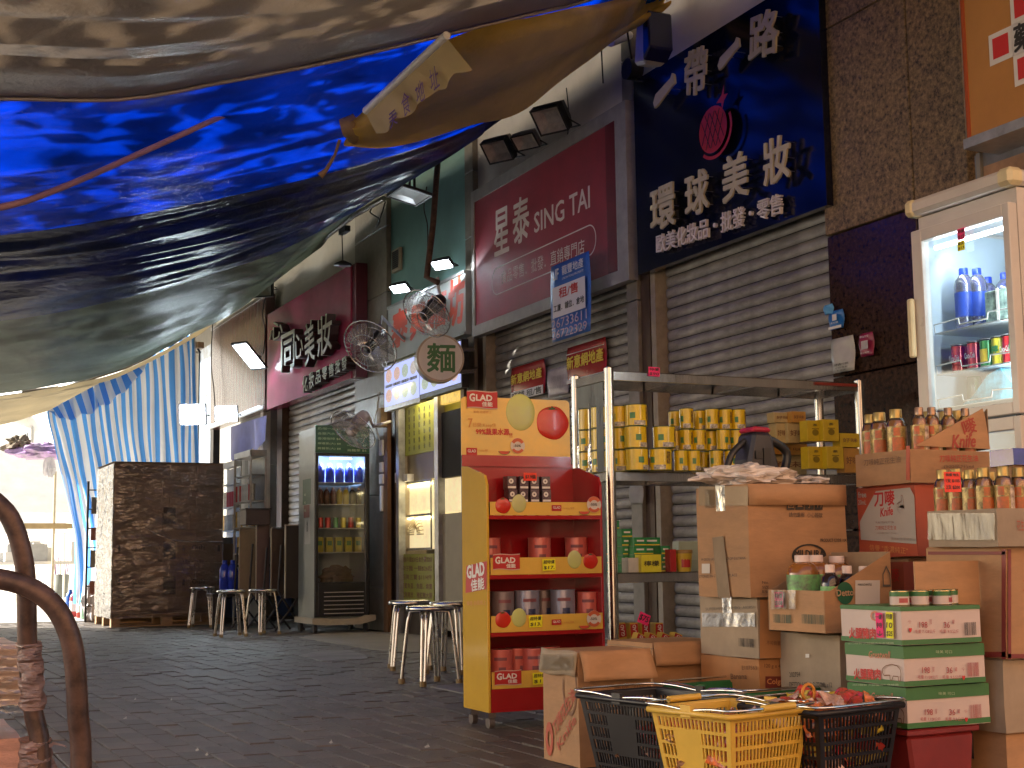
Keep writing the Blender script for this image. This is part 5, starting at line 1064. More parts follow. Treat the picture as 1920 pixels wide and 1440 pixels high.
obj('side_guard', M().quad((-.016,.03,zL-.3),(-.016,RD-.03,zL-.3),(-.016,RD-.03,zM-.05),(-.016,.03,zM-.05)), pf, rk)
obj('front_guard', M().quad((.03,-.017,zM-.002),(RW-.03,-.017,zM-.002),(RW-.03,-.017,zM+.035),(.03,-.017,zM+.035)), pf, rk)
obj('front_guard', M().quad((.03,-.017,zL-.002),(RW-.03,-.017,zL-.002),(RW-.03,-.017,zL+.055),(.03,-.017,zL+.055)), pf, rk)
obj('brass_patch', M().quad((-.019,RD*.35,zM+.01),(-.019,RD*.9,zM+.01),(-.019,RD*.9,zM+.14),(-.019,RD*.35,zM+.14)), film_mat('gold_foil', .5, (.9,.8,.5), .15, 2, 20, haze=.2), rk)
obj('red_edge_strip', M().box(RW*.80, RW-.03, -.022, -.015, zT-.022, zT-.008), mat('red_strip', (.25,.03,.02), .4), rk)
def ptag(px, py, w, h, m, lines, ang=0): pricetag(rk, 'F', (*face_px(rk,'F',px,py,.02), .02), w, h, m, lines, .002, ang)
ptag(1226, 697, .062, .044, pinkcard, ['特價', '$90'], -.03); ptag(1205, 867, .062, .044, pinkcard, ['$22'], -.05); ptag(1340, 871, .034, .036, grncard, ['$8'], .02); ptag(1207, 1160, .06, .05, pinkcard, ['$75'], -.4); ptag(1570, 862, .05, .03, pinkcard, ['$16'])
tinY = mat('yellow_tin', (.78,.56,.02), .25, .0, .12, 6, coat=.3); tinG = mat('dark_green_lid', (.05,.10,.03), .4)
cowm = mat('cow_print', (.45,.43,.38), .4, 0, 1.0, 60, col2=(.02,.02,.02)); grnp = mat('green_print', (.08,.25,.08), .4)
def tin(r, h, name):
    t = can_proto(name, 'x', r, h, ((0,1,tinY,'tin_body'),), sm, 'yellow milk tins on the steel rack', 'tin', tinG)
    arc_print(t, r, -2.2, -1.1, h*.05, h*.25, cowm, 'cow_picture'); arc_print(t, r, -1.0, -.55, h*.3, h*.85, mat('black_writing', (.25,.16,.02), .4, 0, .9, 90, col2=(.02,.015,.01)), 'writing'); arc_print(t, r, -2.6, -2.1, h*.35, h*.62, grnp, 'green_patch'); arc_print(t, r, .6, 1.6, h*.1, h*.3, cowm, 'cow_picture'); return t
bt, stn = tin(.053, .104, 'milk_tin'), tin(.0335, .101, 'milk_tin'); used = {}
def put(proto, px, d, z, lab):
    p = P(px, 850, d*RK); p.z = z; rz_ = random.uniform(-.7, .7)
    if id(proto) not in used: used[id(proto)] = 1; proto.location = p; proto.rotation_euler = (0,0,rz_); proto['label'] = lab; return proto
    return dup(proto, p, rz_, lab)
rows = ['bottom', 'middle', 'top']
def stack(proto, h, lst, what, z0=zM):
    for lev, items in enumerate(lst):
        for i, (px, d) in enumerate(items): put(proto, px, d, z0+.001+lev*(h+.001), '%s, %s from the left in the %s layer' % (what, ORD[i], rows[lev]))
stack(bt, .104, [[(1106,6.40),(1130,6.32),(1165,6.30),(1194,6.22),(1238,6.24)],[(1106,6.40),(1130,6.32),(1163,6.30),(1192,6.22),(1246,6.24)],[(1106,6.40),(1130,6.32),(1162,6.30),(1194,6.24)]], 'large yellow milk tin')
stack(stn, .101, [[(1276,6.30),(1300,6.32),(1318,6.42),(1343,6.33),(1371,6.35),(1396,6.37),(1422,6.39)],[(1268,6.38),(1287,6.34),(1312,6.35),(1334,6.42),(1357,6.36),(1382,6.39),(1407,6.42)],[(1268,6.46),(1289,6.34),(1314,6.44),(1337,6.38),(1362,6.40),(1387,6.41)]], 'small yellow milk tin')
def pack(label, name, px0, py0, px1, py1, d, m, depth=.06, rot=0, cat='box', group=None, words=None, wm=black_ink, z=None, tilt=0, coat=0):
    a = P(px0, py1, d*RK); zb_ = a.z if z is None else z; t = thing(name, label, cat, (a.x, a.y, zb_), rot, group)
    u = face_px(t, 'F', px1, (py0+py1)/2)[0]; v = face_px(t, 'F', px0, py0)[1]
    obj('carton', M().box(0, u, 0, depth, 0, v), m, t, bevel=.001)
    if words: text(t, words, wm, 'F', (u/2, v*.5), u*.75, v*.3, .02)
    return t, u, v
yb_ = mat('yellow_pack', (.62,.45,.02), .4, 0, .12, 10); cr_ = mat('cream_pack', (.5,.40,.2), .4, 0, .15, 10); og_ = mat('orange_pack', (.5,.26,.05), .4, 0, .15, 12)
zS = zM+.001
pots = mat('pot_print', (.25,.18,.01), .5)
for i, (x0, y0, x1, y1, lab) in enumerate(((1515,788,1543,836,'yellow tea box with a pot picture, upper left of four on the rack'),(1545,786,1573,836,'yellow tea box with a pot picture, upper right of four on the rack'),(1517,837,1545,886,'yellow tea box with a pot picture, lower left of four on the rack'),(1552,837,1582,886,'yellow tea box with a pot picture, lower right of four on the rack'))):
    t, u, v = pack(lab, 'tea_box', x0, y0, x1, y1, 6.2, yb_, group='yellow tea boxes with pot pictures', z=zS+(.128 if i < 2 else 0))
    mb = M(); ring('F', (u/2, v*.42), 0, .017, .002, mb, 1.1, .9, 16); mb.box(u/2-.020, u/2+.020, -.003, -.002, v*.42+.016, v*.42+.020); obj('pot_picture', mb, pots, t); text(t, '茶', black_ink, 'F', (u/2, v*.78), u*.3, v*.12, .02)
for i, (x0, y0, x1, y1, d, m, lab) in enumerate(((1452,773,1483,792,6.3,cr_,'cream paper box topmost at the back of the rack'),(1485,771,1511,792,6.3,og_,'orange paper box topmost beside the cream one on the rack'),(1456,793,1476,830,6.3,cr_,'narrow cream box behind the canister on the rack'),(1478,793,1512,830,6.3,cr_,'wider cream box behind the canister on the rack'),(1427,806,1456,850,6.35,og_,'pale orange box beside the tins on the rack'),(1576,812,1612,838,6.25,yb_,'yellow box stacked at the right end of the rack'),(1584,840,1612,886,6.25,og_,'orange box standing at the right end of the rack'),(1427,851,1512,888,6.4,cr_,'long cream box lying low behind the canister on the rack'),(1456,831,1514,852,6.4,og_,'orange box in the middle layer behind the canister on the rack'))):
    pack(lab, 'paper_box', x0, y0, x1, y1, d, m, group='paper boxes on the middle rack shelf', words='好味', wm=brown_ink, z=None)
# packs on the lower shelf
grn = mat('green_soap_box', (.025,.26,.08), .35, 0, .3, 30, coat=.3); k = 0
zz0 = zL+.001
for col, (x0, x1, n, d) in enumerate(((1110,1136,6,6.36),(1137,1162,6,6.3),(1166,1186,5,6.25),(1188,1212,4,6.22),(1205,1238,4,6.30),(1238,1256,3,6.25))):
    for lev in range(n):
        a = P(x0, 1000, d*RK); t = thing('soap_box', 'green soap box, %s up in the %s pile from the left on the rack' % (ORD[lev], ORD[col]), 'box', (a.x+random.uniform(-.004,.004), a.y, zz0+lev*.041), random.uniform(-.05,.05), 'green soap boxes on the lower rack shelf')
        u = face_px(t,'F',x1,1020)[0]; obj('carton', M().box(0,u,0,.09,0,.0395), grn, t, bevel=.001); patch(t,'F',(u*.5,.024),u*.6,.008,white_ink,.001); patch(t,'F',(u*.5,.005),u*.95,.005,yellow_ink,.001)
t, u, v = pack('yellow packet lying in front of the green soap boxes', 'packet', 1203, 1040, 1240, 1072, 6.14, mat('lemon_packet', (.75,.72,.05), .3), words='檸檬', z=zz0)
t, u, v = pack('white packet lying in front of the green soap boxes', 'packet', 1178, 1046, 1202, 1072, 6.14, mat('white_packet', (.55,.55,.52), .4), z=zz0)
p = P(1282, 1060, 6.25*RK); p.z = zz0
t = thing('tub', 'yellow plastic tub with a brown lid on the lower rack shelf', 'tub', p, 0); obj('body', M().lathe([(.034,0),(.042,.085)], n=18), mat('yellow_tub', (.6,.42,.04), .35), t); obj('lid', M().lathe([(.044,.085),(.044,.1),(.04,.102)], n=18), mat('brown_lid', (.3,.18,.05), .4), t); arc_print(t, .038, -2.4, -1.2, .02, .06, redp)
t, u, v = pack('red packet beside the yellow tub on the lower rack shelf', 'packet', 1257, 1030, 1268, 1072, 6.2, redp, z=zz0)
t, u, v = pack('pale green and white carton behind the yellow tub on the lower rack shelf', 'packet', 1274, 1015, 1312, 1072, 6.42, mat('mint_packet', (.4,.5,.42), .4), z=zz0)
zz1 = zB+.001
yg = mat('cling_yellow', (.62,.42,.05), .35, 0, .08, 8)
for i in range(8):
    x = (1166, 1186, 1205, 1228, 1176, 1198, 1222, 1246)[i]; d = 6.28 if i < 4 else 6.14
    a = P(x, 1190, d*RK); t = thing('cling_film_box', 'slanting yellow and red cling film box, %s in the %s row, rack bottom' % (ORD[i % 4], 'back' if i < 4 else 'front'), 'box', (a.x, a.y, zz1+.006), 0, 'cling film boxes at the rack bottom'); T = Matrix.Rotation(.42 if i > 3 else .05*i-.12, 4, 'Y')
    mb = M(); mb.T = T; hh = .15 if i > 3 else .175; mb.box(0, .040, 0, .05, 0, hh); obj('carton', mb, yg, t)
    mb = M(); mb.T = T; mb.box(.0, .040, -.0015, 0, hh*.62, hh*.97); o = obj('red_panel', mb, redp, t); mb = M(); mb.T = T; text(None, 'GLAD', white_ink, 'F', (.020, hh*.80), hh*.30, .018, .02, off=.003, ang=math.pi/2, into=mb); obj('lettering', mb, white_ink, t)
    mb = M(); mb.T = T; mb.box(.006,.030,-.0015,0,.03,.06); obj('print', mb, white_ink, t)
# ================================================================== RED AND YELLOW DISPLAY STAND
Cg, GW, GD, GH = place(916, 742, 1337, 869, 1137, 6.0, 0.0, ymid=1320)
gl = thing('display_stand', 'red and yellow shelf stand with a tomato header board, on casters', 'display stand', Cg, 0)
gr = mat('gloss_red_panel', (.36,.012,.018), .18, 0, .08, 3, coat=.4, spec=.5); gy = mat('gloss_yellow_panel', (.68,.42,.05), .14, 0, .08, 2, coat=.6); gyl = mat('yellow_print', (.74,.47,.08), .4, 0, .1, 3)
def gz(px, py, y=0): return face_px(gl, 'F', px, py, -y)[1]
zf = gz(930, 896); zbk = face_px(gl, 'L', 869, 874)[1]
side = [(0,0),(GD,0),(GD,zbk),(GD*.75,zbk-.004),(GD*.3,zf+.03),(GD*.08,zf+.012),(0,zf-.03)]
def side_panel(x0, x1, m, name):
    n = len(side); mb = M(); mb.add([(x0,y,z) for y, z in side]+[(x1,y,z) for y, z in side], [tuple(range(n-1,-1,-1)), tuple(range(n, 2*n))]+[(i, (i+1) % n, (i+1) % n+n, i+n) for i in range(n)]); return obj(name, mb, m, gl, bevel=.0015)
lp_ = side_panel(0, .012, gy, 'side_panel'); side_panel(GW-.012, GW, gr, 'side_panel')
obj('inner_lining', M().box(.0125, .016, .01, GD-.01, .01, zf-.03), gr, gl)
obj('back_panel', M().box(.012, GW-.012, GD-.012, GD, 0, gz(1000,870,GD)), gr, gl)
# header board
hx0 = face_px(gl,'F',866,900,-GD+.02)[0]; hx1 = face_px(gl,'F',1070,900,-GD+.02)[0]; hz0 = gz(960,856,GD); hz1 = gz(960,748,GD); cr2 = .02
hd = M(); ol = [(hx0,hz0),(hx1,hz0)]+[(hx1-cr2+cr2*math.cos(a),hz1-cr2+cr2*math.sin(a)) for a in (0,.5,1.05,1.57)]+[(hx0+cr2-cr2*math.cos(a),hz1-cr2+cr2*math.sin(a)) for a in (1.57,1.05,.5,0)]
hd.prism(ol, GD-.020, GD-.014); hb = obj('header_board', hd, mat('header_yellow', (.82,.52,.09), .3, 0, .15, 2.5, col2=(.82,.62,.2)), gl)
obj('red_strip', M().box(hx0, hx1, GD-.026, GD-.0205, gz(960,876,GD), hz0+.002), gr, gl)
tr_ = mat('tomato_red', (.62,.03,.015), .3, 0, .15, 3, coat=.4); gnl = mat('grape_green', (.52,.58,.16), .3, 0, .12, 5, col2=(.62,.62,.3)); stem = mat('tomato_stem', (.03,.09,.02), .5)
def bulge(parent, c, rx, rz_, m, name, y=0, th=.012, lobes=0):
    mb = M()
    def fn(u, v):
        a = u*2*math.pi; k = math.sin(v*math.pi/2); q = 1+(.02*math.cos(a*5) if lobes else 0); return (c[0]+rx*k*q*math.cos(a), y-th*math.cos(v*math.pi/2), c[1]+rz_*k*q*math.sin(a))
    mb.grid(fn, 28, 8); return obj(name, mb, m, parent)
def tomato(parent, c, r, y, th=.008):
    o = bulge(parent, c, r, r*.93, tr_, 'tomato_picture', y, th, 1); mb = M()
    for a in (0.5,1.1,1.7,2.3,2.8): mb.add([(c[0]-.006+r*.1*math.cos(a+1.57),y-th-.001,c[1]+r*.72),(c[0]+r*.55*math.cos(a),y-th*.6-.002,c[1]+r*.62+r*.33*math.sin(a)),(c[0]+r*.1*math.cos(a-1.57),y-th-.001,c[1]+r*.78)], [(0,1,2)])
    obj('stem', mb, stem, o); return o
yH = GD-.0205
c = face_px(gl,'F',1036,793,-yH); rT = face_px(gl,'F',1066,793,-yH)[0]-c[0]; tomato(gl, c, rT, yH)
c = face_px(gl,'F',976,773,-yH); bulge(gl, c, rT*.88, rT*1.02, gnl, 'grape_picture', yH, .007)
def gtxt(s, m, xl, yl, xr, yr, h, y, **k): return tpx(gl, s, m, 'F', xl, yl, xr, yr, h, o3=-y, **k)
def logo(x0, y0, x1, y1, y, face='F'):
    """wavy red badge with GLAD lettering"""
    a = face_px(gl, face, x0, y1, -y if face == 'F' else .0); b = face_px(gl, face, x1, y0, -y if face == 'F' else .0); w_, h_ = b[0]-a[0], b[1]-a[1]
    ux, uz, n = FACES[face]; o3 = -y if face == 'F' else 0; mb = M(); N = 10; vs = []
    for off, gg in ((.003,0),):
        for i in range(N+1):
            u = i/N; wv = .035*math.sin(u*6.28)
            vs += [tuple(ux*(a[0]+w_*u)+uz*(a[1]+h_*(wv))+n*(o3+off)), tuple(ux*(a[0]+w_*u)+uz*(a[1]+h_*(1+wv+.05*u))+n*(o3+off))]
    mb.add(vs, [(2*i,2*i+2,2*i+3,2*i+1) for i in range(N)]); o = obj('logo_badge', mb, ink('badge_red', (.48,.02,.02)), gl)
    mb = M(); ss = .02
    for j in (0, 1):
        vs2 = []
        for i in range(N+1):
            u = i/N; wv = .035*math.sin(u*6.28); b0 = (wv if j == 0 else 1+wv+.05*u)
            vs2 += [tuple(ux*(a[0]+w_*u)+uz*(a[1]+h_*(b0-.03))+n*(o3+.0036)), tuple(ux*(a[0]+w_*u)+uz*(a[1]+h_*(b0+.03))+n*(o3+.0036))]
        mb.add(vs2, [(2*i,2*i+2,2*i+3,2*i+1) for i in range(N)])
    obj('badge_edge', mb, ink('badge_edge', (.6,.4,.35)), o)
    text(o, 'G', white_ink, face, (a[0]+w_*.17, a[1]+h_*.63, o3), w_*.17, h_*.46, .045, off=.0045); text(o, 'LAD', white_ink, face, (a[0]+w_*.56, a[1]+h_*.63, o3), w_*.52, h_*.36, .04, off=.0045); text(o, '佳能', white_ink, face, (a[0]+w_*.66, a[1]+h_*.24, o3), w_*.34, h_*.28, .03, off=.0045)
    return o
logo(875, 736, 932, 764, yH-.004)
orr = ink('orange_print', (.6,.25,.06)); gtxt('家用·出遊樣上', orr, 887, 772, 921, 773, 5, yH, off=.003)
gtxt('7', orr, 877, 793, 886, 793, 17, yH, off=.003, bold=-.01); gtxt('日間 Keep住', orr, 887, 797, 930, 798, 9, yH, off=.003); gtxt('99%蔬果水源', red_ink, 892, 809, 954, 810, 12, yH, off=.003, bold=.03); gtxt('!!', red_ink, 955, 816, 960, 816, 8, yH, off=.003, bold=.02)
def badge(cx, cy, r, y, big=False):
    c = face_px(gl,'F',cx,cy,-y); R = r; mb = M(); ring('F', (c[0],c[1],-y), 0, R, .004, mb, 1, 1, 24); o = obj('round_badge', mb, ink('badge_white', (.66,.6,.56)), gl)
    mb = M(); ring('F', (c[0],c[1],-y), .55*R, .98*R, .005, mb, 1, 1, 12, .5, 2.64); ring('F', (c[0],c[1],-y), .62*R, .98*R, .005, mb, 1, 1, 12, 3.7, 5.7); obj('badge_band', mb, ink('badge_orange', (.6,.13,.05)), o)
    text(o, '-50%', black_ink, 'F', (c[0]-R*.1, c[1], -y), R*1.0, R*.30, .02, off=.006)
def melon(cx, cy, w_, y):
    c = face_px(gl,'F',cx,cy,-y); mb = M(); ring('F', (c[0],c[1],-y), 0, w_, .003, mb, 1, .55, 12, math.pi, 2*math.pi); o = obj('melon_picture', mb, ink('melon', (.6,.08,.04)), gl); mb = M(); ring('F', (c[0],c[1],-y), w_*.9, w_, .0035, mb, 1, .55, 12, math.pi, 2*math.pi); obj('rind', mb, green_ink, o)
badge(970, 836, .036, yH); melon(945, 846, .03, yH); fb_ = face_px(gl,'F',883,847,-yH)
def minibadge(x0, y0, x1, y1, y):
    a = face_px(gl,'F',x0,y1,-y); b = face_px(gl,'F',x1,y0,-y); patch(gl,'F',((a[0]+b[0])/2,(a[1]+b[1])/2,-y), b[0]-a[0], b[1]-a[1], ink('badge_red', (.48,.02,.02)), .003); text(gl,'GLAD',white_ink,'F',((a[0]+b[0])/2,(a[1]+b[1])/2+.002,-y),(b[0]-a[0])*.75,(b[1]-a[1])*.4,.02,off=.0045)
minibadge(874, 840, 894, 853, yH); gtxt('Cooking 保鮮', orr, 898, 845, 914, 845, 5, yH, off=.003, bold=.01)
# shelves: (front strip top, bottom) in px at the left end
tiers = [(941,966,'a'),(1046,1078,'b'),(1155,1186,'c'),(1260,1292,'d')]
for i, (y0, y1, kind) in enumerate(tiers):
    z1, z0 = gz(930, y0), gz(930, y1); 
    obj('shelf', M().box(.016, GW-.012, .0, GD-.012, z0-.016, z0-.004), gr, gl)
    obj('price_strip', M().box(.016, GW-.012, -.004, .0, z0, z1), gyl, gl); obj('shelf_lip', M().box(.012, GW-.012, -.004, .0, z0-.018, z0-.001), gr, gl)
    yy = y0-4
    if kind in 'ac':
        tomato(gl, face_px(gl,'F',943,y0+7,.004), .037, -.005, .005); c = face_px(gl,'F',973,y0+3,.004); bulge(gl, c, .035, .040, gnl, 'grape_picture', -.005, .005)
        badge(1113, y0+5, .036, -.006); melon(1095, y0+18, .028, -.005); minibadge(1034, y0+6, 1052, y0+17, -.005); gtxt('Cooking 保鮮', orr, 1054, y0+12, 1076, y0+12, 5, -.005, off=.003)
    elif kind == 'b':
        logo(924, y0-6, 974, y0+22, -.005); tomato(gl, face_px(gl,'F',1107,y0+6,.004), .037, -.005, .005); c = face_px(gl,'F',1077,y0+3,.004); bulge(gl, c, .035, .040, gnl, 'grape_picture', -.005, .005)
    else: logo(927, y0-3, 977, y0+25, -.005)
for px, py, s_ in ((1029,1059,'$17.'),(1004,1165,'$13.'),(1011,1272,'$11')): pricetag(gl, 'F', (*face_px(gl,'F',px,py,.012), .012), .064, .050, yelcard, ['超特價', s_], .002, .02)
lo_ = logo(871, 1052, 911, 1110, 0, 'L') if False else None
a = face_px(gl,'L',874,1112); b = face_px(gl,'L',914,1052)
mb = M(); mb.add([(-.003,-x,z) for x, z in ((a[0],a[1]),(b[0]-.01,a[1]+.02),(b[0],b[1]),(a[0]+.01,b[1]-.02))], [(0,1,2,3)]); o = obj('logo_badge', mb, ink('badge_red', (.48,.02,.02)), gl)
cxm, czm = (a[0]+b[0])/2, (a[1]+b[1])/2; text(o,'GLAD',white_ink,'L',(cxm,czm+.03),(b[0]-a[0])*.8,.055,.045,off=.005,ang=.1); text(o,'佳能',white_ink,'L',(cxm+.02,czm-.03),(b[0]-a[0])*.6,.05,.03,off=.005,ang=.1); text(gl,'樂意·由我樣上',orr,'L',(cxm,czm-.11),(b[0]-a[0])*.9,.02,.0,off=.003,ang=.05)
obj('base_panel', M().box(.012, GW-.012, -.003, .01, 0, gz(930,1294)), gr, gl)
for x, y in ((.03,.04),(GW-.05,.04),(.03,GD-.05),(GW-.05,GD-.05)):
    cs = obj('caster', M().cyl((x-.012,y+.01,-Cg.z+.024),(x+.012,y+.01,-Cg.z+.024),.024,n=14), mat('caster_wheel', (.12,.10,.09), .4), gl); obj('fork', M().box(x-.018,x+.018,y-.01,y+.012,-.028,-.002), chrome, cs)
# goods on the stand
pinktin = mat('pink_tin', (.60,.14,.12), .3, .1, .08, 6, coat=.3); bluetin = mat('bluegrey_tin', (.30,.30,.40), .25, .3, .08, 6, coat=.3); greytin = mat('mauve_tin', (.22,.18,.20), .3, .2, .1, 6)
def ptin(m, r, h, pic, grp):
    t = can_proto('paper_roll_tin', 'x', r, h, ((0,1,m,'tin_body'),), m, grp, 'tin', m); arc_print(t, r, -2.3, -1.2, h*.72, h*.80, ink('tin_text', (.2,.06,.08)) if pic != blue_ink else blue_ink, 'writing'); arc_print(t, r, -1.9, -1.3, h*.2, h*.55, pic, 'picture', 4); arc_print(t, r, -2.7, -1.0, h*.06, h*.10, ink('tin_text', (.2,.06,.08)), 'line'); return t
pk, bl, gy_ = ptin(pinktin, .052, .165, ink('tin_text', (.2,.06,.08)), 'tins on the red display stand'), ptin(bluetin, .056, .178, mat('dark_blue_pic', (.03,.04,.12), .4, 0, .6, 60), 'tins on the red display stand'), ptin(greytin, .052, .175, mat('dark_blue_pic', (.03,.04,.12), .4), 'tins on the red display stand')
def gput(proto, px, y, tier, lab, h=None):
    x = face_px(gl, 'F', px, 1000, -y)[0]; z = gz(930, tiers[tier][1])-.004; p = V(gl.location)+V((x, y, z)); a = random.uniform(-.3,.3)
    if id(proto) not in used: used[id(proto)] = 1; proto.location = p; proto['label'] = lab; return
    dup(proto, p, a, lab)
for i, px in enumerate((916, 1011, 1080)): gput(pk, px, .16, 1, 'pink tin, %s on the second shelf of the red stand' % ['half hidden at the left end','standing in the middle','standing towards the right'][i])
gput(gy_, 940, .10, 2, 'mauve grey tin at the left end of the third shelf of the red stand'); gput(bl, 986, .10, 2, 'pale blue grey tin left of the middle on the third shelf of the red stand'); gput(gy_, 1016, .20, 2, 'mauve grey tin behind the price card on the third shelf of the red stand'); gput(bl, 1053, .10, 2, 'pale blue grey tin right of the middle on the third shelf of the red stand'); gput(pk, 1099, .10, 2, 'salmon pink tin at the right end of the third shelf of the red stand')
for i, px in enumerate((936, 966, 996, 1024)): gput(pk, px, .08+.05*(i % 2), 3, 'pink tin, %s from the left on the lowest shelf of the red stand' % ORD[i])
boxm = mat('dark_violet_box', (.09,.05,.07), .35, 0, .9, 60, col2=(.4,.36,.38), coat=.4)
zs1 = gz(930, tiers[0][1])-.004; hbx = .058; levels = [(9,922,.19,'bottom'),(6,968,.17,'middle'),(5,972,.17,'top')]
xs0 = {0: [932,953,974,995,1016,1037,1058,1079], 1: [962,982,1003,1025], 2: [960,983,1003,1024]}
def vbox(px, lev, y, lab):
    x = face_px(gl,'F',px,920,-y)[0]; zh = zs1+(.0 if lev == 0 else .068+(lev-1)*(hbx+.001))
    hh = .067 if lev == 0 else hbx
    t = thing('small_box', lab, 'box', V(gl.location)+V((x, y, zh)), random.uniform(-.04,.04), 'small dark boxes on the top shelf of the red stand')
    obj('carton', M().box(-.022,.022,0,.05,0,hh), boxm, t, bevel=.001); mb = M(); ring('F', (-.004,hh*.62), .004, .012, .001, mb, n=12); obj('round_mark', mb, white_ink, t); patch(t,'F',(0,hh*.14),.04,hh*.16,white_ink,.001)
for lev, lst in xs0.items():
    for i, px in enumerate(lst): vbox(px, lev, .17 if lev else .15, 'small dark violet box, %s from the left in the %s layer on the red stand' % (ORD[i], rows[lev]))
pc = thing('price_card', 'neon red price card on the small dark boxes of the red stand', 'price card', V(gl.location)+V((face_px(gl,'F',994,895,-.16)[0], .16, gz(994,889,.16)-.012)), 0)
patch(pc, 'F', (0,0), .066, .036, redcard, 0, .0, 'card'); text(pc, '$7.9個', black_ink, 'F', (0,0), .05, .018, .02, off=.003)
# ================================================================== WHITE FRIDGE ON THE RIGHT
FXr = 3.9
o, FWd, _ = FR(1728, 425, 800, 1912, 365, 790, FXr); 
fw = lambda px, py: onX(px, py, FXr)
YL, YR = fw(1724,600).y, fw(1912,600).y; FWd = YL-YR
fdg = thing('display_fridge', 'white glass-fronted drinks fridge against the dark granite at the right edge', 'fridge', (FXr, YL, 0), R90)
def q(px, py, o3=0): return face_px(fdg, 'F', px, py, o3)
zt0 = q(1738,435)[1]; ztop = q(1728,400)[1]; zg1 = q(1742,446)[1]; zg0 = q(1742,770)[1]; zd0 = q(1742,800)[1]
fwm = mat('warm_white_enamel', (.62,.57,.52), .3, 0, .06, 4, coat=.2); inw = mat('fridge_inside', (.52,.60,.66), .4, 0, .04, 4)
xg0, xg1 = q(1742,600)[0], q(1893,600)[0]; DP = .52
cab_ = M(); cab_.box(0,.03,.02,DP,0,ztop-.01).box(FWd-.03,FWd,.02,DP,0,ztop-.01).box(.03,FWd-.03,DP-.03,DP,0,ztop-.01).box(.03,FWd-.03,.02,DP-.03,ztop-.06,ztop-.01).box(.03,FWd-.03,.02,DP-.03,0,.08).box(.03,FWd-.03,.06,DP-.03,zd0-.02,zd0+.0)
obj('cabinet', cab_, fwm, fdg)
obj('top_cap', M().box(-.02, FWd+.02, -.03, DP, ztop-.005, ztop+.058), fwm, fdg, bevel=.015); obj('cap_corner', M().box(-.028,.03,-.036,.04,ztop-.008,ztop+.061), creampl, fdg, bevel=.015); obj('cap_corner', M().box(FWd-.05,FWd+.028,-.036,.04,ztop-.008,ztop+.061), creampl, fdg, bevel=.015)
for z0, z1, nm in ((zd0+.004, zt0+.012, 'upper_door'), (.10, zd0-.004, 'lower_door')):
    m_ = M(); fwid = xg0+.002; m_.box(0, fwid, -.025, .018, z0, z1).box(FWd-fwid*.6, FWd, -.025, .018, z0, z1).box(fwid, FWd-fwid*.6, -.025, .018, z0, z0+.045).box(fwid, FWd-fwid*.6, -.025, .018, z1-.05, z1)
    dr = obj(nm, m_, fwm, fdg, bevel=.003); obj('pane', M().quad((fwid,-.008,z0+.045),(FWd-fwid*.6,-.008,z0+.045),(FWd-fwid*.6,-.008,z1-.05),(fwid,-.008,z1-.05)), glass, dr)
    obj('handle', M().box(-.018,.012,-.05,-.026,(z0+z1)/2-.12 if nm == 'upper_door' else z1-.3,(z0+z1)/2+.12 if nm == 'upper_door' else z1-.1), creampl, dr, bevel=.006)
    obj('gasket', M().box(fwid+.0005,fwid+.003,-.024,.010,z0+.046,z1-.051), whitepl, dr)
obj('lining', M().box(.031,.034,.03,DP-.031,.1,ztop-.07).box(FWd-.034,FWd-.031,.03,DP-.031,.1,ztop-.07).box(.034,FWd-.034,DP-.036,DP-.031,.1,ztop-.07), inw, fdg)
fan_ = M(); fc = (q(1893,470,-(DP-.045))[0], zt0-.17)
for rr_ in (.03,.055,.08,.105,.13): ring('F', (fc[0], fc[1], -(DP-.045)), rr_-.003, rr_, 0, fan_)
for k_ in range(28): a_ = k_*6.283/28; fan_.cyl((fc[0]+.03*math.cos(a_),DP-.045,fc[1]+.03*math.sin(a_)),(fc[0]+.13*math.cos(a_+.35),DP-.045,fc[1]+.13*math.sin(a_+.35)),.0016,n=3)
obj('fan_grille', fan_, mat('grille_grey', (.08,.10,.13), .4), fdg)
shz = [q(1790,612)[1], q(1790,692)[1], zg0+.012, zd0-.25]
for z in shz:
    m_ = M(); m_.box(.04, FWd-.04, .04, DP-.05, z-.006, z-.002); obj('wire_shelf', m_, mat('shelf_white', (.7,.72,.72), .3), fdg)
    ts = M(); ts.tube([(.05,.035,z),(.05,.03,z+.03),(FWd*.35,.03,z+.035),(FWd*.36,.03,z+.01),(FWd*.64,.03,z+.01),(FWd*.65,.03,z+.035),(FWd-.05,.03,z+.03)], .003, 5); obj('shelf_rail', ts, whitepl, fdg)
obj('lit_tube', M().cyl((.06,.05,zt0-.06),(FWd-.06,.05,zt0-.06),.010,n=8), mat('fridge_tube', (.85,.95,1), emit=3, var=0), fdg)
obj('shelf_rail_post', M().box(.05,.06,DP-.08,DP-.06,.1,zt0-.08), darkmetal, fdg)
for nm, e, z_ in (('fridge_lamp', .4, zt0-.09), ('fridge_lamp', .15, zd0-.05)):
    l = bpy.data.lights.new(nm, 'AREA'); l.shape = 'RECTANGLE'; l.size = FWd*.7; l.size_y = .05; l.energy = e; l.color = (.75,.90,1); lo = bpy.data.objects.new(nm, l); COL.objects.link(lo); lo.parent = fdg; lo.location = (FWd/2, .075, z_); lo.rotation_euler = (math.radians(50), 0, 0)
l = bpy.data.lights.new('side_lamp', 'AREA'); l.shape = 'RECTANGLE'; l.size = .03; l.size_y = (zt0-zd0)*.85; l.energy = 1.3; l.color = (.82,.93,1); lo = bpy.data.objects.new('side_lamp', l); COL.objects.link(lo); lo.parent = fdg; lo.location = (FWd-.05, .05, (zt0+zd0)/2); lo.rotation_euler = V((.75,-.65,0)).to_track_quat('Z','Y').to_euler()
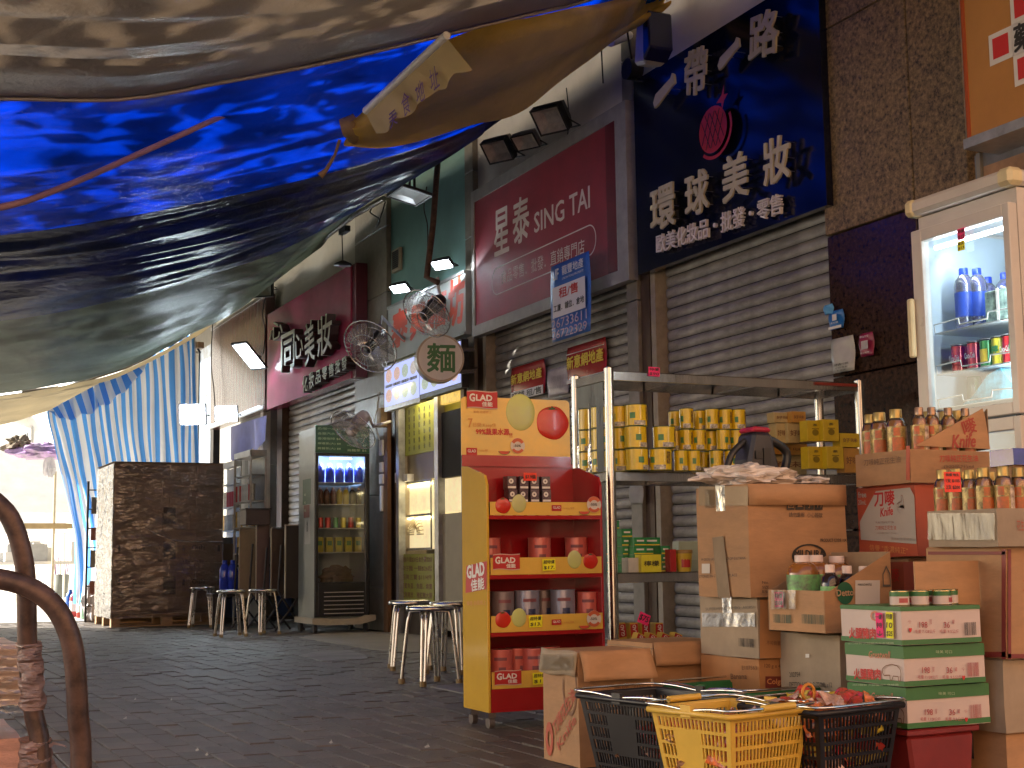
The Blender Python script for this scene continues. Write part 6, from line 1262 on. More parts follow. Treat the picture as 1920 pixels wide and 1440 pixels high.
obj('side_tube', M().cyl((FWd-.045,.04,zd0+.08),(FWd-.045,.04,zt0-.1),.007,n=6), mat('fridge_tube', (.85,.95,1), emit=3, var=0), fdg)
def infr(px, py, y): 
    u = face_px(fdg, 'F', px, py, -y); Rm = Matrix.Rotation(R90, 3, 'Z'); return V(fdg.location)+Rm @ V((u[0], y, 0))
ptag_ = M
pricetag(fdg, 'F', (*q(1814,440), .03), .040, .045, pinkcard, ['特價','$15'], .002); pricetag(fdg, 'F', (*q(1814,462), .03), .040, .038, yelcard, ['每支','$13'], .002)
bluew = film_mat('blue_water_bottle', .15, (.12,.22,.85), .08, 0, haze=.12); bluecap = mat('blue_cap', (.02,.06,.55), .35)
def fr_put(fn, px, py, y, z, *a, **k):
    p = infr(px, py, y); p.z = z; return fn(p, *a, **k)
for i, (px, yt) in enumerate(((1811,505),(1836,500))):
    p = infr(px, 600, .12+.04*i); p.z = shz[0]+.001
    bottle('blue water bottle, %s of two large ones on the top fridge shelf' % ['left','right'][i], p, .040, face_px(fdg,'F',px,yt,-.14)[1]-shz[0], bluew, bluecap, mat('blue_label', (.03,.08,.45), .4), group='drinks in the white fridge', liquid=mat('blue_liquid', (.03,.08,.38), .2), capr=.45, shoulder=.74)
ccm = [mat('can_red', (.50,.01,.015), .2, .3, .06, 5, coat=.5), mat('can_green', (.03,.28,.06), .2, .3, .1, 5, coat=.5), mat('can_yellow', (.70,.62,.03), .2, .3, .1, 5, coat=.5)]
cc = []
for m_ in ccm:
    t = can_proto('drink_can', 'x', .032, .112, ((.0,.92,m_,'can_body'),), galv, 'drinks in the white fridge', 'can', galv); cc.append(t)
cwr = M(); text(cc[0], 'Coca-Cola', white_ink, 'L', (0,.055,.033), .050, .022, .03, off=.0, ang=0); text(cc[2], '檸', green_ink, 'L', (0,.060,.033), .032, .03, .03, off=0); arc_print(cc[1], .032, 2.6, 3.7, .02, .07, yellow_ink)
for i, (px, k_, lab) in enumerate(((1799,0,'red cola can at the left end'),(1829,0,'red cola can second from the left'),(1853,1,'green and yellow can third from the left'),(1876,2,'lemon yellow can fourth from the left'),(1896,0,'red can fifth from the left'),(1910,2,'lemon yellow can at the right end'))):
    p = infr(px, 670, .10); p.z = shz[1]+.001; lab += ' on the middle fridge shelf'
    if i in (0,2,3): cc[k_].location = p; cc[k_]['label'] = lab; cc[k_].rotation_euler = (0,0,.15)
    else: dup(cc[k_], p, .1, lab)
jb = mat('juice_carton', (.25,.35,.30), .3, 0, .8, 25, col2=(.55,.35,.08)); p = infr(1872,590,.08); p.z = shz[0]+.001
t = thing('drink_carton', 'colourful small drink cartons pack beside the blue bottles in the fridge', 'carton', p, R90, 'drinks in the white fridge'); obj('carton', M().box(-.07,.07,0,.08,0,.125), jb, t, bevel=.003); obj('straw_panel', M().box(-.005,.008,-.004,-.001,0,.13), whitepl, t)
p = infr(1830,590,.2); p.z = shz[0]+.001
t = thing('drink_pack', 'blue plastic wrapped drinks pack at the back of the top fridge shelf', 'pack', p, R90, 'drinks in the white fridge'); obj('pack', M().box(-.09,.12,0,.09,0,.13), mat('blue_pack', (.02,.08,.35), .2, 0, .5, 12), t, bevel=.01)
p = infr(1845,765,.10); p.z = shz[2]+.001
t = thing('drink_bag', 'blue and white foil packs lying on the lowest shelf of the upper fridge door', 'pack', p, R90, 'drinks in the white fridge'); obj('pack', M().prism([(-.14,0),(.16,0),(.16,.06),(.10,.13),(.02,.11),(-.06,.04)], 0, .12), mat('foil_blue', (.10,.42,.75), .15, 0, .8, 8, col2=(.75,.85,.9), coat=.6), t, bevel=.006)
for i, (px, yt, m_) in enumerate(((1807,712,ccm[0]),(1829,710,ccm[1]),(1880,706,ccm[1]))):
    p = infr(px, 765, .22); p.z = shz[2]+.001; bottle('soda bottle with %s cap, %s on the third fridge shelf' % (('a red','a green','a pale green')[i], ORD[i]), p, .03, .17, film_mat('pet_%d' % i, .12, ((.35,.05,.04),(.5,.8,.5),(.5,.8,.5))[i], .06, 0, haze=.05), m_, None, group='drinks in the white fridge')
for i, (px, m_) in enumerate(((1856,bluew),(1888,bluew),(1906,bluew))):
    p = infr(px, 600, .30); p.z = shz[0]+.001; bottle('blue water bottle, %s of three at the back of the top fridge shelf' % ORD[i], p, .038, .24, m_, bluecap, mat('blue_label', (.03,.08,.45), .4), group='drinks in the white fridge', liquid=mat('blue_liquid', (.03,.08,.38), .2), capr=.45, shoulder=.74)
for i, (px, k_) in enumerate(((1812,2),(1842,0),(1866,2),(1888,1))):
    p = infr(px, 670, .22); p.z = shz[1]+.001; dup(cc[k_], p, .1*i, '%s drink can, number %s in the back row of the middle fridge shelf' % (('red','green','yellow')[k_], ORD[i]))
# ================================================================== SHOPPING BASKETS
def basket(label, cx, yrim, xl, xr, d, rot, m, H=.25, cont=None, solid=None, grip=None, handles=True, name='shopping_basket'):
    C, W, D, _ = place(cx, yrim, yrim+60, xl, xr, d, rot, None, yrim)
    r = ray(cx, yrim); k = math.hypot(C.x, C.y)/math.hypot(r.x, r.y); zr = CAMH+k*r.z; zb = max(.004, zr-H); H = zr-zb
    t = thing(name, label, 'basket', (C.x, C.y, zb), rot, 'shopping baskets on the ground'); tp = .11; e = .0035
    cs = [(0,0),(W,0),(W,D),(0,D)]; ins = [(1,1),(-1,1),(-1,-1),(1,-1)]
    top = [V((x, y, H)) for x, y in cs]; bot = [V((x+i*W*tp, y+j*D*tp, 0)) for (x, y), (i, j) in zip(cs, ins)]
    for s_ in range(4):
        a, b, c, dd = bot[s_], bot[(s_+1) % 4], top[(s_+1) % 4], top[s_]
        def at(u, v): return (a.lerp(b, u)).lerp(dd.lerp(c, u), v)
        n = (b-a).cross(dd-a).normalized(); mb = M()
        def strip(u0, v0, u1, v1, th=e):
            q = [at(u0,v0), at(u1,v0), at(u1,v1), at(u0,v1)]; mb.add([p-n*th for p in q]+[p+n*th*.3 for p in q], [(0,1,2,3),(7,6,5,4),(0,4,5,1),(1,5,6,2),(2,6,7,3),(3,7,4,0)])
        L = (c-dd).length; nb = max(8, int(L/.0165)); rowsv = [0, .16, .32, .48, .64, .80]
        for v0 in rowsv[1:]: strip(.05, v0-.018, .95, v0+.018, e*1.1)
        strip(.0, 0, 1, .05); strip(0, .93, 1, 1.0, e*1.5)
        strip(0, .05, .055, .93, e*1.3); strip(.945, .05, 1, .93, e*1.3)
        for i in range(1, nb): u = .055+.89*i/nb; strip(u-.16/nb, .05, u+.16/nb, .93)
        if solid and s_ == solid[0]: strip(solid[1], .30, solid[2], .80, e*1.25)
        obj('side_wall', mb, m, t)
    obj('base', M().box(W*tp, W*(1-tp), D*tp, D*(1-tp), 0, .004), m, t)
    rim = M(); r8 = [V((-.012,-.012,H)),V((W+.012,-.012,H)),V((W+.012,D+.012,H)),V((-.012,D+.012,H))]
    rim.tube([r8[i].lerp(r8[(i+1) % 4], f) for i in range(4) for f in (.03,.5,.97)], .009, 6, closed=True); obj('rim', rim, m, t)
    if handles:
        for sg in (0, 1):
            y0 = D*.5+(.012 if sg else -.012); yy = (D+.02) if sg else -.02
            pts = [V((-.008, y0, H+.008)), V((-.012, (y0+yy)/2, H+.016)), V((.0, yy, H+.017)), V((W*.5, yy+(.012 if sg else -.012), H+.018)), V((W, yy, H+.017)), V((W+.012, (y0+yy)/2, H+.016)), V((W+.008, y0, H+.008))]
            h = obj('handle', M().tube(resample(pts, 30), .0042, 7), chrome, t)
            if grip: obj('grip', M().tube([V((W*.3, yy+(.010 if sg else -.010), H+.018)), V((W*.7, yy+(.010 if sg else -.010), H+.018))], .010, 8), grip, h)
        for x_ in (-.012, W+.012): obj('hinge_lug', M().box(x_-.006, x_+.006, D*.5-.02, D*.5+.02, H-.01, H+.022), m, t)
    return t, W, D, H
yb2 = mat('yellow_basket_plastic', (.74,.47,.075), .34, 0, .06, 8); bb2 = mat('black_basket_plastic', (.014,.012,.015), .42, 0, .15, 8); gb2 = mat('green_basket_plastic', (.02,.15,.05), .38, 0, .12, 8)
BK = [basket('yellow plastic shopping basket with a folded wire handle, in the middle foreground', 1371, 1345, 1222, 1517, 3.85, math.radians(13), yb2, solid=(3,.25,.62), grip=yb2),
      basket('black shopping basket with chrome handles, left of the yellow one', 1246, 1322, 1087, 1392, 4.22, math.radians(10), bb2, solid=(3,.30,.66)),
      basket('black shopping basket heaped with red sachets, right of the yellow one', 1537, 1338, 1392, 1688, 3.98, math.radians(12), bb2),
      basket('dark green shopping basket standing behind the two black ones', 1400, 1304, 1252, 1560, 4.62, math.radians(8), gb2)]
sac = [mat('sachet_orange', (.60,.16,.04), .2, 0, .6, 30, col2=(.6,.4,.3), coat=.5), mat('sachet_red', (.48,.03,.03), .2, 0, .5, 30, col2=(.55,.3,.1), coat=.5), mat('sachet_yellow', (.62,.45,.05), .2, 0, .4, 30, coat=.5), mat('sachet_peach', (.62,.38,.28), .2, 0, .4, 25, coat=.5)]
def heap(bk, n, h0, label, grp, seed, mats, name='snack_packet'):
    t, W, D, H = bk; rr = random.Random(seed); Rm = Matrix.Rotation(t.rotation_euler.z, 3, 'Z')
    pro = []
    for i in range(4):
        mb = M(); sd2 = seed+i*3.3
        mb.grid(lambda u, v: ((u-.5)*.10+.006*mnoise.noise(V((u*4,v*4,sd2))), (v-.5)*.075+.006*mnoise.noise(V((v*4,u*4,sd2))), .018*math.sin(math.pi*u)*math.sin(math.pi*v)+.008*mnoise.noise(V((u*7,v*7,sd2)))), 9, 7, False)
        mb.grid(lambda u, v: ((u-.5)*.10, (.5-v)*.075, -.014*math.sin(math.pi*u)*math.sin(math.pi*v)-.002), 6, 5, False)
        me = mb.mesh(name); me.materials.append(mats[i % len(mats)]); pro.append(me)
    for i in range(n):
        z = .02+(h0-.02)*(i/n)**.7; f = .82+.16*z/H
        p = V(t.location)+Rm @ V((W/2+rr.uniform(-.38,.38)*W*f, D/2+rr.uniform(-.38,.38)*D*f, z))
        o = bpy.data.objects.new(name, pro[rr.randrange(4)]); COL.objects.link(o); o.location = p; o.rotation_euler = (rr.uniform(-.9,.9), rr.uniform(-.9,.9), rr.uniform(0,6.28)); tag(o, label, 'packet', grp)
heap(BK[2], 150, .262, 'red and orange sachet heaped in the right black basket', 'sachets in the right black basket', 3, sac)
heap(BK[0], 80, .215, 'peach and orange sachet lying in the yellow basket', 'sachets in the yellow basket', 5, [sac[3], sac[0], sac[3], sac[1]])
heap(BK[1], 40, .12, 'grey or pink packet lying low in the left black basket', 'packets in the left black basket', 8, [sac[1], mat('packet_grey', (.16,.15,.18), .3), mat('packet_pink', (.6,.2,.25), .3), sac[3]])
# loops of orange net on the heap
t, W, D, H = BK[2]; p = on_top(t, W*.40, D*.55, H+.015)
o = obj('net_loop', M().tube([(.022*math.cos(q), 0, .022+.026*math.sin(q)) for q in [k*.524 for k in range(12)]], .005, 6, closed=True), mat('orange_net', (.65,.25,.03), .5), loc=p); tag(o, 'orange loop handle sticking up from the sachets in the right basket', 'loop')
# ================================================================== HAND TRUCK IN THE LEFT FOREGROUND
ht = thing('hand_truck', 'brown painted tube frame of a trolley in the left foreground, wrapped in film', 'trolley', (P(150,1440,2.4).x, P(150,1440,2.4).y, 0), 0)
tubem_ = mat('brown_painted_tube', (.105,.060,.048), .42, .35, .55, 14, bump=.05, bscale=60)
def hl(ps): return [V(p)-V(ht.location) for p in ps]
g0 = P(152,1440,2.4); g1 = P(78,1440,2.45)
obj('tube_frame', M().tube(resample(hl([V((g0.x, g0.y, .06)), g0, P(146,1340,2.4), P(141,1250,2.4), P(130,1190,2.4), P(103,1138,2.4), P(60,1104,2.4), P(0,1086,2.4), P(-90,1080,2.4), P(-200,1080,2.4)]), 70), .0180, 16), tubem_, ht)
obj('tube_frame', M().tube(resample(hl([V((g1.x, g1.y, .06)), g1, P(62,1330,2.46), P(52,1220,2.46), P(50,1130,2.46), P(46,1060,2.46), P(28,990,2.46), P(0,948,2.46), P(-60,910,2.46), P(-160,890,2.46)]), 70), .0168, 16), tubem_, ht)
obj('base_plate', M().box(-.55, .06, -.35, .30, .05, .08), darkmetal, ht)
for x_, y_ in ((-.45,-.25),(-.45,.2),(.0,-.25),(.0,.2)): obj('wheel', M().cyl((x_-.02,y_,.035),(x_+.02,y_,.035),.035,n=14), rubber, ht)
film2 = sheet_mat('pink_milky_film', (.62,.36,.29), .5, .2, .18, .3, 8, 1.2, 30, (1,1,4))
def wrapsleeve(pts, rads, seed):
    pts = resample(hl(pts), 24); mb = M()
    def fn(u, v):
        j = min(int(round(v*24)), 24); q = u*2*math.pi; rr_ = rads[0]+(rads[1]-rads[0])*v; r_ = rr_*(1+.22*mnoise.noise(V((math.cos(q)*1.5, math.sin(q)*1.5, v*7+seed)))+.1*math.sin(v*22+q*2))
        return pts[j]+(Rv*math.cos(q)+Fv*math.sin(q))*r_
    mb.grid(fn, 28, 24); return obj('film_wrap', mb, film2, ht)
wrapsleeve([P(54,1205,2.46), P(56,1240,2.46), P(60,1290,2.46), P(61,1328,2.46)], (.020,.022), 1)
wrapsleeve([P(64,1384,2.46), P(66,1410,2.46), P(70,1470,2.46)], (.025,.034), 4)
obj('film_tail', M().grid(lambda u, v: hl([P(86+u*36+6*math.sin(u*9), 1396+u*8-9*math.sin(u*3)+8*v*(1-.7*u), 2.45)])[0], 16, 3), film2, ht)
ld = thing('wrapped_load', 'stack of film-wrapped pale boxes on the trolley at the far left edge', 'load', (P(30,1330,2.6).x, P(30,1330,2.6).y, .085), 0)
o = V(ld.location); 
def lbx(name, px1, y0, y1, m, d0=2.62):
    a = P(px1, y1, d0)-o; b = P(px1, y0, d0)-o; return obj(name, soft_box(M(), a.x-.55, a.x, a.y, a.y+.35, a.z, b.z, .006, 8, px1), m, ld)
lbx('box', 40, 1210, 1322, mat('peach_wrapped_box', (.55,.36,.24), .4, 0, .25, 12, stretch=(1,1,6), bump=.4, bscale=25))
lbx('box', 36, 1384, 1500, mat('salmon_wrapped_box', (.58,.32,.25), .4, 0, .2, 12, stretch=(1,1,5), bump=.4))
a = P(36,1500,2.62)-o; obj('box', M().box(a.x-.5, a.x-.02, a.y+.02, a.y+.33, 0, a.z), card, ld)
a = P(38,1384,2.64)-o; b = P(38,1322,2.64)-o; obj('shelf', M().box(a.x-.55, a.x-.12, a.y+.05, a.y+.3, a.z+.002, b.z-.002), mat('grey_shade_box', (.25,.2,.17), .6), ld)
a = P(46,1335,2.60)-o; b = P(46,1204,2.60)-o; obj('stretch_film', M().grid(lambda u, v: (a.x-.5+.5*u, a.y-.01+.004*math.sin(v*40), a.z+(b.z-a.z)*v), 4, 24), wrap, ld)
# ================================================================== PALLET OF CARTONS
C, W, D, H = place(208, 866, 1175, 181, 417, 16.0, .0)
C.z = 0; r = ray(208, 866); H = CAMH+math.hypot(C.x, C.y)/math.hypot(r.x, r.y)*r.z
pal = thing('wrapped_pallet', 'tall pallet of brown cartons wrapped in stretch film, beside the striped curtain', 'pallet', C, 0)
for i in range(5): obj('deck_board', M().box(0, W, D*i/5+.01, D*(i+1)/5-.01, .12, .138), wood, pal)
for i in range(3): obj('stringer', M().box(0, W, i*(D-.09)/2, i*(D-.09)/2+.09, .018, .12) if i == 9 else M().box(0, .10, i*(D-.09)/2, i*(D-.09)/2+.09, .018, .12).box(W/2-.06, W/2+.06, i*(D-.09)/2, i*(D-.09)/2+.09, .018, .12).box(W-.10, W, i*(D-.09)/2, i*(D-.09)/2+.09, .018, .12), wood, pal)
for i in range(3): obj('bottom_board', M().box(0, W, i*(D-.09)/2, i*(D-.09)/2+.09, 0, .017), wood, pal)
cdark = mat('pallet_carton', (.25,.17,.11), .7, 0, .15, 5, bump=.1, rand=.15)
nr = 9; hh = (H-.145)/nr; nc = 4; nd = 3; prm = {}
for r_ in range(nr):
    off = .13 if r_ % 2 else 0
    for ci in range(nc):
        for di in range(nd):
            if 0 < ci < nc-1 and 0 < di < nd-1: continue
            x0, x1 = W*ci/nc, W*(ci+1)/nc; y0, y1 = D*di/nd, D*(di+1)/nd
            if off and 0 < ci: x0 -= .07
            if off and ci < nc-1: x1 -= .07
            g = .003; w_ = (round(x1-x0,4), round(y1-y0,4))
            if w_ not in prm:
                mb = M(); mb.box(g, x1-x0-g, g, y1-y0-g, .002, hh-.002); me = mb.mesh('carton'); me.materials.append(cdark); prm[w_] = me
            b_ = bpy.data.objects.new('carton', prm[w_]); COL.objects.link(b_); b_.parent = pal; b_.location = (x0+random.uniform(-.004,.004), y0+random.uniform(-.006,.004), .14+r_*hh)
dkp = ink('carton_print', (.035,.02,.015))
for y0, y1 in ((951,982),(1015,1048),(1081,1114)): fpatch(pal, 'F', 306, y0, 329, y1, dkp, .008)
for y, sx in ((1028,'1'),(1092,'1')):
    for px in (223, 298, 344, 410): lbox(pal, '1' if px != 298 else '2', px-2, y, px+2, y, 11, dkp, 'F', .02, )
    lbox(pal, 'Oishi Pillows', 246, y, 272, y, 9, dkp, 'F', .02)
    lbox(pal, 'Oishi', 360, y-2, 384, y-2, 9, dkp, 'F', .02)
for px in (300,352,378): lbox(pal, '▪ 易碎 ▪', px-9, 1052, px+9, 1052, 6, dkp, 'F', .01)
fw_ = film_mat('pallet_film', .14, (.9,.89,.88), .08, 2.4, 4, (1.0,1,3.5), .04)
mb = M(); e = .010
def fwall(o, u, v, n_): mb.grid(lambda a, b: o+u*a+v*b+n_*(.006*mnoise.noise(V((a*3,b*20,1)))+.0015*mnoise.noise(V((a*14,b*60,2)))), 30, 60)
fwall(V((-e,-e,.10)), V((W+2*e,0,0)), V((0,0,H-.12)), V((0,-1,0))); fwall(V((-e,D+e,.10)), V((0,-D-2*e,0)), V((0,0,H-.12)), V((-1,0,0)))
obj('stretch_film', mb, fw_, pal)
obj('film_twist', M().tube(resample([V((W*.28,-e-.01,H*.60)),V((W*.42,-e-.012,H*.55)),V((W*.62,-e-.012,H*.515)),V((W,-e-.01,H*.51))], 20), .008, 5), film_mat('film_rope', .4, (.9,.9,.9), .1, 1, haze=.35), pal)
obj('shade_board', M().box(.0, W, D-.12, D-.095, .018, .118), wood, pal)  # board added to hide bright ground, standing in for shade behind the pallet
obj('core', M().box(.012, W-.08, .012, D-.012, .145, H-.004), cdark, pal)
obj('top_sheet', M().box(-.01, W+.01, -.01, D+.01, H+.001, H+.006), cdark, pal)
# ================================================================== STOOLS
stool_tube = mat('brushed_tube', (.66,.62,.56), .28, 1, .15, 12)
def make_stool(label):
    t = thing('metal_stool', label, 'stool', (0,0,0), 0, 'round metal stools on the pavement'); R = .142; h = .45
    obj('seat', M().lathe([(.0,h-.004),(R*.8,h-.003),(R*.93,h),(R,h-.006),(R,h-.022),(R*.96,h-.026)], n=28), steel, t)
    for k in range(4):
        a = k*math.pi/2+.3; ca, sa = math.cos(a), math.sin(a); px_, py_ = -sa*.013, ca*.013
        mb = M()
        for s_ in (-1, 1): mb.tube(resample([V((ca*.05+s_*px_*1.5, sa*.05+s_*py_*1.5, h-.03)), V((ca*.105+s_*px_, sa*.105+s_*py_, h-.035)), V((ca*.128+s_*px_, sa*.128+s_*py_, h-.075)), V((ca*.172+s_*px_*.8, sa*.172+s_*py_*.8, .02))], 12), .0085, 7)
        lg_ = obj('leg', mb, stool_tube, t); obj('foot', M().cyl((ca*.172,sa*.172,0),(ca*.172,sa*.172,.03),.02,n=8), mat('ochre_foot', (.28,.20,.09), .7), lg_)
    return t
ST = make_stool('round metal stool nearest the wrapped pallet, leftmost of the far three')
for i, (sx, sy, zt_, lab, rz_) in enumerate(((379,1100,0,'round metal stool nearest the wrapped pallet, leftmost of the far three',.1),(433,1106,0,'middle of the three far metal stools in front of the folded tables',.5),(492,1104,0,'rightmost of the three far metal stools, beside the drinks fridge',.9),(768,1126,0,'metal stool at the left of the near group by the noodle shop',.2),(806,1136,0,'frontmost metal stool of the near group, left of the display stand',.65),(846,1128,0,'metal stool of the near group half hidden by the display stand',1.2))):
    p = onZ(sx, sy, .45); p.z = 0
    if i == 0: ST.location = p; ST.rotation_euler = (0,0,rz_)
    else: dup(ST, p, rz_, lab)
# ================================================================== FAR DRINKS FRIDGE
C, W, D, H = place(590, 797, 1186, 560, 693, 14.1, 0, 0.0)
ff2 = thing('drinks_fridge', 'tall black-doored drinks fridge with a green price board, by the far shutter', 'fridge', C, 0)
def fz(py): return face_px(ff2, 'F', 640, py)[1]
sidew = mat('greywhite_fridge_side', (.30,.33,.30), .35, 0, .15, 3); frm = mat('fridge_black', (.015,.015,.017), .25, 0, .2, 6, coat=.3)
zb_, zh_, zd_ = fz(1160), fz(850), fz(1092)
obj('body', M().box(.0,.03,.03,D,zb_,H-.02).box(W-.03,W,.03,D,zb_,H-.02).box(.03,W-.03,D-.03,D,zb_,H-.02).box(.03,W-.03,.03,D-.03,zb_,zd_-.01).box(.03,W-.03,.03,D-.03,zh_,H-.02), sidew, ff2)
hb_ = obj('price_board', M().box(0,W,.0,.028,zh_+.004,H), mat('green_board', (.015,.09,.045), .4, 0, .15, 4), ff2)
pg2 = ink('price_green', (.42,.55,.36))
for i, (l_, r_) in enumerate((('奶/咖一水 $4',''),('各類汽水 $5','翠綠茶'),('香港咖啡 $6',''),('檸檬茶(大) $8','+C檸檬水 $7'),('蒟蒻茶(大) $8','烏龍茶 $6'))):
    z_ = H-(H-zh_)*(.12+.18*i); text(ff2, l_, pg2, 'F', (W*.25, z_), W*.42, .026, .012, off=.003)
    if r_: text(ff2, r_, pg2, 'F', (W*.76, z_-.012), W*.36, .026, .012, off=.003)
dm = M(); x0, x1 = .035, W-.045
dm.box(0,x0,0,.028,zb_+.02,zh_).box(x1,W,0,.028,zb_+.02,zh_).box(x0,x1,0,.028,zb_+.02,zd_).box(x0,x1,0,.028,zh_-.03,zh_); obj('door', dm, frm, ff2, bevel=.003)
obj('pane', M().quad((x0,.012,zd_),(x1,.012,zd_),(x1,.012,zh_-.03),(x0,.012,zh_-.03)), glass, ff2)
for i in range(6): z_ = zb_+.05+i*.042; obj('vent_louvre', M().box(x0+.06,x1-.02,-.010,-.002,z_,z_+.009), mat('louvre_grey', (.30,.28,.26), .4), ff2)
obj('lining', M().box(.031,.034,.04,D-.031,zd_,zh_).box(W-.034,W-.031,.04,D-.031,zd_,zh_).box(.034,W-.034,D-.036,D-.031,zd_,zh_), inw, ff2)
obj('lit_tube', M().cyl((W*.3,.06,zh_-.05),(W*.7,.06,zh_-.05),.009,n=6), mat('fridge_tube2', (.5,.65,1), emit=4, var=0), ff2)
l = bpy.data.lights.new('fridge_lamp', 'AREA'); l.shape = 'RECTANGLE'; l.size = W*.7; l.size_y = .05; l.energy = 2.2; l.color = (.55,.68,1); lo = bpy.data.objects.new('fridge_lamp', l); COL.objects.link(lo); lo.parent = ff2; lo.location = (W/2, .08, zh_-.07); lo.rotation_euler = (math.radians(35), 0, 0)
shf = [fz(904), fz(945), fz(990), fz(1035)]
for z_ in shf: obj('shelf', M().box(x0+.005,x1-.005,.035,D-.05,z_-.008,z_), mat('shelf_white', (.7,.72,.72), .3), ff2)
obj('trolley_base', M().prism([(-.04,zb_+.012),(-.04,zb_-.045),(.10,zb_-.06),(W-.12,zb_-.06),(W+.05,zb_-.02),(W+.05,zb_+.03),(W-.05,zb_+.03),(W-.15,zb_+.0),(.15,zb_+.0),(.1,zb_+.012)], -.05, D), mat('beige_trolley', (.38,.33,.25), .5), ff2)
for x_, y_ in ((-.0,.0),(W-.04,.0),(.0,D-.1),(W-.04,D-.1)): obj('wheel', M().cyl((x_-.012,y_+.02,.045),(x_+.02,y_+.02,.045),.045,n=12), rubber, ff2)
spx = M(); 
for i in range(3):
    for j in range(3): pass
for j, z_ in enumerate((fz(925), fz(940), fz(955))): fs_ = text(ff2, '飲品', pg2, 'L', (-D*.6, z_), .06, .025, .01, off=.003)
patch(ff2, 'L', (-D*.5, fz(920)), D*.5, .26, mat('green_board', (.015,.09,.045), .4), .0015, name='side_notice'); patch(ff2, 'L', (-D*.5, fz(957)), D*.35, .13, mat('dullred_notice', (.2,.06,.05), .5), .002, name='side_notice'); patch(ff2, 'L', (-D*.45, fz(995)), D*.35, .26, mat('white_notice', (.45,.45,.43), .5), .002, name='side_notice')
text(ff2, '請勿飲食', black_ink, 'L', (-D*.45, fz(985)), .05, .12, .01, off=.004)
FP = V(C)
def frow(z_, items, h, r, grp='drinks in the far fridge'):
    for i, (m_, lab, kind) in enumerate(items):
        x = x0+.045+(x1-x0-.09)*i/max(1, len(items)-1); p = FP+V((x, .09, z_+.001))
        if kind == 'b': bottle(lab % ORD[i], p, r, h, m_, whitecap, None, group=grp, capr=.4, shoulder=.7)
        elif kind == 'c':
            t = can_proto('drink_can', lab % ORD[i], r, h, ((0,.93,m_,'can_body'),), galv, grp, 'can', galv); t.location = p
        else:
            t = thing('drink_carton', lab % ORD[i], 'carton', p, 0, grp); obj('carton', M().box(-r,r,0,.06,0,h), m_, t, bevel=.002); patch(t,'F',(0,h*.6),r*1.3,h*.3,mat('green_print', (.08,.25,.08), .4),.001)
bb3 = mat('blue_bottle', (.03,.06,.55), .12, 0, .2, 8, coat=.4)
frow(shf[0], [(bb3, 'round blue water bottle, %s from the left on the top shelf of the far fridge', 'b')]*5, .19, .046)
frow(shf[1], [(mat('tea_brown', (.12,.04,.02), .15), '%s bottle from the left on the second shelf of the far fridge, brown', 'b')]*3+[(mat('tea_yellow', (.55,.42,.05), .15), '%s bottle from the left on the second shelf of the far fridge, yellow', 'b')]*2+[(mat('tea_dark', (.05,.03,.02), .15), '%s bottle from the left on the second shelf of the far fridge, dark', 'b')]*2, .17, .032)
frow(shf[2], [(ccm[i], '%s can from the left on the third shelf of the far fridge', 'c') for i in (0,0,1,2,0,2)], .115, .030)
frow(shf[3], [(mat('lemon_carton', (.62,.55,.06), .35, 0, .2, 12), '%s lemon drink carton from the left on the fourth shelf of the far fridge', 'k')]*5, .15, .036)
crumple('pale pinkish bag lying on the floor of the far fridge', 'bag', 'bag', FP+V((W*.5, .2, zd_+.002)), .17, .1, .09, mat('murky_bag', (.20,.14,.10), .5), 6)
# ================================================================== FOLDED TABLES, CABINETS
brownp = [mat('beige_tabletop', (.26,.20,.12), .4), mat('plum_tabletop', (.12,.075,.07), .35), mat('dark_tabletop', (.07,.045,.03), .4), mat('black_tabletop', (.03,.025,.02), .4)]
for i, (x0_, x1_, y0_, y1_, d, m_, lab) in enumerate(((449,479,991,1122,15.2,brownp[0],'beige folded table standing on edge beside the wrapped pallet'),(481,505,984,1125,14.9,brownp[1],'plum brown folded table, second of four standing in a row'),(509,532,991,1117,14.8,brownp[2],'dark brown folded table with a pale edge, third of four in a row'),(536,560,986,1122,14.6,brownp[3],'almost black folded table beside the drinks fridge'))):
    a = P(x0_, y1_, d); t = thing('folded_table', lab, 'table', (a.x, a.y, 0), .06*i-.1, 'folded tables standing in a row'); u = face_px(t,'F',x1_,1050)[0]; v1 = face_px(t,'F',x0_,y0_)[1]; v0 = face_px(t,'F',x0_,y1_)[1]
    obj('tabletop', M().box(0, u, 0, .03, v0, v1), m_, t, bevel=.004); obj('edge_band', M().box(-.008, 0-.001, -.002, .032, v0, v1), mat('pale_edge', (.42,.36,.26), .4), t); obj('edge_band', M().box(-.008, u+.004, -.003, .033, v1+.001, v1+.014), chrome if i in (2,) else mat('pale_edge', (.42,.36,.26), .4), t)
    for s_ in (-1, 1): obj('leg', M().tube([(u*.5-s_*.16,.06,.01),(u*.5,.07,.22),(u*.5+s_*.13,.06,.42),(u*.5+s_*.10,.06,v1-.2)], .012, 6), darkmetal, t)
a = P(461,984,14.7); t = thing('crate', 'dark closed box resting on top of the folded tables', 'box', a, 0); obj('body', M().box(0,.26,0,.25,0,face_px(t,'F',461,955)[1]), mat('dark_plum_box', (.06,.04,.035), .5), t, bevel=.006); obj('lid', M().box(-.008,.268,-.008,.258,face_px(t,'F',461,955)[1]+.001,face_px(t,'F',461,955)[1]+.012), darkmetal, t)
canopy_ = None
canm = [mat('can_silverblue', (.20,.28,.55), .3, .4, .3, 20), mat('can_gold', (.55,.35,.08), .3, .4, .3, 20), mat('can_white', (.6,.6,.58), .3, .2, .2, 20), mat('can_cola', (.45,.04,.04), .3, .3)]
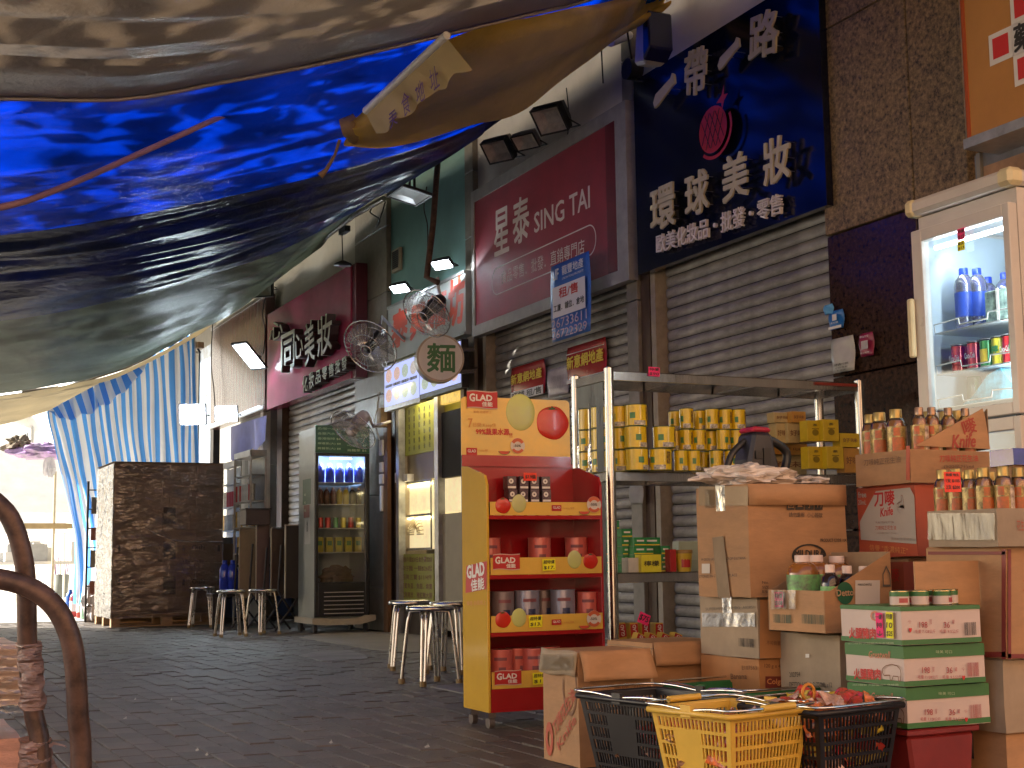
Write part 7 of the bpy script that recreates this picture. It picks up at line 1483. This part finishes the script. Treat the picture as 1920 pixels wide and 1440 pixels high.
def cancab(lab, cx, yt, yb, xl, xr, d, seed):
    C, W, D, H = place(cx, yt, yb, xl, xr, d, 0, 0.0); t = thing('can_cabinet', lab, 'cabinet', C, 0, 'open cabinets of drink cans'); rr = random.Random(seed)
    pale_ = mat('pale_cabinet', (.5,.48,.44), .4)
    obj('frame', M().box(0,.02,0,.02,0,H).box(0,.02,D-.02,D,0,H).box(W-.02,W,0,.02,0,H).box(W-.02,W,D-.02,D,0,H).box(0,W,0,D,H-.05,H+.02).box(W-.02,W-.001,.02,D-.02,.02,H-.06), pale_, t)
    obj('glass_side', M().quad((.02,.004,.9),(W-.02,.004,.9),(W-.02,.004,H-.06),(.02,.004,H-.06)), glass, t)
    for k in range(4):
        z_ = .82+k*(H-.90)/3.6; obj('shelf', M().box(.0,W-.02,.02,D-.02,z_-.015,z_), pale_, t)
        if k == 3: continue
        n = max(3, int((D-.05)/.075))
        for j in range(n):
            m_ = canm[(k+rr.randrange(2)) % 4]; c_ = can_proto('drink_can', '%s can from the near end, %s shelf of the %s' % (ORD[j], ('lowest','middle','upper')[k], ('nearer can cabinet' if seed == 1 else 'farther can cabinet')), .031, .19, ((0,1,m_,'can_body'),), galv, 'cans in the far cabinets', 'can', galv); c_.location = V(C)+V((.045, .05+j*(D-.1)/(n-1), z_+.001))
    return t
cancab('nearer open cabinet of tall drink cans under the plum sign', 466, 846, 1190, 437, 499, 15.9, 1)
cancab('farther open cabinet of drink cans beside the wrapped pallet', 437, 866, 1185, 414, 452, 17.0, 2)
for i, px in enumerate((421, 436)):
    p = onZ(px, 1168, 0); p = P(px, 1088, 15.6); p.z = 0
    bottle('dark blue water bottle, %s of two standing behind the stools' % ('left','right')[i], p+V((0,0,.38)), .06, .36, bb3, bluecap, None, group='blue bottles behind the stools')
p = P(428, 1088, 15.6); t = thing('plinth', 'low dark shelf under the two blue water bottles behind the stools', 'shelf', (p.x, p.y, 0), 0); obj('top', M().box(-.2,.2,-.12,.2,.345,.379), darkmetal, t); [obj('leg', M().box(x_-.015,x_+.015,-.11,-.08,0,.345), darkmetal, t) for x_ in (-.18,.18)]
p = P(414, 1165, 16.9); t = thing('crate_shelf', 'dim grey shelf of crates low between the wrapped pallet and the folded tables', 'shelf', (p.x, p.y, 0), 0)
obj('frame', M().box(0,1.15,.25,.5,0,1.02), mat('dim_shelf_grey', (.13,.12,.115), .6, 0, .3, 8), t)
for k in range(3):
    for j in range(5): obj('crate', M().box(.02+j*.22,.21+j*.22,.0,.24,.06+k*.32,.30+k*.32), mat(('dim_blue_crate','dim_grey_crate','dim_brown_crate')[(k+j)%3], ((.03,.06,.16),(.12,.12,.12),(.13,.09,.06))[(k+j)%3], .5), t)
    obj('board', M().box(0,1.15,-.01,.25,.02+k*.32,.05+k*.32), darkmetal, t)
# ================================================================== STRIPED CURTAIN
sb = sheet_mat('blue_stripe', (.10,.36,.90), .80, .04, .4, .1, 3, .4, 12); sw = sheet_mat('white_stripe', (.80,.84,.92), .75, .04, .4, .1, 3, .4, 12)
topE = resample([P(88,772,19.6), P(180,722,19.7), P(270,676,19.8), P(366,622,20.0)], 112); botE = resample([P(136,1132,19.0), P(200,1140,19.2), P(290,1140,19.6), P(376,1140,20.0)], 112)
midE = resample([P(110,870,19.4), P(195,870,19.5), P(280,870,19.7), P(371,870,20)], 112); mid2 = resample([P(139,1000,19.0), P(205,1000,19.3), P(290,1000,19.6), P(373,1000,20)], 112)
cc_ = [topE, midE, mid2, botE]; mb = M(); NU, NV = 112, 36; vs = []
for j in range(NV+1):
    v = j/NV*3; i = min(int(v), 2); f = v-i
    for u in range(NU+1):
        p0, p1, p2, p3 = cc_[max(i-1,0)][u], cc_[i][u], cc_[i+1][u], cc_[min(i+2,3)][u]
        p = .5*((2*p1)+(p2-p0)*f+(2*p0-5*p1+4*p2-p3)*f*f+(3*p1-p0-3*p2+p3)*f**3)
        vs.append(p+V((0, .10*mnoise.noise(V((u*.16, v*.5, 4)))+.05*mnoise.noise(V((u*.45, v*.8, 2))), 0))+Rv*.05*mnoise.noise(V((u*.1, v*1.4, 8))))
n0 = len(mb.v); mb.v = [tuple(p) for p in vs]
for j in range(NV):
    for u in range(NU): mb.f.append([j*(NU+1)+u, j*(NU+1)+u+1, (j+1)*(NU+1)+u+1, (j+1)*(NU+1)+u]); mb.mi.append((u//3) % 2); mb.sm.append(True)
cur = obj('striped_curtain', mb, [sb, sw]); tag(cur, 'blue and white striped plastic curtain glowing with sunlight at the end of the canopy', 'curtain')
mb = M(); NU2 = 70; vs = []
for j in range(5):
    for u in range(NU2+1):
        p = topE[u].copy()+V((0,-.06,0)); q = .30*math.sin(min(1, u/NU2*1.02)*math.pi)**.6*(1.0+.1*math.sin(u*.5)); vs.append(tuple(p+V((0,0,-q*j/4))+Rv*(.10*j/4)))
mb.v = vs
for j in range(4):
    for u in range(NU2): mb.f.append([j*(NU2+1)+u, j*(NU2+1)+u+1, (j+1)*(NU2+1)+u+1, (j+1)*(NU2+1)+u]); mb.mi.append(((u+2)//4) % 2); mb.sm.append(True)
obj('folded_hem', mb, [sb, sw], cur)
# ================================================================== SUNLIT STREET BEYOND
wht = mat('sunlit_white', (.75,.73,.68), .7, 0, .08, 3); yel_w = mat('pale_yellow_wall', (.78,.74,.55), .8, 0, .1, 1)
t = thing('street_building', 'sunlit pale building closing the street behind the curtain', 'building', (9, 25, 0), math.radians(115)); t.rotation_euler = (0,0,math.radians(-65)); t.location = (-4, 52, 0); obj('wall', M().box(0, 34, 0, 8, 0, 16), wht, t)
for i in range(10):
    for j in range(4): f_ = obj('window', M().box(1.5+i*3.7, 3.7+i*3.7, -.05, .02, 2.2+j*3.4, 4+j*3.4), mat('pale_frame', (.55,.55,.52), .5), t); obj('pane', M().box(1.65+i*3.7, 3.55+i*3.7, -.07, -.051, 2.35+j*3.4, 3.85+j*3.4), mat('sky_pane', (.25,.3,.35), .1), f_)
a = P(36,860,34); t = thing('kiosk', 'pale yellow fronted kiosk in full sun beyond the lane', 'kiosk', (a.x, a.y, 0)); obj('wall', M().box(0,1.6,0,1.5,0,4.2), yel_w, t); obj('roof', M().box(-.2,1.8,-.4,1.6,4.2,4.35), wht, t)
a = P(-30,1120,25); t = thing('market_stall', 'bleached market stall with white goods in the sun at the left edge', 'stall', (a.x, a.y, 0), .1)
obj('table', M().box(0,1.9,0,1.2,.72,.78), wht, t); [obj('leg', M().box(x_,x_+.05,y_,y_+.05,0,.72), wht, t) for x_ in (0.02,1.83) for y_ in (.02,1.1)]
obj('post', M().cyl((1.15,-.1,0),(1.15,-.1,2.4),.025,n=8), mat('cream_post', (.6,.52,.36), .6), t); obj('cross_plank', M().box(.6,1.5,-.14,-.11,1.36,1.46), mat('yellow_wood', (.45,.33,.16), .6), t)
for i, (px, py, d, w_) in enumerate(((-20,1000,30,3.2),(70,960,27,2.4),(20,930,38,4))):  # tilted white canopies added so the sun on them burns out the background
    a = P(px, py, d); tt_ = thing('suncatcher', ('low white sunshade canopy added behind the stall to catch sun','narrow white sunshade canopy added beside the cream post to catch sun','far wide white sunshade canopy added to catch full sun')[i], 'suncatcher', (a.x, a.y, 0)); h_ = a.z
    mb = M(); mb.add([(-w_/2,0,h_),(w_/2,0,h_),(w_/2,1.8,h_+1.3),(-w_/2,1.8,h_+1.3)], [(0,1,2,3)]); o_ = obj('cloth', mb, wht, tt_); o_.modifiers.new('s','SOLIDIFY').thickness = .01
    for sx in (-w_/2+.05, w_/2-.05): obj('pole', M().cyl((sx,.05,0),(sx,.05,h_),.02,n=6), wht, tt_)
rr = random.Random(11)
for i in range(9):
    x_, y_ = rr.uniform(.1,1.6), rr.uniform(.05,.8); o = obj('goods_box', M().box(0,rr.uniform(.15,.35),0,.3,0,rr.uniform(.15,.5)), wht if i % 3 else mat('faint_grey', (.45,.45,.44), .6), loc=V(t.location)+V((x_, y_, .781))); tag(o, 'pale sunlit carton standing on the market stall table', 'box', 'pale goods on the sunlit stall')
crumple('purple and lilac plastic sheet draped on the sunlit stall roof', 'plastic_sheet', 'sheet', P(76,860,23.5), .50, .4, .14, mat('purple_sheet', (.50,.32,.60), .5, 0, .4, 6, col2=(.65,.58,.7)), 5)
crumple('crumpled grey brown paper bundle beside the purple sheet', 'paper_bundle', 'bundle', P(36,846,23.4), .20, .2, .13, mat('brown_paper', (.20,.16,.11), .8), 9, amp=.8)
crumple('white plastic bag hanging under the purple sheet', 'plastic_bag', 'bag', P(92,895,23.3), .09, .08, .25, mat('hanging_white_bag', (.7,.68,.7), .5), 12)
p = onZ(113,1120); t = thing('bin', 'grey bin with brooms standing beside the curtain foot', 'bin', p, 0); obj('body', M().lathe([(.15,0),(.19,.5),(.18,.5)], n=16), mat('greygreen_bin', (.16,.17,.15), .6), t)
for i in range(7): q = i*.9; obj('broom_handle', M().cyl((.08*math.cos(q),.08*math.sin(q),.1),(.16*math.cos(q),.16*math.sin(q),.78+.05*(i%3)),.012,n=6), (mat('cream_post', (.6,.52,.36), .6) if i % 2 else mat('violet_brush', (.16,.06,.2), .7)), t)
dcol = [('blue',(.03,.12,.5)),('red',(.45,.03,.03)),('yellow',(.6,.45,.06)),('crimson',(.5,.05,.04)),('mint',(.35,.60,.45)),('pale green',(.4,.6,.2))]
for i, (px, py) in enumerate(((131,1152),(139,1156),(146,1150),(152,1158),(160,1160),(167,1150))):
    p = onZ(px, py); m_ = mat('detergent_%d' % i, dcol[i][1], .3); bottle('%s detergent bottle on the ground between curtain and pallet' % dcol[i][0], p, .065, .36, m_, mat('cap_%d' % (i % 2), ((.05,.15,.5),(.6,.1,.05))[i % 2], .4), white_ink if i in (1,3) else None, group='detergent bottles by the pallet', capr=.4, shoulder=.74)
crumple('white plastic bag slumped at the corner of the wrapped pallet', 'plastic_bag', 'bag', onZ(176,1166), .13, .13, .28, mat('slumped_white_bag', (.62,.6,.62), .4), 14)
p = P(176,1130,17.6); t = thing('wire_rack', 'narrow dark rack behind the wrapped pallet', 'rack', (p.x, p.y, 0), 0)
for x_ in (-.10,.10): obj('upright', M().cyl((x_,0,0),(x_,0,1.75),.015,n=6), darkmetal, t)
for k in range(7): obj('rail', M().cyl((-.10,0,.2+k*.24),(.10,0,.2+k*.24),.008,n=5), darkmetal, t)
for k in range(4): o = obj('hanging_pack', M().box(-.06,.07-.02*(k%2),-.03,-.015,0,.16+.05*(k%2)), mat('dull_pack_%d' % (k%2), ((.16,.06,.05),(.12,.12,.11))[k%2], .6), t); o.location = (0,0,.35+k*.33)
# pale next-door bay between curtain and plum sign
t, W, H = sign_thing('glass_door_panel', 'narrow pale blue lit panel between the curtain and the plum sign', 372, 655, 1120, 397, 648, 1118, XF-.02, 'panel')
obj('panel', M().box(0,W,0,.03,0,H), mat('pale_blue_panel', (.34,.46,.62), .3, 0, .5, 3, col2=(.6,.6,.55)), t); obj('frame', M().box(-.03,0,-.02,.03,0,H).box(W,W+.05,-.03,.03,0,H), darkmetal, t)
t = thing('security_camera', 'small beige camera on an arm at the edge of the plum sign', 'camera', onX(372,648,XF-.6), .4); obj('body', M().box(-.05,.06,-.06,.10,-.04,.05), mat('beige_camera', (.4,.3,.2), .5), t, bevel=.01); obj('arm', M().tube([V((.0,.02,-.04)), V((.05,.03,-.09)), onX(398,660,XF-.15)-t.location], .015, 6), darkmetal, t)
